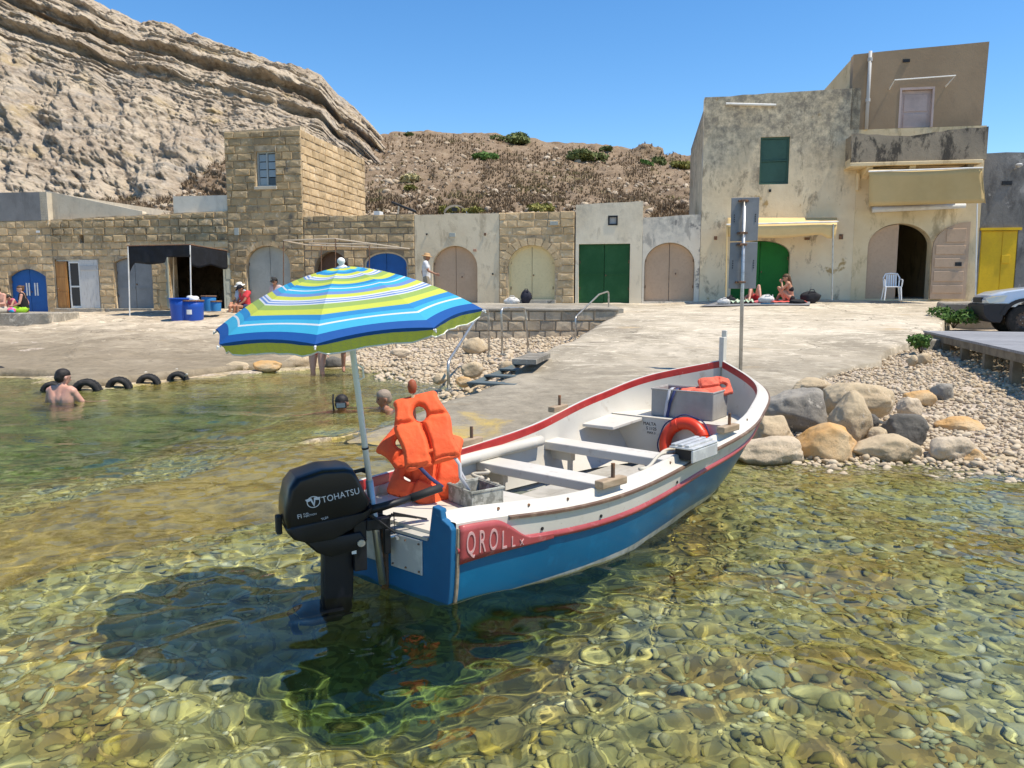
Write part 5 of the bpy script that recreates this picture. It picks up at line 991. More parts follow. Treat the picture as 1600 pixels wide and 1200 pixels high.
# transom with its two horns
tb = [(float(hull_b(0, z)), float(z)) for z in np.linspace(-0.05, 0.425, 10)]; right = tb + [(0.50, 0.445), (0.445, 0.47), (0.435, 0.52), (0.375, 0.53), (0.34, 0.33)]
poly_t = right + [(-x, z) for x, z in right[::-1]]
TBL = M('transom_blue', (0.010, 0.12, 0.27), 0.4, [(2, (0.008, 0.095, 0.215), 0.4, 0.6), (16, (0.05, 0.2, 0.33), 0.68, 0.74)], coord='obj')
tr = MB().prism(poly_t, -0.035, 0.012).build('transom', TBL, boat, bevel=0.006); tr.cycles.is_caustics_receiver = True
MB().bb((-0.337, -0.04, 0.331), (0.337, 0.05, 0.347)).build('cap', BGREY, tr)
ALU = M('worn_aluminium', (0.50, 0.50, 0.49), 0.5, [(14, (0.62, 0.62, 0.60), 0.5, 0.65)], metal=0.3, coord='obj')
for a, b in ((0.05, 0.30), (-0.30, -0.04)):
    o = MB().bb((a, -0.046, 0.13), (b, -0.0355, 0.325)).build('plate', ALU, tr, bevel=0.004)
    for x in (a + 0.02, (a + b) / 2, b - 0.02):
        for z in (0.15, 0.305): MB().lathe([(0.007, -0.004), (0.005, 0.004)], 8, (x, -0.049, z)).build('screw', IRON, o)
MB().bb((-0.02, -0.052, -0.06), (0.02, -0.036, 0.355)).build('strap', IRON, tr)
for sd in (1, -1): MB().tube([(sd * (x + 0.006), 0.012, z) for x, z in tb], 0.011, 6).build('seam', RAWW, tr)
# name boards at the quarters
for sd in (1, -1):
    rows = []; ls = np.linspace(0.012, 0.62, 26); top = lambda l: 0.012 if l < 0.22 else 0.012 + 0.122 * (1 - math.cos(min((l - 0.22) / 0.26, 1) * math.pi)) / 2
    for q in np.linspace(0, 1, 7): rows.append([(sd * float(hull_b(l / LB, Zs(l / LB) - (0.222 - 0.058 * l / 0.62) * q - top(l) * (1 - q)) + 0.020), float(l), float(Zs(l / LB) - (0.222 - 0.058 * l / 0.62) * q - top(l) * (1 - q))) for l in ls])
    o = MB().grid(rows).build('name_board', BPINK, boat, smooth=True); sm = o.modifiers.new('t', 'SOLIDIFY'); sm.thickness = 0.022; sm.offset = -1 if sd > 0 else 1
    if sd > 0: nb_ = o
CARVE = M('carved_line', (0.62, 0.36, 0.34), 0.5)
def on_side(l, z, out=0.021):
    t = l / LB; p = Vector((float(hull_b(t, z)) + out, l, z)); p2 = Vector((float(hull_b((l + 0.02) / LB, z)) + out, l + 0.02, z)); p3 = Vector((float(hull_b(t, z + 0.02)) + out, l, z + 0.02))
    ex = (p2 - p).normalized(); ey = (p3 - p).normalized(); ez = ex.cross(ey).normalized(); ey = ez.cross(ex)
    return Matrix(((ex.x, ey.x, ez.x, p.x), (ex.y, ey.y, ez.y, p.y), (ex.z, ey.z, ez.z, p.z), (0, 0, 0, 1)))
for ch, l, z, s_, w in (('Q', 0.075, 0.330, 0.18, 0.42), ('R', 0.145, 0.326, 0.18, 0.42), ('O', 0.215, 0.322, 0.175, 0.42), ('L', 0.283, 0.308, 0.15, 0.5), ('L', 0.342, 0.288, 0.09, 0.65), ('X', 0.398, 0.274, 0.05, 0.8)):
    lettering('letter', ch, s_, CARVE, nb_, on_side(l, z), 0.003, width=w)
# thwarts, decks, bulkhead
def thwart(l, w, z, th=0.07):
    hb = float(hull_b(l / LB, z)) - 0.055; o = MB().bb((-hb, l - w / 2, z - th), (hb, l + w / 2, z)).build('thwart', BWHITE, boat, bevel=0.008)
    for sd in (-1, 1): MB().bb((sd * (hb - 0.22) - 0.015, l - 0.02, 0.075), (sd * (hb - 0.22) + 0.015, l + 0.02, z - th - 0.001)).bb((sd * (hb - 0.13) - 0.12, l - 0.03, z - th - 0.09), (sd * (hb - 0.13) + 0.12, l + 0.03, z - th - 0.002)).build('knee', BWHITE, o)
thwart(1.62, 0.23, 0.35); thwart(2.52, 0.23, 0.37)
hbs = [(float(hull_b(l / LB, 0.335)) - 0.05, l) for l in (0.02, 0.2, 0.45, 0.7, 0.92)]
MB().add([(w, l, z) for z in (0.335, 0.365) for w, l in hbs] + [(-w, l, z) for z in (0.335, 0.365) for w, l in hbs], [(0, 1, 11, 10), (1, 2, 12, 11), (2, 3, 13, 12), (3, 4, 14, 13), (5, 15, 16, 6), (6, 16, 17, 7), (7, 17, 18, 8), (8, 18, 19, 9), (4, 9, 19, 14), (0, 10, 15, 5)] + [(i, i + 5, i + 6, i + 1) for i in range(4)] + [(i + 10, i + 11, i + 16, i + 15) for i in range(4)]).build('stern_deck', BWHITE, boat)
for sd in (-1, 1): MB().bb((sd * 0.2 - 0.02, 0.03, 0.076), (sd * 0.2 + 0.02, 0.09, 0.334)).build('deck_post', BWHITE, boat)
ld = np.linspace(3.42, 4.25, 10); wd = [max(float(hull_b(l / LB, 0.5)) - 0.05, 0.01) for l in ld]
MB().grid([[(-w + 2 * w * k / 8, float(l), 0.5) for k in range(9)] for w, l in zip(wd, ld)]).build('bow_deck', BWHITE, boat)
bz = [(max(float(hull_b(3.44 / LB, z)) - 0.05, 0.02), float(z)) for z in np.linspace(0.06, 0.499, 8)]; bk = MB().prism([(w, z) for w, z in bz] + [(-w, z) for w, z in bz[::-1]], 3.43, 3.46).build('bulkhead', BWHITE, boat)
MB().lathe([(0.17, -0.01), (0.17, 0.0)], 28).build('hatch', BWHITE, bk).matrix_local = Matrix.Translation((0.12, 3.427, 0.28)) @ Matrix.Rotation(rad(90), 4, 'X')
INK = M('black_lettering', (0.02, 0.02, 0.022), 0.6); fm = Matrix(((1, 0, 0, 0), (0, 0, 1, 0), (0, 1, 0, 0), (0, 0, 0, 1)))
fm = Matrix(((1, 0, 0, 0), (0, 0, -1, 0), (0, 1, 0, 0), (0, 0, 0, 1)))
for tx, x, z, s_ in (('MALTA', -0.27, 0.435, 0.042), ('S 1125', -0.25, 0.392, 0.04), ('MAX 5', -0.25, 0.352, 0.03)): lettering('letter', tx, s_, INK, bk, Matrix.Translation((x, 3.428, z)) @ fm)
MB().add([(-0.72, 2.98, 0.42), (-0.40, 3.0, 0.42), (-0.34, 3.43, 0.46), (-0.70, 3.43, 0.46), (-0.72, 2.98, 0.45), (-0.40, 3.0, 0.45), (-0.34, 3.43, 0.49), (-0.70, 3.43, 0.49)], [(3, 2, 1, 0), (4, 5, 6, 7), (0, 1, 5, 4), (1, 2, 6, 5), (2, 3, 7, 6), (3, 0, 4, 7)]).build('corner_seat', BWHITE, boat, bevel=0.006)
MB().box((0, LB - 0.03, 1.06), (0.05, 0.075, 0.30)).box((0, LB - 0.0, 1.24), (0.048, 0.035, 0.07)).build('stem_post', BWHITE, boat, bevel=0.006)
# thole blocks and pins
for l, sd, lb in ((1.15, 1, ''), (2.72, 1, ''), (1.15 + 0.35, -1, ''), (2.72, -1, '')):
    t = l / LB; b = float(Bs(t)) - 0.055; a = math.atan2(float(Bs(t + 0.02) - Bs(t - 0.02)) * sd, 0.04 * LB); r = Matrix.Rotation(-a, 3, 'Z'); o = MB().box((sd * b, l, float(Zs(t)) + 0.075), (0.07, 0.24, 0.05), r).build('thole_block', RAWW, boat, bevel=0.008)
    MB().tube([(sd * b, l + 0.02, float(Zs(t)) + 0.09), (sd * b, l + 0.02, float(Zs(t)) + 0.19)], 0.013, 8).build('thole_pin', IRON, o)
for l in (0.32, 0.52, 0.8, 1.9, 3.1):
    t = l / LB; MB().lathe([(0.009, -0.004), (0.009, 0.004)], 8).build('bolt', IRON, boat).matrix_local = Matrix.Translation((float(Bs(t)) - 0.069, l, float(Zs(t)) + 0.03)) @ Matrix.Rotation(rad(90), 4, 'Y')
for l in (0.55, 1.0, 1.9):
    t = l / LB; MB().lathe([(0.011, -0.003), (0.011, 0.003)], 8).build('vent_hole', BLACKP, boat).matrix_local = Matrix.Translation((float(hull_b(t, Zs(t) - 0.1)) + 0.003, l, float(Zs(t)) - 0.1)) @ Matrix.Rotation(rad(90), 4, 'Y')
def btag(o, *a):                                               # a thing built in boat coordinates
    o.matrix_world = BMAT; return tag(o, *a)
def bthing(name, label, cat, loc, rotz=0.0, group=None):
    p = BMAT @ Vector(loc); return thing(name, label, cat, p, BH + rotz, group)
# folding step on the gunwale, rope, roller, oar, paddle
l = 2.18; t = l / LB; b = float(Bs(t)) - 0.04; z = float(Zs(t)); st = bthing('boarding_step', 'grey slotted metal boarding step clamped on the boat rail', 'step', (b, l, z + 0.06), 0.0)
MB().bb((-0.085, -0.2, 0.03), (0.10, 0.2, 0.045)).bb((0.085, -0.2, -0.06), (0.10, 0.2, 0.029)).build('body', ALU, st, bevel=0.006)
for k in range(3): MB().bb((-0.075 + k * 0.052, -0.19, 0.0455), (-0.04 + k * 0.052, 0.19, 0.062)).build('slat', ALU, st, bevel=0.004)
MB().bb((-0.06, -0.15, -0.05), (0.08, 0.15, 0.029)).build('clamp', BLACKP, st)
ROPE = M('rope', (0.50, 0.46, 0.38), 0.9, bump=[(60, 0.6, 0.004)], coord='obj')
pts = [(float(Bs(q / LB)) - 0.13 + 0.02 * math.sin(q * 9), q, float(Zs(q / LB)) + 0.06 + 0.015 * math.sin(q * 14)) for q in np.linspace(1.55, 2.25, 22)]; ro = MB().tube(pts, 0.012, 7).tube([(p[0] - 0.02, p[1] + 0.1, p[2] + 0.008) for p in pts[8:]], 0.012, 7).build('rope', ROPE, None, smooth=True); btag(ro, 'thin pale rope lying on the near rail of the boat', 'rope')
pts = [(-0.60 + 0.05 * math.sin(a * 2), 1.44 + 0.05 * math.cos(a), 0.30 - 0.03 * a / 3) for a in np.linspace(0, 9, 30)]; ro = MB().tube(pts, 0.014, 7).build('rope', ROPE, None, smooth=True); btag(ro, 'knotted rope coil tied to the end of the rear thwart', 'rope')
pts = [(-(float(hull_b(q / LB, 0.36)) - 0.115), q, 0.37 + 0.012 * q) for q in np.linspace(0.35, 2.3, 16)]; ro = MB().tube(pts, 0.045, 14).build('white_roll', BWHITE, None, smooth=True); btag(ro, 'long white rolled cover lying along the far inner side', 'roll')
ro = MB().tube([(0.68, 1.9, 0.33), (0.38, 1.28, 0.29)], [0.017, 0.022], 8).tube([(0.38, 1.28, 0.29), (0.34, 1.2, 0.285)], [0.026, 0.02], 8).build('oar', RAWW, None, smooth=True); btag(ro, 'wooden oar handle resting under the near rail', 'oar')
ro = MB().bb((0.10, 0.03, 0.20), (0.16, 0.17, 0.22)).build('wooden_chock', M('yellow_wood', (0.55, 0.36, 0.10), 0.6, coord='obj'), None, bevel=0.006); ro.matrix_world = BMAT @ Matrix.Translation((0.06, -0.03, 0.14)) @ Matrix.Rotation(0.5, 4, 'Z'); tag(ro, 'small yellow wooden wedge behind the transom', 'wedge')
# ------------------------------------------------------------------ storage boxes, life jackets, life ring
GREYF = M('grey_fabric', (0.33, 0.315, 0.29), 0.85, [(4, (0.27, 0.255, 0.235), 0.4, 0.65)], [(3.5, 0.6, 0.05, (1, 1, 0.4)), (40, 0.2, 0.003)], coord='obj'); DARKF = M('dark_lining', (0.055, 0.035, 0.05), 0.8); CAMO = M('mesh_crate_fabric', (0.36, 0.36, 0.31), 0.8, [(14, (0.20, 0.20, 0.17), 0.48, 0.56), (8, (0.5, 0.5, 0.45), 0.58, 0.64)], coord='obj')
ORANGE = M('orange_jacket_cloth', (0.88, 0.125, 0.035), 0.75, [(5, (0.80, 0.10, 0.03), 0.4, 0.65)], [(9, 0.45, 0.02), (90, 0.15, 0.002)], coord='obj'); FADED = M('faded_orange_cloth', (0.78, 0.16, 0.09), 0.8, [(5, (0.70, 0.12, 0.07), 0.4, 0.65)], [(8, 0.6, 0.03)], coord='obj')
WEB = M('grey_webbing', (0.45, 0.45, 0.47), 0.8, coord='obj'); NAVY = M('navy_webbing', (0.03, 0.04, 0.12), 0.8, coord='obj')
def open_box(name, label, loc, rz, w, d, hgt, mat, lin, cat='box'):
    o = bthing(name, label, cat, loc, rz); tk = 0.012
    MB().bb((-w / 2, -d / 2, 0), (w / 2, -d / 2 + tk, hgt)).bb((-w / 2, d / 2 - tk, 0), (w / 2, d / 2, hgt)).bb((-w / 2, -d / 2 + tk + .0005, 0), (-w / 2 + tk, d / 2 - tk - .0005, hgt)).bb((w / 2 - tk, -d / 2 + tk + .0005, 0), (w / 2, d / 2 - tk - .0005, hgt)).build('side', mat, o, bevel=0.004)
    MB().bb((-w / 2 + tk, -d / 2 + tk, 0.004), (w / 2 - tk, d / 2 - tk, 0.02)).build('bottom', lin, o)
    MB().tube([(-w / 2, -d / 2, hgt), (w / 2, -d / 2, hgt), (w / 2, d / 2, hgt), (-w / 2, d / 2, hgt)], 0.009, 6, closed=True).build('rim', mat, o); return o
bx = open_box('storage_box', 'grey fabric storage box on the bow deck', (-0.02, 3.72, 0.503), 0.06, 0.60, 0.36, 0.25, GREYF, DARKF)
cr = open_box('storage_crate', 'patterned grey folding crate on the stern deck', (0.11, 0.60, 0.367), -0.25, 0.27, 0.23, 0.105, CAMO, DARKF, 'crate')
def ribbon(pts, w, mat, name, parent, nrm=(0, 0, 1)):
    pts = [Vector(p) for p in pts]; nr = Vector(nrm); L = []; R = []
    for i, p in enumerate(pts):
        t = (pts[min(i + 1, len(pts) - 1)] - pts[max(i - 1, 0)]).normalized(); s = t.cross(nr); s = s.normalized() if s.length > 1e-4 else Vector((1, 0, 0)); L.append(p - s * w / 2); R.append(p + s * w / 2)
    o = MB().grid([L, R]).build(name, mat, parent, smooth=True); m = o.modifiers.new('t', 'SOLIDIFY'); m.thickness = 0.003; return o
for dx in (0, 0.05): ribbon([(-0.12 + dx, 0.02, 0.23), (-0.11 + dx, -0.12, 0.27), (-0.115 + dx, -0.19, 0.25), (-0.14 + dx * 0.6, -0.195, 0.12), (-0.15 + dx * 0.4, -0.197, 0.0), (-0.10 + dx * 0.2, -0.21, -0.05)], 0.03, WEB if dx == 0 else NAVY, 'strap', bx, (0, -0.7, 0.7))
def sweep_pillow(path, width, thick, n=20, ex=4.0, bulge=0.0, seed=0):
    path = [Vector(p) for p in path]; r = random.Random(seed); rows = []; m = len(path)
    for i, p in enumerate(path):
        t = (path[min(i + 1, m - 1)] - path[max(i - 1, 0)]).normalized(); s = Vector((t.y, -t.x, 0)); w = width[i] / 2; e = min(i, m - 1 - i) / 1.5; k = min(1.0, 0.35 + 0.65 * e) if e < 1 else 1.0
        row = []
        for j in range(n + 1):
            a = 2 * math.pi * j / n; c, q = math.cos(a), math.sin(a); x = math.copysign(abs(c) ** (2 / ex), c); z = math.copysign(abs(q) ** (2 / ex), q)
            row.append(p + s * x * w + Vector((0, 0, z * thick / 2 * k * (1 + 0.10 * math.sin(i * 1.7 + j)) + bulge)))
        rows.append(row)
    return rows
def vest_mesh(mat, seed):
    r = random.Random(seed); nx, ny = 58, 74; xs = np.linspace(-0.26, 0.26, nx); ys_ = np.linspace(-0.36, 0.34, ny); XX, YY = np.meshgrid(xs, ys_)
    def sdf(x, y):
        w = 0.225 - 0.03 * np.clip((y - 0.05) / 0.2, 0, 1) + 0.012 * np.sin(y * 17 + seed); qx, qy = np.abs(x) - w + 0.05, np.abs(y) - 0.325 + 0.05
        b = np.hypot(np.maximum(qx, 0), np.maximum(qy, 0)) + np.minimum(np.maximum(qx, qy), 0) - 0.05
        e = (np.hypot(x / 0.058, (y - 0.13) / 0.075) - 1) * 0.058; sl = np.where(y < 0.10, np.abs(x + 0.01 * np.sin(y * 12)) - 0.007, 1.0)
        return np.maximum(np.maximum(b, -e), -sl)
    d = sdf(XX, YY); h = 0.008
    for _ in range(3):
        gx_ = (sdf(XX + 1e-3, YY) - sdf(XX - 1e-3, YY)) / 2e-3; gy_ = (sdf(XX, YY + 1e-3) - sdf(XX, YY - 1e-3)) / 2e-3; mv = np.where((d > 0) & (d < 0.02), d, 0.0); XX = XX - gx_ * mv; YY = YY - gy_ * mv; d = sdf(XX, YY)
    th = 0.048 * np.clip(-d / 0.028, 0, 1) ** 0.5
    for cy, cw_ in ((0.075, 0.018), (-0.30, 0.008)): th *= 1 - 0.55 * np.exp(-((YY - cy - 0.01 * np.sin(XX * 20)) / cw_) ** 2)
    th *= 1 + 0.18 * fbm(XX * 9 + seed, YY * 9, seed)
    warp = 0.03 * fbm(XX * 3 + seed * 3, YY * 3, seed + 4, 2) - 0.35 * np.maximum(YY - 0.1, 0) ** 2 * 3
    top = np.stack([XX, YY, warp + th], -1); bot = np.stack([XX, YY, warp - th], -1); ok = d < 2e-3; idx = np.full((2, ny, nx), -1); V = []; F = []
    for i in range(ny - 1):
        for j in range(nx - 1):
            c = ((i, j), (i, j + 1), (i + 1, j + 1), (i + 1, j))
            if all(ok[a] for a in c):
                for lay, P_ in ((0, top), (1, bot)):
                    q = []
                    for a in c:
                        if idx[lay][a] < 0: idx[lay][a] = len(V); V.append(tuple(P_[a]))
                        q.append(int(idx[lay][a]))
                    F.append(tuple(q) if lay == 0 else tuple(q[::-1]))
    me = bpy.data.meshes.new('vest_body'); me.from_pydata(V, [], F); bm = bmesh.new(); bm.from_mesh(me); bmesh.ops.remove_doubles(bm, verts=bm.verts, dist=0.0006); bm.to_mesh(me); bm.free(); me.materials.append(mat); me.shade_smooth(); return me
vest_n = [0]; SEAM = M('dark_orange_seam', (0.55, 0.06, 0.02), 0.8, coord='obj')
def vest(label, mtx, mat, bend=0.0, straps=True):
    o = thing('life_jacket', label, 'life jacket', (0, 0, 0), 0, 'orange life jackets in the boat'); o.matrix_world = mtx; vest_n[0] += 1
    me = vest_mesh(mat, vest_n[0])
    for v in me.vertices: v.co.z -= bend * max(0, -v.co.y + 0.05) ** 2 * 3 + bend * 0.8 * max(0, abs(v.co.x) - 0.08) ** 1.5
    link('vest_body', me, o)
    wz = lambda x, y: 0.006 - 1.05 * max(0, y - 0.1) ** 2 - bend * max(0, -y + 0.05) ** 2 * 3 - bend * 0.8 * max(0, abs(x) - 0.08) ** 1.5
    MB().tube([(0.06 * math.cos(a), 0.13 + 0.077 * math.sin(a), wz(0.06 * math.cos(a), 0.13 + 0.077 * math.sin(a)) + 0.004) for a in np.linspace(0, 6.283, 25)[:-1]], 0.006, 6, closed=True).build('neck_piping', SEAM, o, smooth=True)
    for sd in (-1, 1): MB().tube([(sd * (0.012 if y < 0.06 else 0.012), y, wz(0.01, y) + 0.012) for y in np.linspace(-0.31, 0.04, 9)], 0.0045, 5).build('front_piping', SEAM, o, smooth=True)
    bd = lambda p: (p[0], p[1], p[2] - bend * max(0, -p[1] + 0.05) ** 2 * 3)
    if straps:
        ribbon([bd((x, -0.22, 0.046)) for x in (-0.2, -0.1, 0, 0.1, 0.2)], 0.03, mat, 'seam_band', o)
        ribbon([bd(p) for p in ((0.17, -0.30, 0.02), (0.20, -0.38, 0.0), (0.18, -0.47, -0.03), (0.22, -0.58, -0.08))], 0.03, WEB, 'strap', o); ribbon([bd(p) for p in ((-0.12, -0.31, 0.02), (-0.06, -0.42, 0.02), (0.02, -0.52, 0.0))], 0.03, NAVY, 'strap', o)
    return o
def pose(p, up, nrm, s=1.0):
    y = Vector(up).normalized(); z = Vector(nrm); z = (z - y * z.dot(y)).normalized(); x = y.cross(z)
    return Matrix(((x.x * s, y.x * s, z.x * s, p[0]), (x.y * s, y.y * s, z.y * s, p[1]), (x.z * s, y.z * s, z.z * s, p[2]), (0, 0, 0, 1)))
def wp(u, v, Y): return atY(u, v, Y)
vest('orange life jacket on top of the pile with its neck hole facing us', pose(wp(662, 669, 4.62), (-0.30, 0.50, 0.82), (0.02, -0.85, 0.55), 0.74), ORANGE, 0.05)
vest('orange life jacket in the middle of the pile, turned to the left', pose(wp(645, 705, 4.76), (-0.75, 0.3, 0.45), (-0.15, -0.75, 0.65), 0.66), ORANGE, 0.5)
vest('orange life jacket hanging over the crate under the top jacket', pose(wp(684, 722, 4.72), (0.12, 0.5, 0.72), (0.15, -0.8, 0.6), 0.66), ORANGE, 0.4)
vest('crumpled orange life jacket at the bottom of the pile behind the tiller', pose(wp(662, 752, 4.66), (-0.85, 0.15, 0.2), (0.1, -0.7, 0.7), 0.64), ORANGE, 0.9, False)
vest('faded orange life jacket stuffed in the grey bow box', (BMAT @ Matrix.Translation((-0.03, 3.72, 0.735)) @ Matrix.Rotation(rad(-78), 4, 'Z') @ Matrix.Rotation(rad(6), 4, 'X') @ Matrix.Scale(0.66, 4)), FADED, 0.2, False)
vest('second faded life jacket standing up at the bow box corner', (BMAT @ Matrix.Translation((0.20, 3.83, 0.79)) @ Matrix.Rotation(rad(-40), 4, 'Z') @ Matrix.Rotation(rad(50), 4, 'Y') @ Matrix.Scale(0.46, 4)), FADED, 0.2, False)
# wooden stick with a red head standing in the jackets
a, b = wp(650, 690, 4.7), wp(644, 604, 4.72); sk = thing('boat_stick', 'wooden stick with a rounded red head standing in the life jackets', 'stick', a)
MB().tube([(0, 0, 0), tuple(b - a)], 0.012, 8).build('shaft', RAWW, sk, smooth=True); d_ = (b - a); MB().lathe([(0.004, -0.05), (0.022, -0.035), (0.03, 0.0), (0.024, 0.03), (0.008, 0.045)], 14, tuple(d_)).build('head', M('red_brown_knob', (0.30, 0.075, 0.035), 0.6), sk, smooth=True)
# life ring against the bulkhead
LRED = M('life_ring_red', (0.72, 0.055, 0.015), 0.4, [(3, (0.62, 0.04, 0.012), 0.4, 0.6)], coord='obj')
lr = bthing('life_ring', 'red orange life ring leaning on the bow bulkhead', 'life ring', (0.13, 3.34, 0.31)); lr.rotation_euler = (rad(76), 0, BH)
MB().tube([(0.185 * math.cos(a), 0.185 * math.sin(a), 0) for a in np.linspace(0, 2 * math.pi, 41)[:-1]], [0.056 if abs((k % 10) - 5) > 0 else 0.053 for k in range(40)], 14, closed=True).build('ring', LRED, lr, smooth=True)
for k in range(4):
    a = k * math.pi / 2 + 0.55; MB().tube([(0.185 * math.cos(a + d) + 0.0, 0.185 * math.sin(a + d), 0) for d in np.linspace(-0.13, 0.13, 6)], 0.0585, 14).build('band', LRED, lr, smooth=True)
MB().tube([(0.262 * math.cos(a) * (1 - 0.04 * math.cos(4 * (a - 0.55)) ** 2), 0.262 * math.sin(a) * (1 - 0.04 * math.cos(4 * (a - 0.55)) ** 2), 0) for a in np.linspace(0, 2 * math.pi, 61)[:-1]], 0.006, 6, closed=True).build('grab_line', NAVY, lr, smooth=True)
# ------------------------------------------------------------------ outboard motor
MBLK = M('motor_black', (0.002, 0.0025, 0.005), 0.3, coord='obj', spec=0.35); MDK = M('motor_casting', (0.005, 0.0055, 0.008), 0.5, [(9, (0.008, 0.009, 0.013), 0.5, 0.65)], coord='obj'); MLEG = M('motor_leg_blue_black', (0.003, 0.004, 0.009), 0.45, coord='obj'); SILV = M('silver_print', (0.55, 0.56, 0.58), 0.5); RUB = M('black_rubber', (0.02, 0.02, 0.02), 0.7)
mo = thing('outboard_motor', 'black outboard motor hung on the boat transom', 'motor', (-1.01, 4.04, 0.042), rad(25)); mo.scale = (1, 1, 0.9)
prof = [(-.22, .43), (-.232, .50), (-.228, .57), (-.205, .68), (-.165, .735), (-.03, .772), (.09, .768), (.135, .752), (.16, .70), (.185, .63), (.225, .555), (.21, .50), (.10, .455), (-.10, .405), (-.20, .405)]
def puffed(prof, hw, lay, c=None):
    cx, cz = c or (sum(p[0] for p in prof) / len(prof), sum(p[1] for p in prof) / len(prof)); n = len(prof); mb = MB(); vs = []
    for y, s in lay: vs += [(cx + (x - cx) * s, y * hw, cz + (z - cz) * s) for x, z in prof]
    fs = [(i * n + j, i * n + (j + 1) % n, (i + 1) * n + (j + 1) % n, (i + 1) * n + j) for i in range(len(lay) - 1) for j in range(n)]; fs += [tuple(range(n)), tuple(range(len(vs) - 1, len(vs) - n - 1, -1))]
    return mb.add(vs, fs)
LAY = [(-1, .86), (-.985, .91), (-.93, .955), (-.8, .985), (-.5, 1), (.5, 1), (.8, .985), (.93, .955), (.985, .91), (1, .86)]
cw = puffed(prof, 0.135, LAY).build('cowl', MBLK, mo, angle=38)
puffed([(-.215, .41), (-.225, .44), (-.21, .46), (.20, .50), (.235, .52), (.215, .465), (.12, .40), (.02, .35), (-.12, .345), (-.19, .375)], 0.142, LAY).build('lower_cowl', MDK, mo, angle=38)
puffed([(-.14, .352), (.17, .37), (.205, .31), (.15, .255), (.0, .235), (-.07, .27)], 0.11, LAY).build('midsection', MDK, mo, angle=38)
lg = puffed([(-.025, .28), (.145, .28), (.125, -.20), (.10, -.32), (-.01, -.32), (-.035, -.18)], 0.05, LAY).build('leg', MLEG, mo, angle=38); MB().bb((-.17, -.09, -.20), (.07, .09, -.19)).build('cavitation_plate', MLEG, lg)
MB().tube([(-.16, 0, -.36), (-.10, 0, -.36), (.06, 0, -.36), (.13, 0, -.36)], [.035, .05, .05, .012], 12).build('gear_case', MLEG, mo, smooth=True); pr = MB()
for k in range(3):
    r = Matrix.Rotation(k * 2 * math.pi / 3, 3, 'X') @ Matrix.Rotation(0.5, 3, 'Z'); pr.box(r @ Vector((-.0, 0, .07)) + Vector((-.185, 0, -.36)), (.012, .07, .11), r)
pr.lathe([(.025, -.01), (.025, .01)], 8, (-.185, 0, -.36)).build('propeller', MDK, mo)
for y in (-.075, .075):
    cl = MB().bb((.13, y - .022, .12), (.20, y + .022, .43)).bb((.201, y - .02, .36), (.335, y + .02, .43)).bb((.30, y - .02, .20), (.335, y + .02, .359)).build('clamp_bracket', MDK, mo, bevel=0.006); MB().tube([(.336, y, .30), (.37, y, .30)], .012, 8).tube([(.365, y - .05, .30), (.365, y + .05, .30)], .009, 6).build('clamp_screw', STEEL, cl)
MB().tube([(.165, -.12, .30), (.165, .12, .30)], .022, 10).build('swivel_tube', STEEL, mo)
ti = MB().tube([(.12, -.06, .46), (.30, -.085, .50), (.46, -.09, .535)], [.03, .026, .022], 10).build('tiller', MDK, mo, smooth=True); MB().tube([(.455, -.09, .533), (.63, -.095, .58)], .026, 12).build('grip', RUB, ti, smooth=True)
for k in range(4): MB().tube([(.16 + .02 * k, .03 - .05 * k, .47), (.25 + .03 * k, .02 - .06 * k, .44 - .03 * k), (.34, -.02 - .04 * k, .41 + .02 * k), (.42 + .04 * k, .05 - .05 * k, .39)], .007, 6).build('cable', BLACKP, mo)
MB().tube([(.12, 0, .70), (.20, 0.0, .715), (.225, 0, .712)], [.012, .012, .02], 8).build('pull_handle', RUB, mo); MB().box((-.245, 0, .44), (.03, .06, .11)).build('rear_catch', RUB, mo, bevel=0.008)
for x, z, r in ((-.02, .30, .016), (.09, .30, .007), (.06, .275, .006), (-.08, .335, .006)): MB().lathe([(r, -.003), (r * .8, .003)], 12).build('bolt', STEEL, mo).matrix_local = Matrix.Translation((x, -.105, z)) @ Matrix.Rotation(rad(90), 4, 'X')
MB().bb((.115, -.104, .235), (.14, -.1005, .30)).build('label_plate', WHITEP, mo)
side = lambda x, z, a: Matrix.Translation((x, -.1362, z)) @ Matrix.Rotation(-a, 4, 'Y') @ Matrix(((1, 0, 0, 0), (0, 0, -1, 0), (0, 1, 0, 0), (0, 0, 0, 1)))
lettering('lettering', 'TOHATSU', 0.053, SILV, cw, side(0.058, 0.612, 0.16), 0.0008, width=0.80, spacing=1.06); lettering('lettering', 'FI', 0.036, SILV, cw, side(-.158, .515, .12), 0.0008, width=0.95); lettering('lettering', 'FUEL\nINJECTION', 0.0135, SILV, cw, side(-.138, .519, .12), 0.0008, 'LEFT'); lettering('lettering', 'TLDI', 0.018, SILV, cw, side(-.03, .487, .25), 0.0008)
lm = side(-.085, .592, .12); mb = MB(); rg = []
for e in (0.030, 0.0345): rg.append([(e * math.cos(a), e * math.sin(a), 0.0006) for a in np.linspace(0, 2 * math.pi, 33)])
mb.grid(rg); mb.add([(-.040, .022, .001), (-.008, .026, .001), (.0, -.006, .001), (.0, -.030, .001), (-.013, .010, .001), (-.032, .006, .001)], [(0, 5, 4, 1), (1, 4, 3, 2)]); mb.add([(.040, .022, .001), (.006, .026, .001), (.001, -.006, .001), (.001, -.030, .001), (.011, .010, .001), (.032, .006, .001)], [(0, 1, 4, 5), (1, 2, 3, 4)])
me = mb.mesh('emblem', SILV, fix=False); me.transform(lm); link('emblem', me, cw)
for o in mo.children_recursive: o.cycles.is_caustics_receiver = True
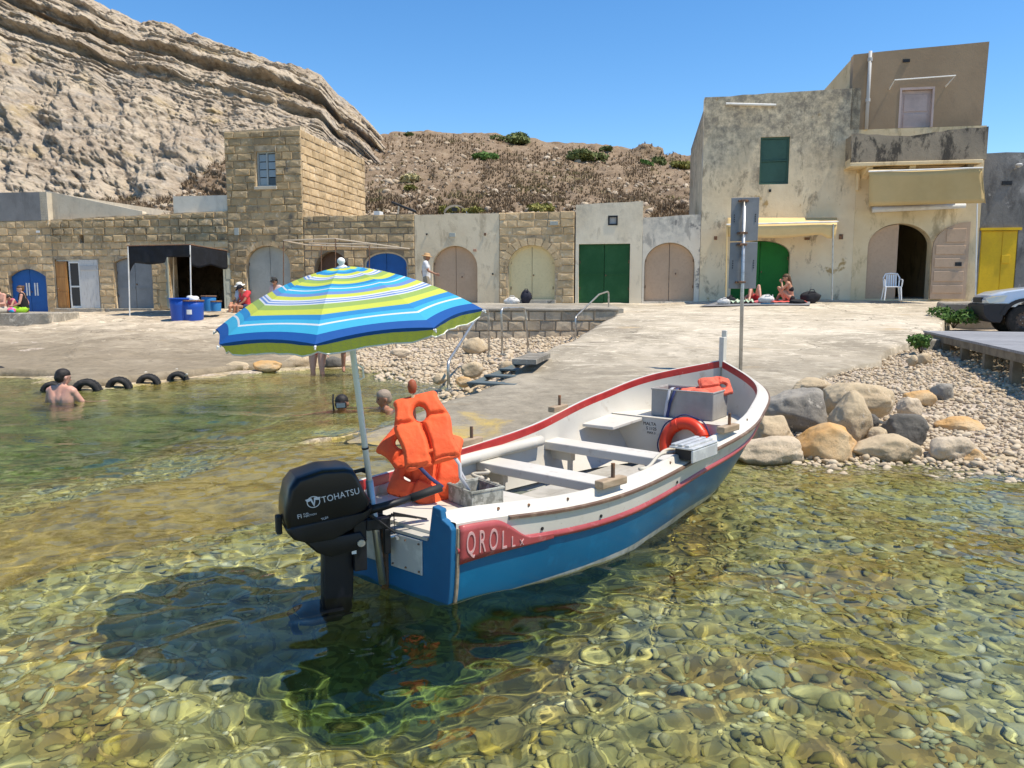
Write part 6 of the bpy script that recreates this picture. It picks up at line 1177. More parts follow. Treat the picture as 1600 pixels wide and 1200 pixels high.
# ------------------------------------------------------------------ umbrella
tip = wp(534, 416, 3.97); foot = BMAT @ Vector((0.0, -0.065, 0.02)); ax = (tip - foot).normalized(); um = thing('beach_umbrella', 'striped blue and lime beach umbrella fixed to the boat stern', 'umbrella', foot)
xa_ = (Vector((1, 0, 0)) - ax * ax.x).normalized(); ya_ = ax.cross(xa_); um.rotation_euler = Matrix(((xa_.x, ya_.x, ax.x), (xa_.y, ya_.y, ax.y), (xa_.z, ya_.z, ax.z))).to_euler(); HT = (tip - foot).length
def stripe_cloth():
    m, t, b = nodes('striped_cloth'); uv = nd(t, 'UVMap'); sx = nd(t, 'SeparateXYZ'); t.links.new(uv.outputs[0], sx.inputs[0]); rp = nd(t, 'ValToRGB'); rp.color_ramp.interpolation = 'CONSTANT'
    BL, CY, DB, PW, LI, GR, WH = (0.035, 0.26, 0.56), (0.06, 0.43, 0.66), (0.015, 0.10, 0.36), (0.17, 0.28, 0.57), (0.60, 0.65, 0.10), (0.32, 0.45, 0.12), (0.70, 0.72, 0.74)
    seq = [(0, BL), (.05, LI), (.10, CY), (.135, BL), (.18, LI), (.225, WH), (.24, PW), (.252, WH), (.266, PW), (.278, GR), (.325, LI), (.375, BL), (.41, CY), (.435, WH), (.447, CY), (.485, PW), (.525, LI), (.57, WH), (.583, PW), (.596, WH), (.609, PW), (.622, WH), (.634, GR), (.69, LI), (.75, BL), (.80, CY), (.835, WH), (.85, CY), (.925, DB), (1.0, LI)]
    el = rp.color_ramp.elements; el[0].position = 0; el[0].color = (*seq[0][1], 1); el[1].position = 1.0; el[1].color = (*seq[-1][1], 1)
    for p, c in seq[1:-1]: q = el.new(p); q.color = (*c, 1)
    t.links.new(sx.outputs['Y'], rp.inputs[0]); t.links.new(rp.outputs[0], b.inputs['Base Color']); b.inputs['Roughness'].default_value = 0.7; b.inputs['Specular IOR Level'].default_value = 0.25
    tr_ = nd(t, 'BsdfTranslucent'); t.links.new(rp.outputs[0], tr_.inputs['Color']); mx = nd(t, 'MixShader'); mx.inputs[0].default_value = 0.28; t.links.new(b.outputs[0], mx.inputs[1]); t.links.new(tr_.outputs[0], mx.inputs[2]); t.links.new(mx.outputs[0], t.nodes['Material Output'].inputs[0])
    v = nd(t, 'TexCoord').outputs['Object']; bp = nd(t, 'Bump'); bp.inputs['Strength'].default_value = 0.25; bp.inputs['Distance'].default_value = 0.02; t.links.new(noise(t, v, 9, 4, 0.6), bp.inputs['Height']); t.links.new(bp.outputs[0], b.inputs['Normal']); return m
CLOTH = stripe_cloth(); RU, DU = 0.70, 0.275; A0 = 0.0
def cpt(g, a, r):                                              # gore g, a in 0..1 across, r in 0..1 from tip to rim
    t0, t1 = A0 + g * math.pi / 4, A0 + (g + 1) * math.pi / 4; p0 = Vector((math.cos(t0), math.sin(t0), 0)); p1 = Vector((math.cos(t1), math.sin(t1), 0)); q = p0 * (1 - a) + p1 * a; s = 4 * a * (1 - a)
    z = -DU * (0.30 * r + 0.70 * r * r); return Vector((q.x * RU * r * (1 - 0.02 * s * r), q.y * RU * r * (1 - 0.02 * s * r), HT + z + (-0.012 * s * math.sin(r * math.pi) + 0.02 * s * r ** 3)))
for g in range(8):
    NA, NR = 12, 36; mb = MB(); mb.grid([[cpt(g, j / NA, 0.015 + 0.985 * i / NR) for j in range(NA + 1)] for i in range(NR + 1)])
    o = mb.build('canopy_panel', CLOTH, um, smooth=True, fix=False); uvl = o.data.uv_layers.new(name='UVMap'); vy = np.repeat(np.linspace(0.0, 0.999, NR + 1), NA + 1)
    for lp in o.data.loops: uvl.data[lp.index].uv = (0.5, float(vy[lp.vertex_index]))
    rows = []
    for i in range(5):
        row = []
        for j in range(NA + 1):
            p = cpt(g, j / NA, 1.0); s = 4 * (j / NA) * (1 - j / NA); d = 0.07 * (0.55 + 0.45 * min(1, s * 2.2)) * i / 4; an = math.atan2(p.y, p.x); row.append(p + Vector((math.cos(an) * (-0.03 * i / 4 + 0.012 * math.sin(j * 2.2 + g) * i / 4), math.sin(an) * (-0.03 * i / 4 + 0.012 * math.sin(j * 2.2 + g) * i / 4), -d)))
        rows.append(row)
    v_ = MB().grid(rows).build('valance', CLOTH, o, smooth=True, fix=False); uvl = v_.data.uv_layers.new(name='UVMap'); 
    for lp in v_.data.loops: uvl.data[lp.index].uv = (0.5, 0.96 if lp.vertex_index < NA + 1 else 1.0)
    MB().tube([p + Vector((0, 0, -0.001)) for p in rows[-1]], 0.004, 5).build('hem', WHITEP, o)
    a_ = A0 + g * math.pi / 4; MB().tube([cpt(g, 0, r) + Vector((0, 0, -0.012)) for r in np.linspace(0.03, 1.02, 12)], 0.004, 6).build('rib', WHITEP, um); MB().tube([cpt(g, 0, 0.5) + Vector((0, 0, -0.014)), (0.02 * math.cos(a_), 0.02 * math.sin(a_), HT - 0.40)], 0.0035, 5).build('stretcher', WHITEP, um)
    MB().lathe([(0.004, -0.007), (0.006, 0.0), (0.003, 0.007)], 8, tuple(cpt(g, 0, 1.012) + Vector((0, 0, -0.006)))).build('rib_tip', WHITEP, um)
POLE = M('pole_white_paint', (0.62, 0.66, 0.66), 0.35, coord='obj'); MB().tube([(0, 0, 0.5), (0, 0, HT - 0.01)], 0.0165, 14).build('pole', POLE, um, smooth=True); MB().tube([(0, 0, 0.0), (0, 0, 0.62)], 0.0215, 14).build('lower_pole', STEEL, um, smooth=True)
MB().lathe([(0.03, -0.012), (0.028, -0.002), (0.014, 0.006), (0.014, 0.012), (0.021, 0.022), (0.019, 0.034), (0.009, 0.043), (0.001, 0.045)], 14, (0, 0, HT)).build('finial', WHITEP, um, smooth=True); MB().tube([(0, 0, HT - 0.42), (0, 0, HT - 0.38)], 0.027, 12).build('runner', WHITEP, um); MB().tube([(0, 0, 0.80), (0, 0, 0.81)], 0.02, 10).build('tie', BLACKP, um); MB().tube([(0.016, 0, HT * 0.71), (0.04, 0, HT * 0.70), (0.04, 0, HT * 0.67), (0.016, 0, HT * 0.665)], 0.006, 6).build('hook', WHITEP, um)
# ------------------------------------------------------------------ block-built platform and its railings
PZ = lambda Y: 1.165 + (Y - 22) * 0.018
MB().add([(-5.0, 22.12, 1.16), (3.2, 22.12, 1.16), (3.2, 28.6, 1.28), (-5.2, 29.6, 1.28), (-5.0, 22.12, -0.3), (3.2, 22.12, -0.3), (3.2, 28.6, -0.3), (-5.2, 29.6, -0.3)], [(0, 1, 2, 3), (0, 4, 5, 1), (1, 5, 6, 2), (2, 6, 7, 3), (3, 7, 4, 0)]).build('platform', MAT_CONC, None, fix=True)['kind'] = 'structure'
pw = thing('block_wall', 'low wall of tan concrete blocks holding up the quay platform', 'wall', (-1.0, 22.1, 0.0)); MB().bb((-4.0, 0.03, -0.3), (4.0, 0.30, 1.12)).build('core', MORT, pw)
class _W: root = pw
print('W', lay_bricks(_W, -4.0, 4.0, -0.05, 1.10, (), BLK_C, 0.285, (0.44, 0.50), 0.02, 0.014, None, 0.2, 77)); MB().bb((-4.05, -0.06, 1.101), (4.05, 0.45, 1.17)).build('coping', MAT_CONC, pw, bevel=0.02)
GALV = M('galvanised_tube', (0.46, 0.45, 0.42), 0.35, [(12, (0.30, 0.27, 0.23), 0.5, 0.65)], metal=0.7); GRS = M('grey_green_steel', (0.10, 0.125, 0.125), 0.55, [(9, (0.18, 0.16, 0.12), 0.55, 0.7)])
def rail(label, pts, r=0.024, group='tubular handrails of the steps'):
    P = [Vector(p) for p in pts]; o = thing('handrail', label, 'handrail', P[0], 0, group); cu = []
    for i, p in enumerate(P):
        if 0 < i < len(P) - 1:
            a, b = (P[i - 1] - p), (P[i + 1] - p); d = min(0.12, a.length * 0.4, b.length * 0.4); A, B = p + a.normalized() * d, p + b.normalized() * d
            cu += [A * (1 - t) ** 2 + p * 2 * t * (1 - t) + B * t * t for t in np.linspace(0, 1, 6)]
        else: cu.append(p)
    MB().tube([q - P[0] for q in cu], r, 10).build('tube', GALV, o, smooth=True)
    for q in (P[0], P[-1]): MB().lathe([(0.05, -0.02), (0.05, 0.012)], 10, tuple(q - P[0])).build('foot_plate', GALV, o)
    return o
rail('handrail running down into the water, nearest the umbrella edge', [atY(701, 608, 11.9), atY(700, 566, 11.9), atY(744, 498, 14.2), atY(754, 485, 15.5), atY(763, 484, 16.0), atY(764, 556, 16.0)])
rail('arched handrail standing at the head of the metal steps', [atY(785, 553, 16.2), atY(783, 482, 16.2), atY(820, 481, 17.2), atY(826, 550, 17.2)])
rail('bent handrail at the right end of the block wall', [atY(900, 532, 20.3), atY(899, 496, 20.3), atY(936, 460, 22.6), atY(951, 455, 23.2), atY(951, 500, 23.2)])
st = thing('metal_steps', 'grey-green metal steps leading down beside the ramp', 'steps', atY(790, 590, 13.0))
L0, L1 = atY(842, 556, 15.4), atY(735, 602, 12.0); W_ = Vector((0.75, -0.35, 0))
for sd in (0, 1): d = W_ * sd; MB().tube([L0 + d - st.location, L1 + d - st.location], 0.05, 4).build('stringer', GRS, st)
for k in range(6):
    p = L0.lerp(L1, k / 5) - st.location + W_ / 2; a = math.atan2(W_.y, W_.x); MB().box(p + Vector((0, 0, 0.05)), (0.82, 0.26, 0.035), Matrix.Rotation(a, 3, 'Z')).build('tread', GRS, st, bevel=0.005)
for k in (1, 3): p = L0.lerp(L1, k / 5) - st.location; MB().tube([p, p - Vector((0, 0, 0.6))], 0.03, 6).build('support', GRS, st)
sb = MB().add([tuple(G(u, v, 0.55) + Vector(o)) for (u, v) in ((800, 561), (838, 562), (860, 552), (828, 551)) for o in ((0, 0, 0), (0, 0, -0.08))], [(0, 2, 4, 6), (7, 5, 3, 1), (0, 1, 3, 2), (2, 3, 5, 4), (4, 5, 7, 6), (6, 7, 1, 0)]).build('stone_slab', MAT_CONC, None); tag(sb, 'loose flat grey slab lying at the head of the metal steps', 'slab')
def ledge(label, u0, v0, u1, v1, Y, seed, mat='dark'):
    return boulder(u0, v0, u1, v1, Y, mat, label, seed, 0.8)
ledge('broken overhanging ledge of brown rock under the flat slab', 780, 564, 814, 582, 14.2, 340, 'tan')
# ------------------------------------------------------------------ road sign seen from behind
SIGNB = M('sign_back_grey', (0.23, 0.235, 0.24), 0.5, [(3, (0.19, 0.195, 0.20), 0.4, 0.6)], metal=0.3, coord='obj')
YS = 12.55; base = atY(1157, 581, YS); sg = thing('road_sign', 'two grey sign panels seen from behind on a tall steel pole', 'sign', base)
lp = lambda u, v, d=0.0: atY(u, v, YS + d) - base
MB().tube([Vector((0, 0, -0.1)), lp(1163, 312)], 0.03, 12).build('pole', STEEL, sg, smooth=True)
for pts in (((1143, 309), (1187, 308), (1184, 376), (1141, 377)), ((1141, 379), (1184, 378), (1181, 451), (1138, 451))):
    a = [lp(u, v, 0.05) for u, v in pts]; o = MB().add([tuple(p) for p in a] + [tuple(p + Vector((0, 0.012, 0))) for p in a], [(0, 3, 2, 1), (4, 5, 6, 7), (0, 1, 5, 4), (1, 2, 6, 5), (2, 3, 7, 6), (3, 0, 4, 7)]).build('panel', SIGNB, sg, bevel=0.008)
    for uu in (0.12, 0.88):
        for k in range(4): q = a[0].lerp(a[3], 0.4 + 0.05 * k).lerp(a[1].lerp(a[2], 0.4 + 0.05 * k), uu); MB().box(q + Vector((0, -0.004, 0)), (0.012, 0.006, 0.02)).build('rivet', BLACKP, o)
for v in (314, 364, 382, 441): q = lp(1162 - (v - 314) * 0.04, v, 0.02); MB().box(q, (0.16, 0.05, 0.03)).box(q + Vector((0, -0.045, 0)), (0.10, 0.03, 0.035)).build('clamp', IRON, sg, bevel=0.004)
# ------------------------------------------------------------------ boardwalk, low wall, weeds
DECK = M('weathered_deck', (0.30, 0.30, 0.31), 0.8, [(4, (0.23, 0.23, 0.235), 0.4, 0.6, (1, 6, 1))], [(20, 0.4, 0.005)], 0.12); BEAM = M('deck_beam', (0.22, 0.185, 0.13), 0.85, [(5, (0.14, 0.115, 0.08), 0.4, 0.6)])
A_, B_ = Vector((9.25, 17.3, 0.78)), Vector((7.05, 9.8, 0.78)); dv = (A_ - B_).normalized(); sv = Vector((dv.y, -dv.x, 0)); bw = thing('boardwalk', 'grey plank boardwalk on low timber supports over the pebbles', 'boardwalk', A_ - Vector((0, 0, 0.5)), math.atan2(dv.x, dv.y) * -1)
for k in range(52):
    y = -(k + 0.5) * 0.15; sk = 0.0; MB().bb((0.0 + sk, y - 0.07, 0.46), (2.2, y + 0.07, 0.50)).build('plank', DECK, bw)
for x in (0.02, 2.1): MB().bb((x, -7.8, 0.33), (x + 0.08, -0.03, 0.459)).build('beam', BEAM, bw)
for k in range(6):
    for x in (0.03, 2.0): MB().bb((x, -0.3 - k * 1.4, -0.3), (x + 0.13, -0.16 - k * 1.4, 0.329)).build('post', BEAM, bw)
rw = MB().add([tuple(p) for p in [(11.7, 21.6, -0.2), (11.9, 21.3, 1.34), (19, 20.6, 1.34), (19, 20.6, -0.2), (11.9, 22.0, -0.2), (12.1, 22.0, 1.37), (19, 24.6, 1.37), (19, 24.6, -0.2)]], [(0, 3, 2, 1), (4, 5, 6, 7), (1, 2, 6, 5), (0, 1, 5, 4), (2, 3, 7, 6)]).build('retaining_wall', MAT_CONC, None, bevel=0.05); tag(rw, 'stained concrete retaining wall behind the pickup truck', 'wall')
q = atY(1490, 507, 20.2); bush((q.x, q.y, q.z), 1.3, 0.5, MAT_LEAF3, 'green weeds growing at the corner of the retaining wall', 451, 1500, 0.055, 'weeds by the boardwalk', 'weeds')
q = atY(1439, 547, 15.0); bush((q.x, q.y, q.z), 0.42, 0.36, MAT_LEAF3, 'small green weed at the end of the boardwalk', 452, 800, 0.04, 'weeds by the boardwalk', 'weeds')
cb = MB().box((0, 0, 0.1), (0.6, 0.5, 0.42)).build('concrete_block', MAT_CONC, None, bevel=0.03); cb.location = (8.75, 16.1, 0.36); cb.rotation_euler = (0, 0, 0.3); tag(cb, 'square concrete block under the boardwalk end', 'block')
# ------------------------------------------------------------------ pickup truck
SILVER = M('silver_blue_paint', (0.56, 0.62, 0.70), 0.3, metal=0.25, coord='obj', coat=0.6); CLAD = M('black_cladding', (0.025, 0.025, 0.028), 0.6, coord='obj'); TYRE = M('tyre_rubber', (0.022, 0.021, 0.02), 0.85, [(9, (0.05, 0.045, 0.04), 0.5, 0.7)], coord='obj'); RIM = M('rusty_steel_rim', (0.11, 0.085, 0.07), 0.6, [(9, (0.19, 0.11, 0.07), 0.5, 0.65)], metal=0.3, coord='obj'); LENS = M('headlight_lens', (0.70, 0.70, 0.60), 0.15, coord='obj'); CARG = M('car_glass', (0.03, 0.035, 0.04), 0.05, coord='obj', spec=0.8)
p0 = atY(1535, 524, 19.0); tk = thing('pickup_truck', 'silver blue pickup truck with black bumper at the frame edge', 'truck', (p0.x, 19.0, p0.z), rad(-20))
def arc(cx, r, a0, a1, n=10): return [(cx + r * math.cos(rad(a)), 0.38 + r * math.sin(rad(a))) for a in np.linspace(a0, a1, n)]
W0, W1 = 0.88, 3.95
body = [(0.04, 0.74), (0.02, 0.86), (0.10, 0.98), (0.30, 1.07), (0.95, 1.17), (1.42, 1.22), (2.05, 1.72), (2.4, 1.78), (3.15, 1.76), (3.45, 1.25), (5.15, 1.22), (5.18, 0.55), (W1 + 0.47, 0.5)] + arc(W1, 0.47, 10, 170) + [(W1 - 0.47, 0.42), (W0 + 0.5, 0.42)] + arc(W0, 0.48, 8, 140) + [(0.35, 0.72)]
LAYT = [(-1, .93), (-.97, .965), (-.9, .99), (-.75, 1), (.75, 1), (.9, .99), (.97, .965), (1, .93)]
def off(mb, y): mb.v = [(a, b + y, c) for a, b, c in mb.v]; return mb
off(puffed(body, 0.90, LAYT, (2.5, 0.9)), 0.9).build('body', SILVER, tk, angle=30)
bp_ = [(0.0, 0.48), (-0.05, 0.62), (-0.03, 0.76), (0.06, 0.79), (0.42, 0.80)] + arc(W0, 0.47, 118, 178, 7) + [(0.36, 0.30), (0.16, 0.32), (0.05, 0.40)]
off(puffed(bp_, 0.93, [(-1, .9), (-.96, .97), (-.88, 1), (.88, 1), (.96, .97), (1, .9)], (0.2, 0.55)), 0.9).build('bumper', CLAD, tk, angle=35)
ar = MB(); ro_, ri_ = [], []
for a in np.linspace(rad(-8), rad(165), 22): ro_.append((W0 + 0.56 * math.cos(a), -0.045, 0.38 + 0.54 * math.sin(a))); ri_.append((W0 + 0.46 * math.cos(a), -0.045, 0.38 + 0.46 * math.sin(a)))
ar.grid([ro_, ri_]); ar.grid([ro_, [(x, 0.1, z) for x, y, z in ro_]]); ar.grid([ri_, [(x, 0.2, z) for x, y, z in ri_]]); ar.build('wheel_arch', CLAD, tk, fix=True)
for y in (0.03, 1.44): MB().add([(0.06, y + 0.0, 0.80), (0.10, y - 0.045, 0.79), (0.40, y - 0.055, 0.84), (0.47, y - 0.05, 0.985), (0.14, y - 0.04, 0.965), (0.02, y, 0.90), (0.05, y + 0.33, 0.81), (0.05, y + 0.33, 0.92)], [(0, 1, 2, 3, 4, 5), (0, 5, 7, 6)]).build('headlight', LENS, tk)
MB().bb((0.0, 0.45, 0.80), (0.05, 1.35, 0.93)).build('grille', CLAD, tk)
for pl, nm in (([(1.62, 1.25), (2.08, 1.66), (2.35, 1.70), (2.35, 1.25)], 'window'), ([(2.42, 1.25), (2.42, 1.70), (3.05, 1.69), (3.25, 1.25)], 'window')): MB().prism(pl, 0.02 - 0.004, 0.05).build(nm, CARG, tk)
MB().add([(1.46, 0.2, 1.235), (1.46, 1.6, 1.235), (2.03, 1.52, 1.705), (2.03, 0.28, 1.705)], [(0, 1, 2, 3)]).build('windscreen', CARG, tk).location = (-0.012, 0, 0.012)
def wheel(x, y, s):
    w = MB(); w.lathe([(0.20, -0.11), (0.335, -0.115), (0.375, -0.09), (0.385, -0.04), (0.385, 0.04), (0.375, 0.09), (0.335, 0.115), (0.20, 0.11)], 40, cap=False); o = w.build('wheel', TYRE, tk, smooth=True); o.matrix_local = Matrix.Translation((x, y, 0.385)) @ Matrix.Rotation(rad(90), 4, 'X')
    MB().lathe([(0.225, 0.10), (0.21, 0.06), (0.17, 0.045), (0.10, 0.075), (0.06, 0.09), (0.045, 0.10), (0.001, 0.10)], 32, cap=False).lathe([(0.23, 0.105), (0.215, 0.10)], 32, cap=False).build('rim', RIM, o, smooth=True)
    for k in range(10): a = k * math.pi / 5; MB().lathe([(0.02, 0.0), (0.02, 0.004)], 10, (0.172 * math.cos(a), 0.172 * math.sin(a), 0.052)).build('rim_hole', BLACKP, o)
    for k in range(6): a = k * math.pi / 3; MB().lathe([(0.012, 0.07), (0.010, 0.098)], 6, (0.085 * math.cos(a), 0.085 * math.sin(a), 0.0)).build('wheel_nut', STEEL, o)
for x in (W0, W1): wheel(x, 0.12, 1); wheel(x, 1.68, 1)
# ------------------------------------------------------------------ things on the quay
def on_facade(u, v, out): a, z = FP(u, v, -out); return FW(a, -out, z)
PLAS = M('white_plastic', (0.78, 0.78, 0.77), 0.4); p = on_facade(1393, 469, 0.9); ch = thing('plastic_chair', 'white plastic garden chair in the big doorway', 'chair', p, FA + rad(172))
MB().bb((-0.22, -0.2, 0.40), (0.22, 0.22, 0.43)).build('seat', PLAS, ch, bevel=0.012)
for sx in (-1, 1):
    for sy, tx in ((1, 0.03), (-1, 0.05)): MB().tube([(sx * 0.21, sy * 0.2, 0.41), (sx * (0.21 + tx), sy * 0.25, 0.0)], [0.025, 0.018], 8).build('leg', PLAS, ch)
    MB().tube([(sx * 0.23, 0.2, 0.41), (sx * 0.25, 0.22, 0.62), (sx * 0.25, 0.0, 0.64), (sx * 0.24, -0.2, 0.66)], 0.02, 8).build('armrest', PLAS, ch)
    MB().tube([(sx * 0.21, -0.2, 0.41), (sx * 0.23, -0.27, 0.70), (sx * 0.17, -0.30, 0.82), (0, -0.31, 0.84)], 0.022, 8).build('back_frame', PLAS, ch)
for k in range(5): MB().box((-0.13 + k * 0.065, -0.255, 0.60), (0.042, 0.015, 0.40), Matrix.Rotation(0.17, 3, 'X')).build('back_slat', PLAS, ch)
def rug(name, label, pts, mat, cat, th=0.012, waves=0.0, lift=0.008):
    P_ = [Vector(p) for p in pts]; rows = []
    for i in range(13):
        row = []
        for j in range(19): q = P_[0].lerp(P_[1], j / 18).lerp(P_[3].lerp(P_[2], j / 18), i / 12); zz = float(ramp_z(np.array([q.x]), np.array([q.y]))[0]); row.append((q.x, q.y, max(q.z, zz + 0.045) + lift + waves * (1 + math.sin(j * 1.7 + i) * math.cos(i * 1.3)) * 0.5))
        rows.append(row)
    o = MB().grid(rows).build(name, mat, None, smooth=True); m = o.modifiers.new('t', 'SOLIDIFY'); m.thickness = th; m.offset = 1; return tag(o, label, cat)
def gr(u, v):                                                   # pixel on the upper ramp surface
    r = ray(u, v); k = 20.0
    for _ in range(40):
        p = Vector((0, 0, CAM_H)) + r * k; z = float(ramp_z(np.array([p.x]), np.array([p.y]))[0]); k += (p.z - z) * 4; k = min(k, 29)
    return Vector((0, 0, CAM_H)) + r * k
def fq(u, out): a, _ = FP(u, 468, -out); q = FW(a, -out, 0); q.z = float(ramp_z(np.array([q.x]), np.array([q.y]))[0]); return q
rug('mat', 'grey ground mat spread in front of the green door', (fq(1094, 2.5), fq(1266, 2.5), fq(1266, 0.95), fq(1122, 0.95)), M('mat_grey', (0.24, 0.235, 0.235), 0.9, [(3, (0.19, 0.185, 0.185), 0.4, 0.6)]), 'mat')
rug('beach_towel', 'coral red beach towel lying under the seated woman', (fq(1204, 1.9), fq(1262, 1.9), fq(1256, 1.2), fq(1204, 1.2)), M('coral_towel', (0.80, 0.13, 0.10), 0.95, bump=[(60, 0.5, 0.004)]), 'towel', 0.01, 0.02, 0.03)
rug('beach_towel', 'pink beach towel lying beside the sign pole', (fq(1160, 1.9), fq(1200, 1.9), fq(1200, 1.2), fq(1160, 1.2)), M('pink_towel', (0.62, 0.16, 0.18), 0.95), 'towel', 0.01, 0.02, 0.03)
rug('beach_towel', 'crumpled pale green towel at the left of the mat', (fq(1140, 2.0), fq(1178, 2.0), fq(1176, 1.5), fq(1138, 1.5)), M('mint_towel', (0.45, 0.55, 0.40), 0.95), 'towel', 0.012, 0.10, 0.03)
def lump(name, label, cat, loc, size, mat, seed, rz=0.0, group=None, strap=True):
    t = thing(name, label, cat, loc, rz, group); me = stone_mesh(seed, 3, 1.0, mat, 0.22, 1.6); me.transform(Matrix.Diagonal((size[0], size[1], size[2], 1)) @ Matrix.Translation((0, 0, 0.42))); link('body', me, t)
    if strap: MB().tube([(-0.2 * size[0], -0.3 * size[1], 0.75 * size[2]), (-0.1 * size[0], -0.3 * size[1], 1.0 * size[2]), (0.1 * size[0], -0.3 * size[1], 1.0 * size[2]), (0.2 * size[0], -0.3 * size[1], 0.75 * size[2])], 0.014, 6).build('strap', mat, t)
    return t
DKC = M('black_bag_cloth', (0.014, 0.014, 0.017), 0.8, bump=[(12, 0.6, 0.02)], coord='obj'); WHC = M('white_bag_cloth', (0.62, 0.60, 0.56), 0.85, [(6, (0.40, 0.38, 0.35), 0.55, 0.65)], [(8, 0.8, 0.03)], coord='obj'); NVB = M('navy_backpack_cloth', (0.016, 0.017, 0.03), 0.75, coord='obj')
lump('bag', 'black bag heaped at the end of the grey mat', 'bag', fq(1266, 1.3), (0.52, 0.4, 0.42), DKC, 501); lump('bag', 'flat black bag lying in front of the seated woman', 'bag', fq(1246, 2.05) + Vector((0, 0, 0.04)), (0.55, 0.3, 0.16), DKC, 502, strap=False)
lump('bag', 'white and grey bag in the middle of the mat', 'bag', fq(1198, 1.8) + Vector((0, 0, 0.04)), (0.42, 0.3, 0.26), WHC, 503); lump('bag', 'beige bag at the left end of the mat', 'bag', fq(1131, 2.0) + Vector((0, 0, 0.03)), (0.36, 0.3, 0.22), WHC, 504); lump('bag', 'small dark bag behind the beige one', 'bag', fq(1141, 1.7) + Vector((0, 0, 0.03)), (0.30, 0.25, 0.26), DKC, 505)
for u, lb in ((1196, 'left blue flip-flop on the mat'), (1203, 'right blue flip-flop on the mat')): o = MB().prism([(-0.05, 0), (0.05, 0), (0.055, 0.02), (-0.055, 0.02)], -0.13, 0.13).build('flip_flop', M('flip_flop_blue', (0.04, 0.20, 0.38), 0.6), None, bevel=0.006); o.location = fq(u, 2.25) + Vector((0, 0, 0.06)); o.rotation_euler = (0, 0, 1.0); tag(o, lb, 'flip-flop', 'blue flip-flops')
bt = thing('water_bottle', 'small clear plastic bottle standing on the mat', 'bottle', fq(1207, 1.7) + Vector((0, 0, 0.05))); MB().lathe([(0.035, 0), (0.036, 0.14), (0.014, 0.19), (0.014, 0.22)], 12).build('body', M('bottle_plastic', (0.55, 0.6, 0.62), 0.15), bt, smooth=True); MB().lathe([(0.016, 0.22), (0.016, 0.24)], 10).build('cap', WHITEP, bt)
pf = lambda u, v, out: on_facade(u, v, out)
b1_ = lump('backpack', 'dark navy backpack leaning on the cream arched door', 'backpack', pf(822, 474, 0.35), (0.36, 0.28, 0.50), NVB, 506); lump('bag', 'crumpled white bag beside the navy backpack', 'bag', pf(800, 477, 0.75), (0.60, 0.4, 0.32), WHC, 507)
# blue barrels
BB = [M('barrel_blue', (0.012, 0.07, 0.36), 0.4, coord='obj'), M('barrel_light_blue', (0.03, 0.20, 0.46), 0.45, coord='obj')]
for u, vb, w, hh, mt, lb in ((284, 502, 33, 35, 0, 'blue plastic barrel behind the one with white bags'), (303, 506, 32, 36, 0, 'blue barrel with white bags on top and a torn white label'), (327, 486, 22, 23, 1, 'light blue tub behind the two blue barrels'), (337, 486, 18, 15, 1, 'small light blue bucket nearest the open door')):
    Y = 25.6 if vb > 490 else 26.6; q = atY(u, vb, Y); k = Y / FPX; r = w * k / 2; H_ = hh * k; t = thing('barrel', lb, 'barrel', q, 0, 'blue barrels by the black awning'); MB().lathe([(r * 0.88, 0), (r * 0.93, H_ * 0.3), (r * 0.97, H_ * 0.7), (r, H_), (r * 0.93, H_), (r * 0.86, H_ * 0.25), (0.01, H_ * 0.2)], 28, cap=False).build('body', BB[mt], t, smooth=True); MB().tube([(r * math.cos(a), r * math.sin(a), H_) for a in np.linspace(0, 6.283, 29)[:-1]], 0.025, 6, closed=True).build('rim', BB[mt] if u == 284 else IRON, t)
    if u == 303:
        lab = MB().grid([[((r * 0.985) * math.cos(a), (r * 0.985) * math.sin(a), z) for a in np.linspace(rad(255), rad(285), 6)] for z in (H_ * 0.42, H_ * 0.52, H_ * 0.62)]).build('torn_label', WHITEP, t); lump('plastic_bags', 'white plastic bags piled on the labelled blue barrel', 'bags', q + Vector((0, 0, H_ - 0.1)), (0.5, 0.45, 0.3), M('white_film', (0.72, 0.72, 0.70), 0.5, bump=[(9, 0.8, 0.03)]), 508, strap=False)
# black awning on poles
BLKC = M('black_shade_cloth', (0.007, 0.008, 0.011), 0.75, [(3, (0.012, 0.014, 0.02), 0.45, 0.6)], coord='obj'); gz = thing('black_awning', 'torn black cloth awning on thin white poles', 'awning', on_facade(275, 482, 1.0), FA)
O2 = 2.3; g1, g2, g3, g4 = fl(gz, 199, 384, O2), fl(gz, 297, 382, O2), fl(gz, 355, 392, 0.35), fl(gz, 262, 393, 0.35)
def clothgrid(A, B, C_, D, n=10, m=14, sag=0.0, name='cloth', par=None, edge=None):
    A, B, C_, D = map(Vector, (A, B, C_, D)); rows = []
    for i in range(n + 1):
        row = []
        for j in range(m + 1): a, b = i / n, j / m; q = A.lerp(B, b).lerp(D.lerp(C_, b), a); q.z -= sag * 16 * a * (1 - a) * b * (1 - b) * 0.25; q.y += 0.05 * math.sin(b * 17) * a; row.append(q if edge is None else A.lerp(B, b).lerp(D.lerp(C_, b), a * edge(b)) + Vector((0, 0.05 * math.sin(b * 17) * a, 0)))
        rows.append(row)
    o = MB().grid(rows).build(name, BLKC, par, smooth=True); sm = o.modifiers.new('t', 'SOLIDIFY'); sm.thickness = 0.006; return o
clothgrid(g1, g2, g3, g4, sag=0.25, name='roof_cloth', par=gz)
dn = lambda p, d: (p[0], p[1] + 0.05, p[2] - d)
clothgrid(g1, g2, dn(g2, 1.0), dn(g1, 1.0), 8, 24, name='front_flap', par=gz, edge=lambda b: 0.92 - b * 5.0 if b < 0.06 else 0.66 - 0.25 * abs(b - 0.35) if b < 0.62 else 0.42)
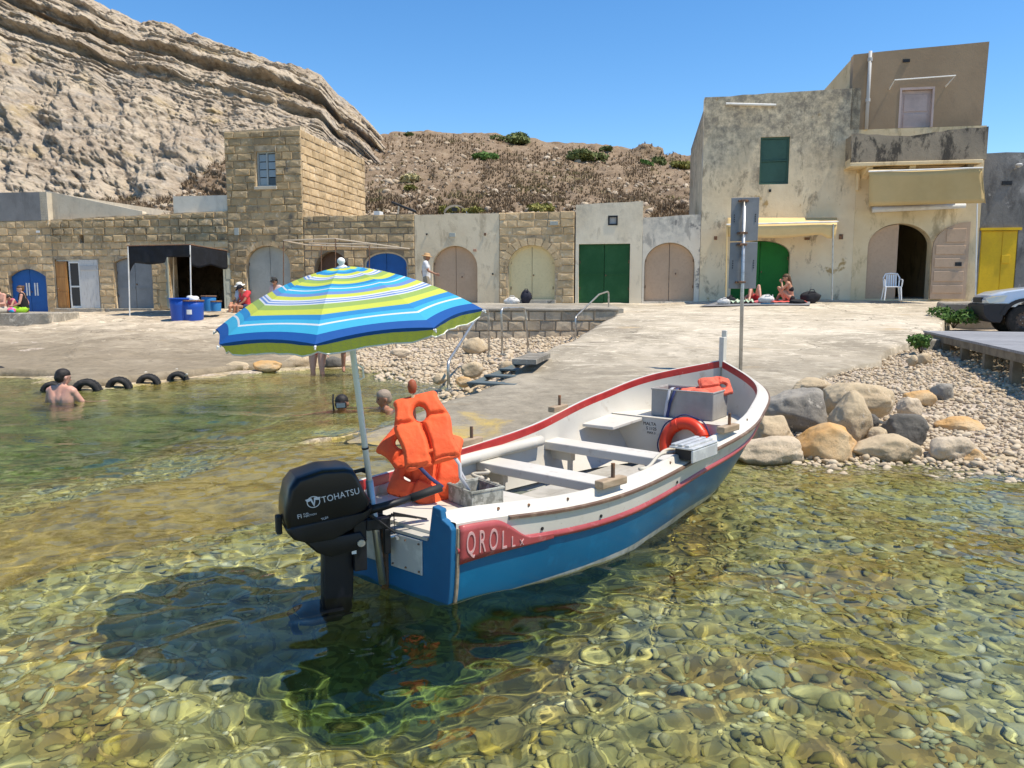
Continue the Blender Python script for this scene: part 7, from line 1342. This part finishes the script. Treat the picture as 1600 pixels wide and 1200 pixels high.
clothgrid(g2, g3, dn(g3, 1.0), dn(g2, 1.0), 8, 16, name='side_flap', par=gz, edge=lambda b: 0.72 - 0.1 * b + 0.06 * math.sin(b * 9))
for (u0, v0, o0), (u1, v1, o1), mm in (((200, 385, O2), (203, 502, O2), WHITEP), ((297, 383, O2), (299, 492, O2), WHITEP), ((271, 395, 1.3), (272, 488, 1.3), lt)): MB().tube([fl(gz, u0, v0, o0), fl(gz, u1, v1, o1)], 0.022, 8).build('pole', mm, gz)
MB().tube([g1, g2, g3], 0.02, 8).build('frame_bar', IRON, gz)
# low step wall right of the barrels, seat wall at the far left
sw = MB().add([tuple(on_facade(u, v, o)) for u, v, o in ((317, 486, 1.0), (362, 486, 1.0), (362, 484, 0.2), (317, 484, 0.2), (317, 512, 1.05), (362, 512, 1.05), (362, 500, 0.2), (317, 500, 0.2))], [(0, 1, 2, 3), (0, 4, 5, 1), (1, 5, 6, 2), (3, 2, 6, 7), (0, 3, 7, 4)]).build('step_wall', MAT_CONC, None, bevel=0.02); tag(sw, 'low concrete step beside the open dark boathouse', 'step')
sa, sb_, sc_ = atY(-140, 489, 25.4), atY(76, 489, 25.4), atY(124, 489, 27.2); zt_ = sa.z
seat = MB().add([(sa.x, sa.y, zt_), (sb_.x, sb_.y, zt_), (sc_.x, sc_.y, zt_ - 0.02), (sa.x, 28, zt_), (sa.x, sa.y, -0.1), (sb_.x, sb_.y, -0.1), (sc_.x, sc_.y, -0.1), (sa.x, 28, -0.1)], [(0, 1, 2, 3), (0, 4, 5, 1), (1, 5, 6, 2), (2, 6, 7, 3), (3, 7, 4, 0)]).build('seat_wall', MAT_CONC, None, bevel=0.03); tag(seat, 'low grey concrete seat wall in front of the blue door', 'wall')
# pergola frame of thin rods
pg = thing('pergola_frame', 'thin rusty pergola frame without cover in front of the low stone house', 'frame', on_facade(530, 478, 0.8), FA); PR = M('pale_rod', (0.48, 0.40, 0.30), 0.7)
for a, b in ((((443, 376, 1.6)), (523, 373, 1.6)), ((523, 373, 1.6), (640, 389, 0.1)), ((443, 376, 1.6), (480, 383, 0.1)), ((480, 383, 0.1), (640, 389, 0.1)), ((483, 380, 0.8), (580, 382, 0.8))): MB().tube([fl(pg, *a), fl(pg, *b)], 0.024, 6).build('bar', PR, pg)
for u, v, o in ((443, 376, 1.6), (524, 373, 1.6), (502, 384, 0.2), (577, 384, 0.2)): MB().tube([fl(pg, u, v, o), fl(pg, u, 479, o)], 0.02, 6).build('post', IRON, pg)
# silver hood behind the parapet
hd = thing('vent_hood', 'rounded silver vent hood on the cream house roof', 'hood', atY(712, 334, 29.0)); off_ = MB(); off_.grid([[(0.42 * math.cos(a), y, 0.30 * math.sin(a)) for a in np.linspace(0, math.pi, 12)] for y in (-0.3, -0.1, 0.1, 0.3)]); off_.build('shell', M('silver_sheet', (0.5, 0.53, 0.56), 0.35, metal=0.6), hd, smooth=True); MB().bb((-0.12, -0.32, 0.06), (0.08, -0.29, 0.2)).build('opening', BLACKP, hd); MB().bb((-0.4, -0.3, -0.6), (0.4, 0.3, -0.01)).build('base', lt, hd)
# tyres hung as fenders along the quay
for k, (u, v, w, lb) in enumerate(((137, 605, 44, 'tyre fender right beside the standing bather'), (187, 599, 38, 'second tyre fender from the bather along the quay'), (233, 593, 35, 'third tyre fender along the quay'), (279, 588, 32, 'tyre fender at the far end of the quay'), (84, 604, 34, 'tyre fender half hidden behind the bather'), (-4, 581, 36, 'tyre fender cut by the frame edge'))):
    q = G(u, v + 6); Y = q.y; r = w * Y / FPX / 2; t = thing('tyre', lb, 'tyre', (q.x, q.y - 0.02, -0.03), 0.15, 'tyre fenders hung on the quay'); n = 36; pr_ = [(r * 0.58, -0.09), (r * 0.9, -0.10), (r, -0.06), (r, 0.06), (r * 0.9, 0.10), (r * 0.58, 0.09), (r * 0.62, 0.05), (r * 0.62, -0.05), (r * 0.58, -0.09)]; o = MB().lathe(pr_, n, cap=False).build('casing', TYRE, t, smooth=True); o.matrix_local = Matrix.Rotation(rad(90), 4, 'X'); o.cycles.is_caustics_receiver = True
    for a in range(24): MB().box((r * 1.005 * math.cos(a * math.pi / 12), 0, r * 1.005 * math.sin(a * math.pi / 12)), (0.012, 0.10, 0.035), Matrix.Rotation(-a * math.pi / 12, 3, 'Y')).build('tread', TYRE, t) if u > 0 and a < 13 else None
rp_ = []
for u0, u1, v0, v1 in ((150, 188, 592, 586), (188, 234, 586, 581), (234, 282, 581, 576), (282, 298, 576, 584)):
    for q in np.linspace(0, 1, 8): e = G(u0 + (u1 - u0) * q, v0 + (v1 - v0) * q, 0.13); rp_.append((e.x, e.y - 0.16, 0.14 - 0.10 * math.sin(q * math.pi)))
tag(MB().tube(rp_, 0.018, 6).build('rope', ROPE, None, smooth=True), 'pale rope looped between the tyre fenders', 'rope')
# ------------------------------------------------------------------ people
def hull_caps(caps):
    V = []; F = []; ico = bmesh.new(); bmesh.ops.create_icosphere(ico, subdivisions=2, radius=1.0); base = [v.co.copy() for v in ico.verts]; ico.free(); mbm = bmesh.new()
    for p0, r0, p1, r1 in caps:
        bm = bmesh.new()
        for p, r in ((Vector(p0), r0), (Vector(p1), r1)):
            for b in base: bm.verts.new(p + b * r)
        res = bmesh.ops.convex_hull(bm, input=bm.verts); drop = list({e for e in list(res['geom_interior']) + list(res['geom_unused']) if isinstance(e, bmesh.types.BMVert)}); bmesh.ops.delete(bm, geom=drop, context='VERTS')
        bm.verts.index_update(); n = len(V); V += [tuple(v.co) for v in bm.verts]; F += [tuple(v.index + n for v in f.verts) for f in bm.faces]; bm.free()
    mbm.free(); return V, F
def blob(name, caps, mat, parent, vox=0.012, sm=5):
    V, F = hull_caps(caps); me = bpy.data.meshes.new('tmp'); me.from_pydata(V, [], F); o = bpy.data.objects.new('tmp', me); C.objects.link(o)
    r = o.modifiers.new('r', 'REMESH'); r.mode = 'VOXEL'; r.voxel_size = vox; s = o.modifiers.new('s', 'SMOOTH'); s.iterations = sm; s.factor = 0.5
    m2 = evaluated(o); bpy.data.objects.remove(o); bpy.data.meshes.remove(me); m2.name = name; m2.materials.clear(); m2.shade_smooth(); return link(name, m2, parent, mat)
def skin_mat(name, c): 
    m = M(name, c, 0.5, [(6, tuple(x * 0.85 for x in c), 0.45, 0.7), (1.6, (c[0] * 1.05, c[1] * 0.85, c[2] * 0.8), 0.5, 0.7)], coord='obj'); b = m.node_tree.nodes['Principled BSDF']; b.inputs['Subsurface Weight'].default_value = 0.08; b.inputs['Subsurface Radius'].default_value = (0.02, 0.008, 0.004); return m
SKIN = skin_mat('tanned_skin', (0.48, 0.245, 0.15)); SKIN2 = skin_mat('pink_skin', (0.60, 0.33, 0.24)); SKIN3 = skin_mat('brown_skin', (0.36, 0.17, 0.10))
HB, HBR, HG = M('black_hair', (0.018, 0.013, 0.010), 0.6, bump=[(60, 0.6, 0.01)], coord='obj'), M('brown_hair', (0.09, 0.045, 0.02), 0.6, bump=[(60, 0.6, 0.01)], coord='obj'), M('grey_hair', (0.30, 0.23, 0.17), 0.7, bump=[(60, 0.6, 0.01)], coord='obj')
cloth = lambda n, c: M(n, c, 0.85, [(5, tuple(x * 0.8 for x in c), 0.45, 0.65)], [(10, 0.5, 0.015)], coord='obj')
DEF = dict(pelvis=(0, 0, .95), chest=(0, -.01, 1.30), neck=(0, 0, 1.475), head=(0, .02, 1.615), shL=(-.185, -.01, 1.42), shR=(.185, -.01, 1.42), elL=(-.24, -.04, 1.13), elR=(.24, -.04, 1.13), wrL=(-.25, .05, .89), wrR=(.25, .05, .89), hpL=(-.095, 0, .91), hpR=(.095, 0, .91), knL=(-.10, .03, .50), knR=(.10, .03, .50), anL=(-.10, -.02, .09), anR=(.10, -.02, .09))
def person(label, loc, face, pose=None, scale=1.0, skin=None, hair=None, style='short', look=0.0, top=None, bottom=None, sleeves=0.5, legs=0.4, fem=False, hat=None, extra=None, group=None, heavy=1.0, headtilt=0.0):
    skin = skin or SKIN; J = {k: Vector(v) for k, v in DEF.items()}; J.update({k: Vector(v) for k, v in (pose or {}).items()}); t = thing('person', label, 'person', loc, face, group); t.scale = (scale,) * 3
    hd, nk, ch, pv = J['head'], J['neck'], J['chest'], J['pelvis']; up = (hd - nk).normalized(); sx = (J['shR'] - J['shL']).normalized(); fw = up.cross(sx) * -1; fw = sx.cross(up) * -1 if False else up.cross(sx); fw = Vector((fw.x, fw.y, fw.z)).normalized()
    if fw.y < 0 and abs(ch.y - pv.y) < 0.2: fw = -fw
    fw = Matrix.Rotation(look, 3, up) @ fw; sdv = fw.cross(up).normalized()
    sh = (J['shR'] - J['shL']) / 2; w = 0.9 if fem else 1.0; mid = pv.lerp(ch, 0.45); hp = (J['hpR'] - J['hpL']) / 2
    caps = [(pv - hp * 0.75, .105 * heavy, pv + hp * 0.75, .105 * heavy), (pv - hp * .5, .105 * heavy, mid - hp * .55, (.09 if fem else .105) * heavy), (pv + hp * .5, .105 * heavy, mid + hp * .55, (.09 if fem else .105) * heavy), (mid - hp * .55, .1 * heavy, ch - sh * .5, .115 * w), (mid + hp * .55, .1 * heavy, ch + sh * .5, .115 * w), (ch - sh * .5, .115 * w, J['shL'].lerp(nk, .25), .075), (ch + sh * .5, .115 * w, J['shR'].lerp(nk, .25), .075), (J['shL'], .064 * w, J['shR'], .064 * w), (ch, .11, nk, .065), (nk - up * .02, .055 * w, hd - up * .05, .05 * w), (J['shL'].lerp(nk, .3), .06, nk, .055), (J['shR'].lerp(nk, .3), .06, nk, .055)]
    if fem: caps += [(ch + fw * .07 - sh * .45 - up * .03, .06, ch + fw * .085 - sh * .45 - up * .05, .058), (ch + fw * .07 + sh * .45 - up * .03, .06, ch + fw * .085 + sh * .45 - up * .05, .058)]
    caps += [(hd + up * .025 - fw * .012, .092, hd + up * .03 + fw * .012, .09), (hd - up * .05 + fw * .02, .066, hd + up * .02 + fw * .02, .082), (hd - up * .075 + fw * .045, .036, hd - up * .04 + fw * .045, .05), (hd + fw * .095 + up * .01, .011, hd + fw * .112 - up * .022, .015), (hd + sdv * .088 + up * .005, .016, hd + sdv * .09 - up * .03, .012), (hd - sdv * .088 + up * .005, .016, hd - sdv * .09 - up * .03, .012), (hd + fw * .088 - up * .052 - sdv * .02, .011, hd + fw * .088 - up * .052 + sdv * .02, .011)]
    for s in 'LR':
        a, e, r_ = J['sh' + s], J['el' + s], J['wr' + s]; caps += [(a, .058 * w, e, .042 * w), (e, .043 * w, r_, .028 * w)]
        d = (r_ - e).normalized(); nn = d.cross(Vector((0, 1, 0.2))); nn = nn.normalized() if nn.length > .1 else Vector((1, 0, 0)); bn = d.cross(nn); ii = 1 if s == 'R' else -1
        caps += [(r_ + d * .02 - bn * .018, .021, r_ + d * .075 - bn * .024, .017), (r_ + d * .02 + bn * .018, .021, r_ + d * .075 + bn * .024, .017)]
        for q, (of, ln) in enumerate(((-.033, .062), (-.011, .076), (.011, .072), (.033, .055))): b0 = r_ + d * .085 + bn * of; k1 = b0 + (d * .8 + nn * .35 * ii).normalized() * ln * .55; caps += [(b0, .0095, k1, .009), (k1, .009, k1 + (d * .45 + nn * .8 * ii).normalized() * ln * .5, .0075)]
        t0 = r_ + d * .03 - bn * .028; caps += [(t0, .012, t0 + (d * .7 - bn * .7).normalized() * .045, .011), (t0 + (d * .7 - bn * .7).normalized() * .045, .0105, t0 + (d * .7 - bn * .7).normalized() * .045 + d * .03, .009)]
        h_, k, an = J['hp' + s], J['kn' + s], J['an' + s]; lw = 1.06 if fem else 1.0; caps += [(h_, .088 * heavy * lw, h_.lerp(k, .5), .072 * heavy * lw), (h_.lerp(k, .5), .072 * heavy * lw, k, .054), (k, .053, k.lerp(an, .35) - (fw if abs(fw.z) < .6 else Vector((0, 1, 0))) * .012, .054), (k.lerp(an, .35), .052, an, .036)]
        ft = J.get('to' + s) or (an + Vector((0.015 * ii, .15, -.05))); caps += [(an - Vector((0, .03, .045)) if 'to' + s not in J else an, .034, ft, .026), (an, .036, an.lerp(ft, .5), .034)]
    b = blob('body', caps, skin, t); b.cycles.is_caustics_receiver = True
    for s in (-1, 1):
        e = hd + fw * .088 + sdv * .032 * s + up * .012; MB().lathe([(.001, -.009), (.008, -.005), (.010, 0), (.008, .005), (.001, .009)], 10, tuple(e)).build('eye', M('eye', (0.03, 0.02, 0.015), 0.2) if 'eye' not in bpy.data.materials else bpy.data.materials['eye'], t, smooth=True)
    if hair:
        hc = [(hd + up * .04 - fw * .022, .098, hd + up * .048 + fw * .004, .094), (hd - up * .01 - fw * .045, .082, hd + up * .03 - fw * .03, .09)]
        if style == 'long': hc += [(hd - fw * .06, .08, nk - fw * .085 - up * .05, .05), (nk - fw * .085 - up * .05, .05, nk - fw * .09 - up * .17, .028)]
        if style == 'bun': hc += [(hd - fw * .10 + up * .05, .05, hd - fw * .12 + up * .06, .045)]
        blob('hair', hc, hair, t, 0.012, 3)
    if hat:
        kind, hm = hat; R = Matrix(((sdv.x, fw.x, up.x), (sdv.y, fw.y, up.y), (sdv.z, fw.z, up.z))).to_4x4()
        R.translation = hd + up * .055
        if kind == 'cap': mb = MB().lathe([(.108, 0), (.110, .03), (.095, .065), (.055, .09), (.002, .098)], 20, cap=False); mb.add([(-.085, .06, .012), (.085, .06, .012), (.075, .15, .0), (.03, .185, -.004), (-.03, .185, -.004), (-.075, .15, .0)], [(0, 1, 2, 3, 4, 5)])
        else: mb = MB().lathe([(.19, -.015), (.15, .0), (.108, .008), (.106, .05), (.09, .085), (.04, .10), (.002, .10)], 24, cap=False)
        o = mb.build('hat', hm, t, smooth=True); o.matrix_local = R; sm = o.modifiers.new('t', 'SOLIDIFY'); sm.thickness = 0.008
    if top:
        kind, tm = top; g = .016; tc = [(mid - hp * .6 - (ch - mid) * .3, .112 * heavy + g, ch - sh * .5, .117 * w + g), (mid + hp * .6 - (ch - mid) * .3, .112 * heavy + g, ch + sh * .5, .117 * w + g), (ch - sh * .5, .117 * w + g, J['shL'].lerp(nk, .25), .072 + g), (ch + sh * .5, .117 * w + g, J['shR'].lerp(nk, .25), .072 + g)]
        if kind == 'bikini': tc = [(ch + fw * .075 - sh * .45 - up * .045, .064, ch + fw * .08 - sh * .42 - up * .05, .062), (ch + fw * .075 + sh * .45 - up * .045, .064, ch + fw * .08 + sh * .42 - up * .05, .062), (ch - fw * .02 - sh * .5 - up * .055, .122 * w, ch - fw * .02 + sh * .5 - up * .055, .122 * w)]
        if kind == 'shirt': tc += [(pv - hp * .6, .115 * heavy + g, mid - hp * .6, .11 * heavy + g), (pv + hp * .6, .115 * heavy + g, mid + hp * .6, .11 * heavy + g), (J['shL'], .066 + g, J['shL'].lerp(J['elL'], sleeves), .054 + g), (J['shR'], .066 + g, J['shR'].lerp(J['elR'], sleeves), .054 + g)]
        if kind == 'tank': tc += [(pv - hp * .6, .11 * heavy + g, mid - hp * .6, .108 * heavy + g), (pv + hp * .6, .11 * heavy + g, mid + hp * .6, .108 * heavy + g)]
        blob('shirt' if kind == 'shirt' else 'bikini_top' if kind == 'bikini' else 'tank_top', tc, tm, t, 0.014, 4)
    if bottom:
        g = .014; bc = [(pv - hp * .8, .108 * heavy + g, pv + hp * .8, .108 * heavy + g)]
        if legs: bc += [(J['hp' + s], .092 * heavy + g, J['hp' + s].lerp(J['kn' + s], legs), .078 * heavy + g * 1.6) for s in 'LR']
        else: bc = [(pv - hp * .9 - up * .02, .108 * heavy + .006, pv + hp * .9 - up * .02, .108 * heavy + .006), (pv - up * .09, .07, pv - up * .06, .08)]
        blob('shorts' if legs else 'bikini_bottom', bc, bottom, t, 0.014, 4)
    if extra: extra(t, J, hd, up, fw, sdv)
    return t
def shades(t, J, hd, up, fw, sdv):
    for s in (-1, 1): MB().box(hd + fw * .10 + sdv * .033 * s + up * .014, (.05, .012, .032), Matrix(((sdv.x, fw.x, up.x), (sdv.y, fw.y, up.y), (sdv.z, fw.z, up.z)))).build('sunglasses', BLACKP, t)
SEAT = dict(pelvis=(0, 0, .12), chest=(0, .03, .46), neck=(0, .04, .635), head=(0, .08, .775), shL=(-.185, .02, .58), shR=(.185, .02, .58), elL=(-.23, .08, .31), elR=(.23, .08, .31), wrL=(-.15, .30, .22), wrR=(.15, .30, .22), hpL=(-.10, .02, .09), hpR=(.10, .02, .09), knL=(-.12, .44, .10), knR=(.12, .44, .10), anL=(-.12, .44, -.33), anR=(.12, .44, -.33))
zs = zt_
def at_seat(u, dy=0.0): q = atY(u, 480, 25.6 + dy); return (q.x, 25.6 + dy, zs)
person('shirtless sunburnt person in light shorts sitting on the seat wall at the frame edge', at_seat(3, 0.05), rad(160), dict(SEAT, head=(0, .12, .76), wrL=(-.05, .36, .30), wrR=(.08, .36, .28)), 0.98, SKIN2, HBR, bottom=cloth('beige_shorts', (0.5, 0.45, 0.36)), legs=0.6, heavy=1.1)
person('person in black tank top and lime shorts sitting on the seat wall', at_seat(38, 0.4), rad(110), dict(SEAT, elR=(.27, -.06, .33), wrR=(.26, -.05, .07), knL=(-.12, .42, .12), knR=(.12, .42, .12), anL=(-.12, .50, -.02), anR=(.12, .52, -.02), toL=(-.12, .62, .02), toR=(.12, .64, .02)), 1.0, SKIN2, HBR, 'bun', 0.5, ('tank', cloth('black_tank', (0.012, 0.012, 0.014))), cloth('lime_shorts', (0.42, 0.72, 0.04)), 0.5, 0.55, True, heavy=1.15)
person('small dark-haired person leaning between the two sitting on the seat wall', at_seat(26, 0.5), rad(150), dict(SEAT, chest=(0, .14, .40), neck=(0, .22, .55), head=(0, .30, .64), shL=(-.17, .18, .52), shR=(.17, .18, .52), elL=(-.2, .3, .3), elR=(.2, .3, .3)), 0.78, SKIN2, HB, 'short', top=('tank', cloth('pink_top', (0.6, 0.12, 0.2))), bottom=cloth('blue_shorts', (0.05, 0.25, 0.5)))
lump('beach_bag', 'small pink and blue beach bundle on the seat wall', 'bag', Vector(at_seat(18, 0.1)), (0.22, 0.2, 0.2), M('pink_blue_cloth', (0.75, 0.10, 0.25), 0.8, [(3, (0.05, 0.35, 0.65), 0.48, 0.52)], coord='obj'), 510, strap=False)
q = G(98, 626); person('shirtless dark-haired bather standing waist-deep with his back to us', (q.x, q.y, -1.30), rad(-8), dict(elL=(-.30, .05, 1.16), wrL=(-.36, .10, 1.03), elR=(.30, .10, 1.17), wrR=(.42, .22, 1.10), head=(0.01, .03, 1.62)), 1.02, SKIN2, HB, 'short', -0.5, bottom=cloth('dark_swim_shorts', (0.02, 0.03, 0.06)), heavy=1.12)
def standZ(u, v): return on_facade(u, v, 1.2)
q = on_facade(386, 483, 1.3); person('seated person in dark cap and red shirt left of the umbrella', q, FA + rad(150), dict(SEAT, chest=(0, .08, .45), neck=(0, .14, .61), head=(0, .22, .72), elL=(-.2, .22, .30), elR=(.2, .22, .30)), 1.0, SKIN3, HB, 'short', top=('shirt', cloth('red_shirt', (0.70, 0.06, 0.07))), bottom=cloth('navy_shorts', (0.03, 0.04, 0.10)), hat=('cap', cloth('black_cap', (0.012, 0.013, 0.02))))
q = on_facade(379, 483, 0.85); person('seated person in white sun hat behind the red shirt', q, FA + rad(160), dict(SEAT), 1.05, SKIN, HBR, 'short', top=('shirt', cloth('pale_blue_shirt', (0.45, 0.55, 0.68))), bottom=cloth('grey_shorts', (0.2, 0.2, 0.2)), hat=('sun', cloth('white_hat', (0.75, 0.72, 0.65))))
q = on_facade(433, 476, 0.9); person('person in dark cap and sunglasses seen above the umbrella edge', q, FA + rad(165), dict(SEAT), 1.05, SKIN, HB, 'short', 0.1, ('shirt', cloth('pale_pink_shirt', (0.66, 0.50, 0.46))), cloth('dark_shorts', (0.05, 0.05, 0.05)), hat=('cap', cloth('charcoal_cap', (0.03, 0.028, 0.026))), extra=shades)
def stripes():
    m, t, b = nodes('striped_polo'); v = nd(t, 'TexCoord').outputs['Object']; wv = nd(t, 'TexWave'); wv.bands_direction = 'Z'; wv.inputs['Scale'].default_value = 7; t.links.new(v, wv.inputs['Vector']); t.links.new(mixc(t, remap(t, wv.outputs['Fac'], 0.62, 0.75), (0.72, 0.71, 0.69), (0.42, 0.42, 0.46)), b.inputs['Base Color']); b.inputs['Roughness'].default_value = 0.9; return m
q = on_facade(667, 478, 1.6); person('person in straw hat and white striped polo shirt walking past the tan door', q, FA + rad(-80), dict(elL=(-.24, -.16, 1.15), wrL=(-.22, -.12, .93), elR=(.26, .10, 1.16), wrR=(.26, .34, 1.06), knL=(-.1, .16, .5), anL=(-.1, .12, .10), knR=(.1, -.02, .5), anR=(.1, -.28, .14)), 1.0, SKIN3, HG, 'short', 0.0, ('shirt', stripes()), cloth('khaki_shorts', (0.3, 0.25, 0.18)), 0.55, 0.8, hat=('sun', cloth('straw_hat', (0.50, 0.30, 0.14))))
q = G(497, 583); person('wading person in pink bikini with legs in the water under the umbrella edge', (q.x, q.y, -0.42), rad(170), {}, 0.98, SKIN2, HBR, 'long', 0, ('bikini', cloth('pink_bikini', (0.62, 0.04, 0.10))), cloth('pink_bikini_bottom', (0.62, 0.04, 0.10)), 0.5, 0, True, heavy=1.1)
q = G(545, 582, 0.02); person('person in black shorts standing at the water edge behind the umbrella pole', (q.x, q.y, 0.02), rad(-160), {}, 1.0, SKIN3, HB, 'short', 0, ('shirt', cloth('dark_shirt', (0.03, 0.03, 0.035))), cloth('black_shorts', (0.012, 0.012, 0.013)), 0.5, 0.92)
q = G(535, 640)
def mask(t, J, hd, up, fw, sdv):
    R = Matrix(((sdv.x, fw.x, up.x), (sdv.y, fw.y, up.y), (sdv.z, fw.z, up.z))); MB().box(hd + fw * .10 + up * .01, (.15, .05, .085), R).build('diving_mask', BLACKP, t, bevel=0.012); MB().box(hd + fw * .127 + up * .012, (.12, .006, .06), R).build('mask_glass', GLASSD, t); MB().tube([hd + sdv * .11 + fw * .06 - up * .08, hd + sdv * .12 + fw * .0 + up * .05, hd + sdv * .115 - fw * .05 + up * .13], 0.012, 8).build('snorkel', BLACKP, t)
person('snorkeller in black diving mask with only the head above water', (q.x, q.y, -1.53), rad(175), dict(elL=(-.4, .1, 1.3), wrL=(-.55, .3, 1.32), elR=(.4, .1, 1.3), wrR=(.55, .3, 1.32)), 1.0, SKIN3, HB, 'short', 0.2, bottom=cloth('swim_trunks', (0.02, 0.03, 0.04)), extra=mask)
q = G(602, 640); person('grey-haired swimmer just left of the life jackets', (q.x, q.y, -1.46), rad(120), dict(elL=(-.4, .1, 1.3), wrL=(-.55, .3, 1.32), elR=(.4, .1, 1.3), wrR=(.55, .3, 1.32)), 1.0, SKIN3, HG, 'short', 0.0, bottom=cloth('teal_trunks', (0.01, 0.10, 0.12)))
q = fq(1236, 1.45) + Vector((0, 0, 0.06)); person('person in black bikini sitting on the coral towel with drawn-up knees', q, FA + rad(82), dict(pelvis=(0, 0, .10), chest=(0, .07, .42), neck=(0, .13, .585), head=(0, .17, .72), shL=(-.17, .10, .54), shR=(.17, .10, .54), elL=(-.2, .27, .38), elR=(.2, .27, .38), wrL=(-.06, .30, .60), wrR=(.06, .30, .58), hpL=(-.1, .03, .09), hpR=(.1, .03, .09), knL=(-.14, .38, .42), knR=(.16, .34, .22), anL=(-.12, .20, .05), anR=(.05, .42, .05), toL=(-.12, .36, .02), toR=(-.08, .46, .03)), 1.0, SKIN, HBR, 'long', 0.2, ('bikini', cloth('black_bikini', (0.012, 0.012, 0.013))), cloth('black_bikini_bottom', (0.012, 0.012, 0.013)), 0.5, 0, True)
q = fq(1178, 1.15) + Vector((0, 0, 0.06)); person('sunbather lying with drawn-up knees behind the sign pole', q, FA + rad(176), dict(pelvis=(0, 0, .10), chest=(0, -.34, .13), neck=(0, -.52, .15), head=(0, -.66, .17), shL=(-.18, -.46, .13), shR=(.18, -.46, .13), elL=(-.3, -.3, .06), elR=(.3, -.3, .06), wrL=(-.25, -.08, .05), wrR=(.25, -.08, .05), hpL=(-.1, .05, .10), hpR=(.1, .05, .10), knL=(-.11, .36, .46), knR=(.13, .34, .44), anL=(-.16, .56, .08), anR=(.17, .56, .08), toL=(-.18, .70, .03), toR=(.19, .70, .03)), 1.0, SKIN2, HBR, 'short', 0.0, None, cloth('red_swimwear', (0.45, 0.05, 0.05)), 0.5, 0.2, True)
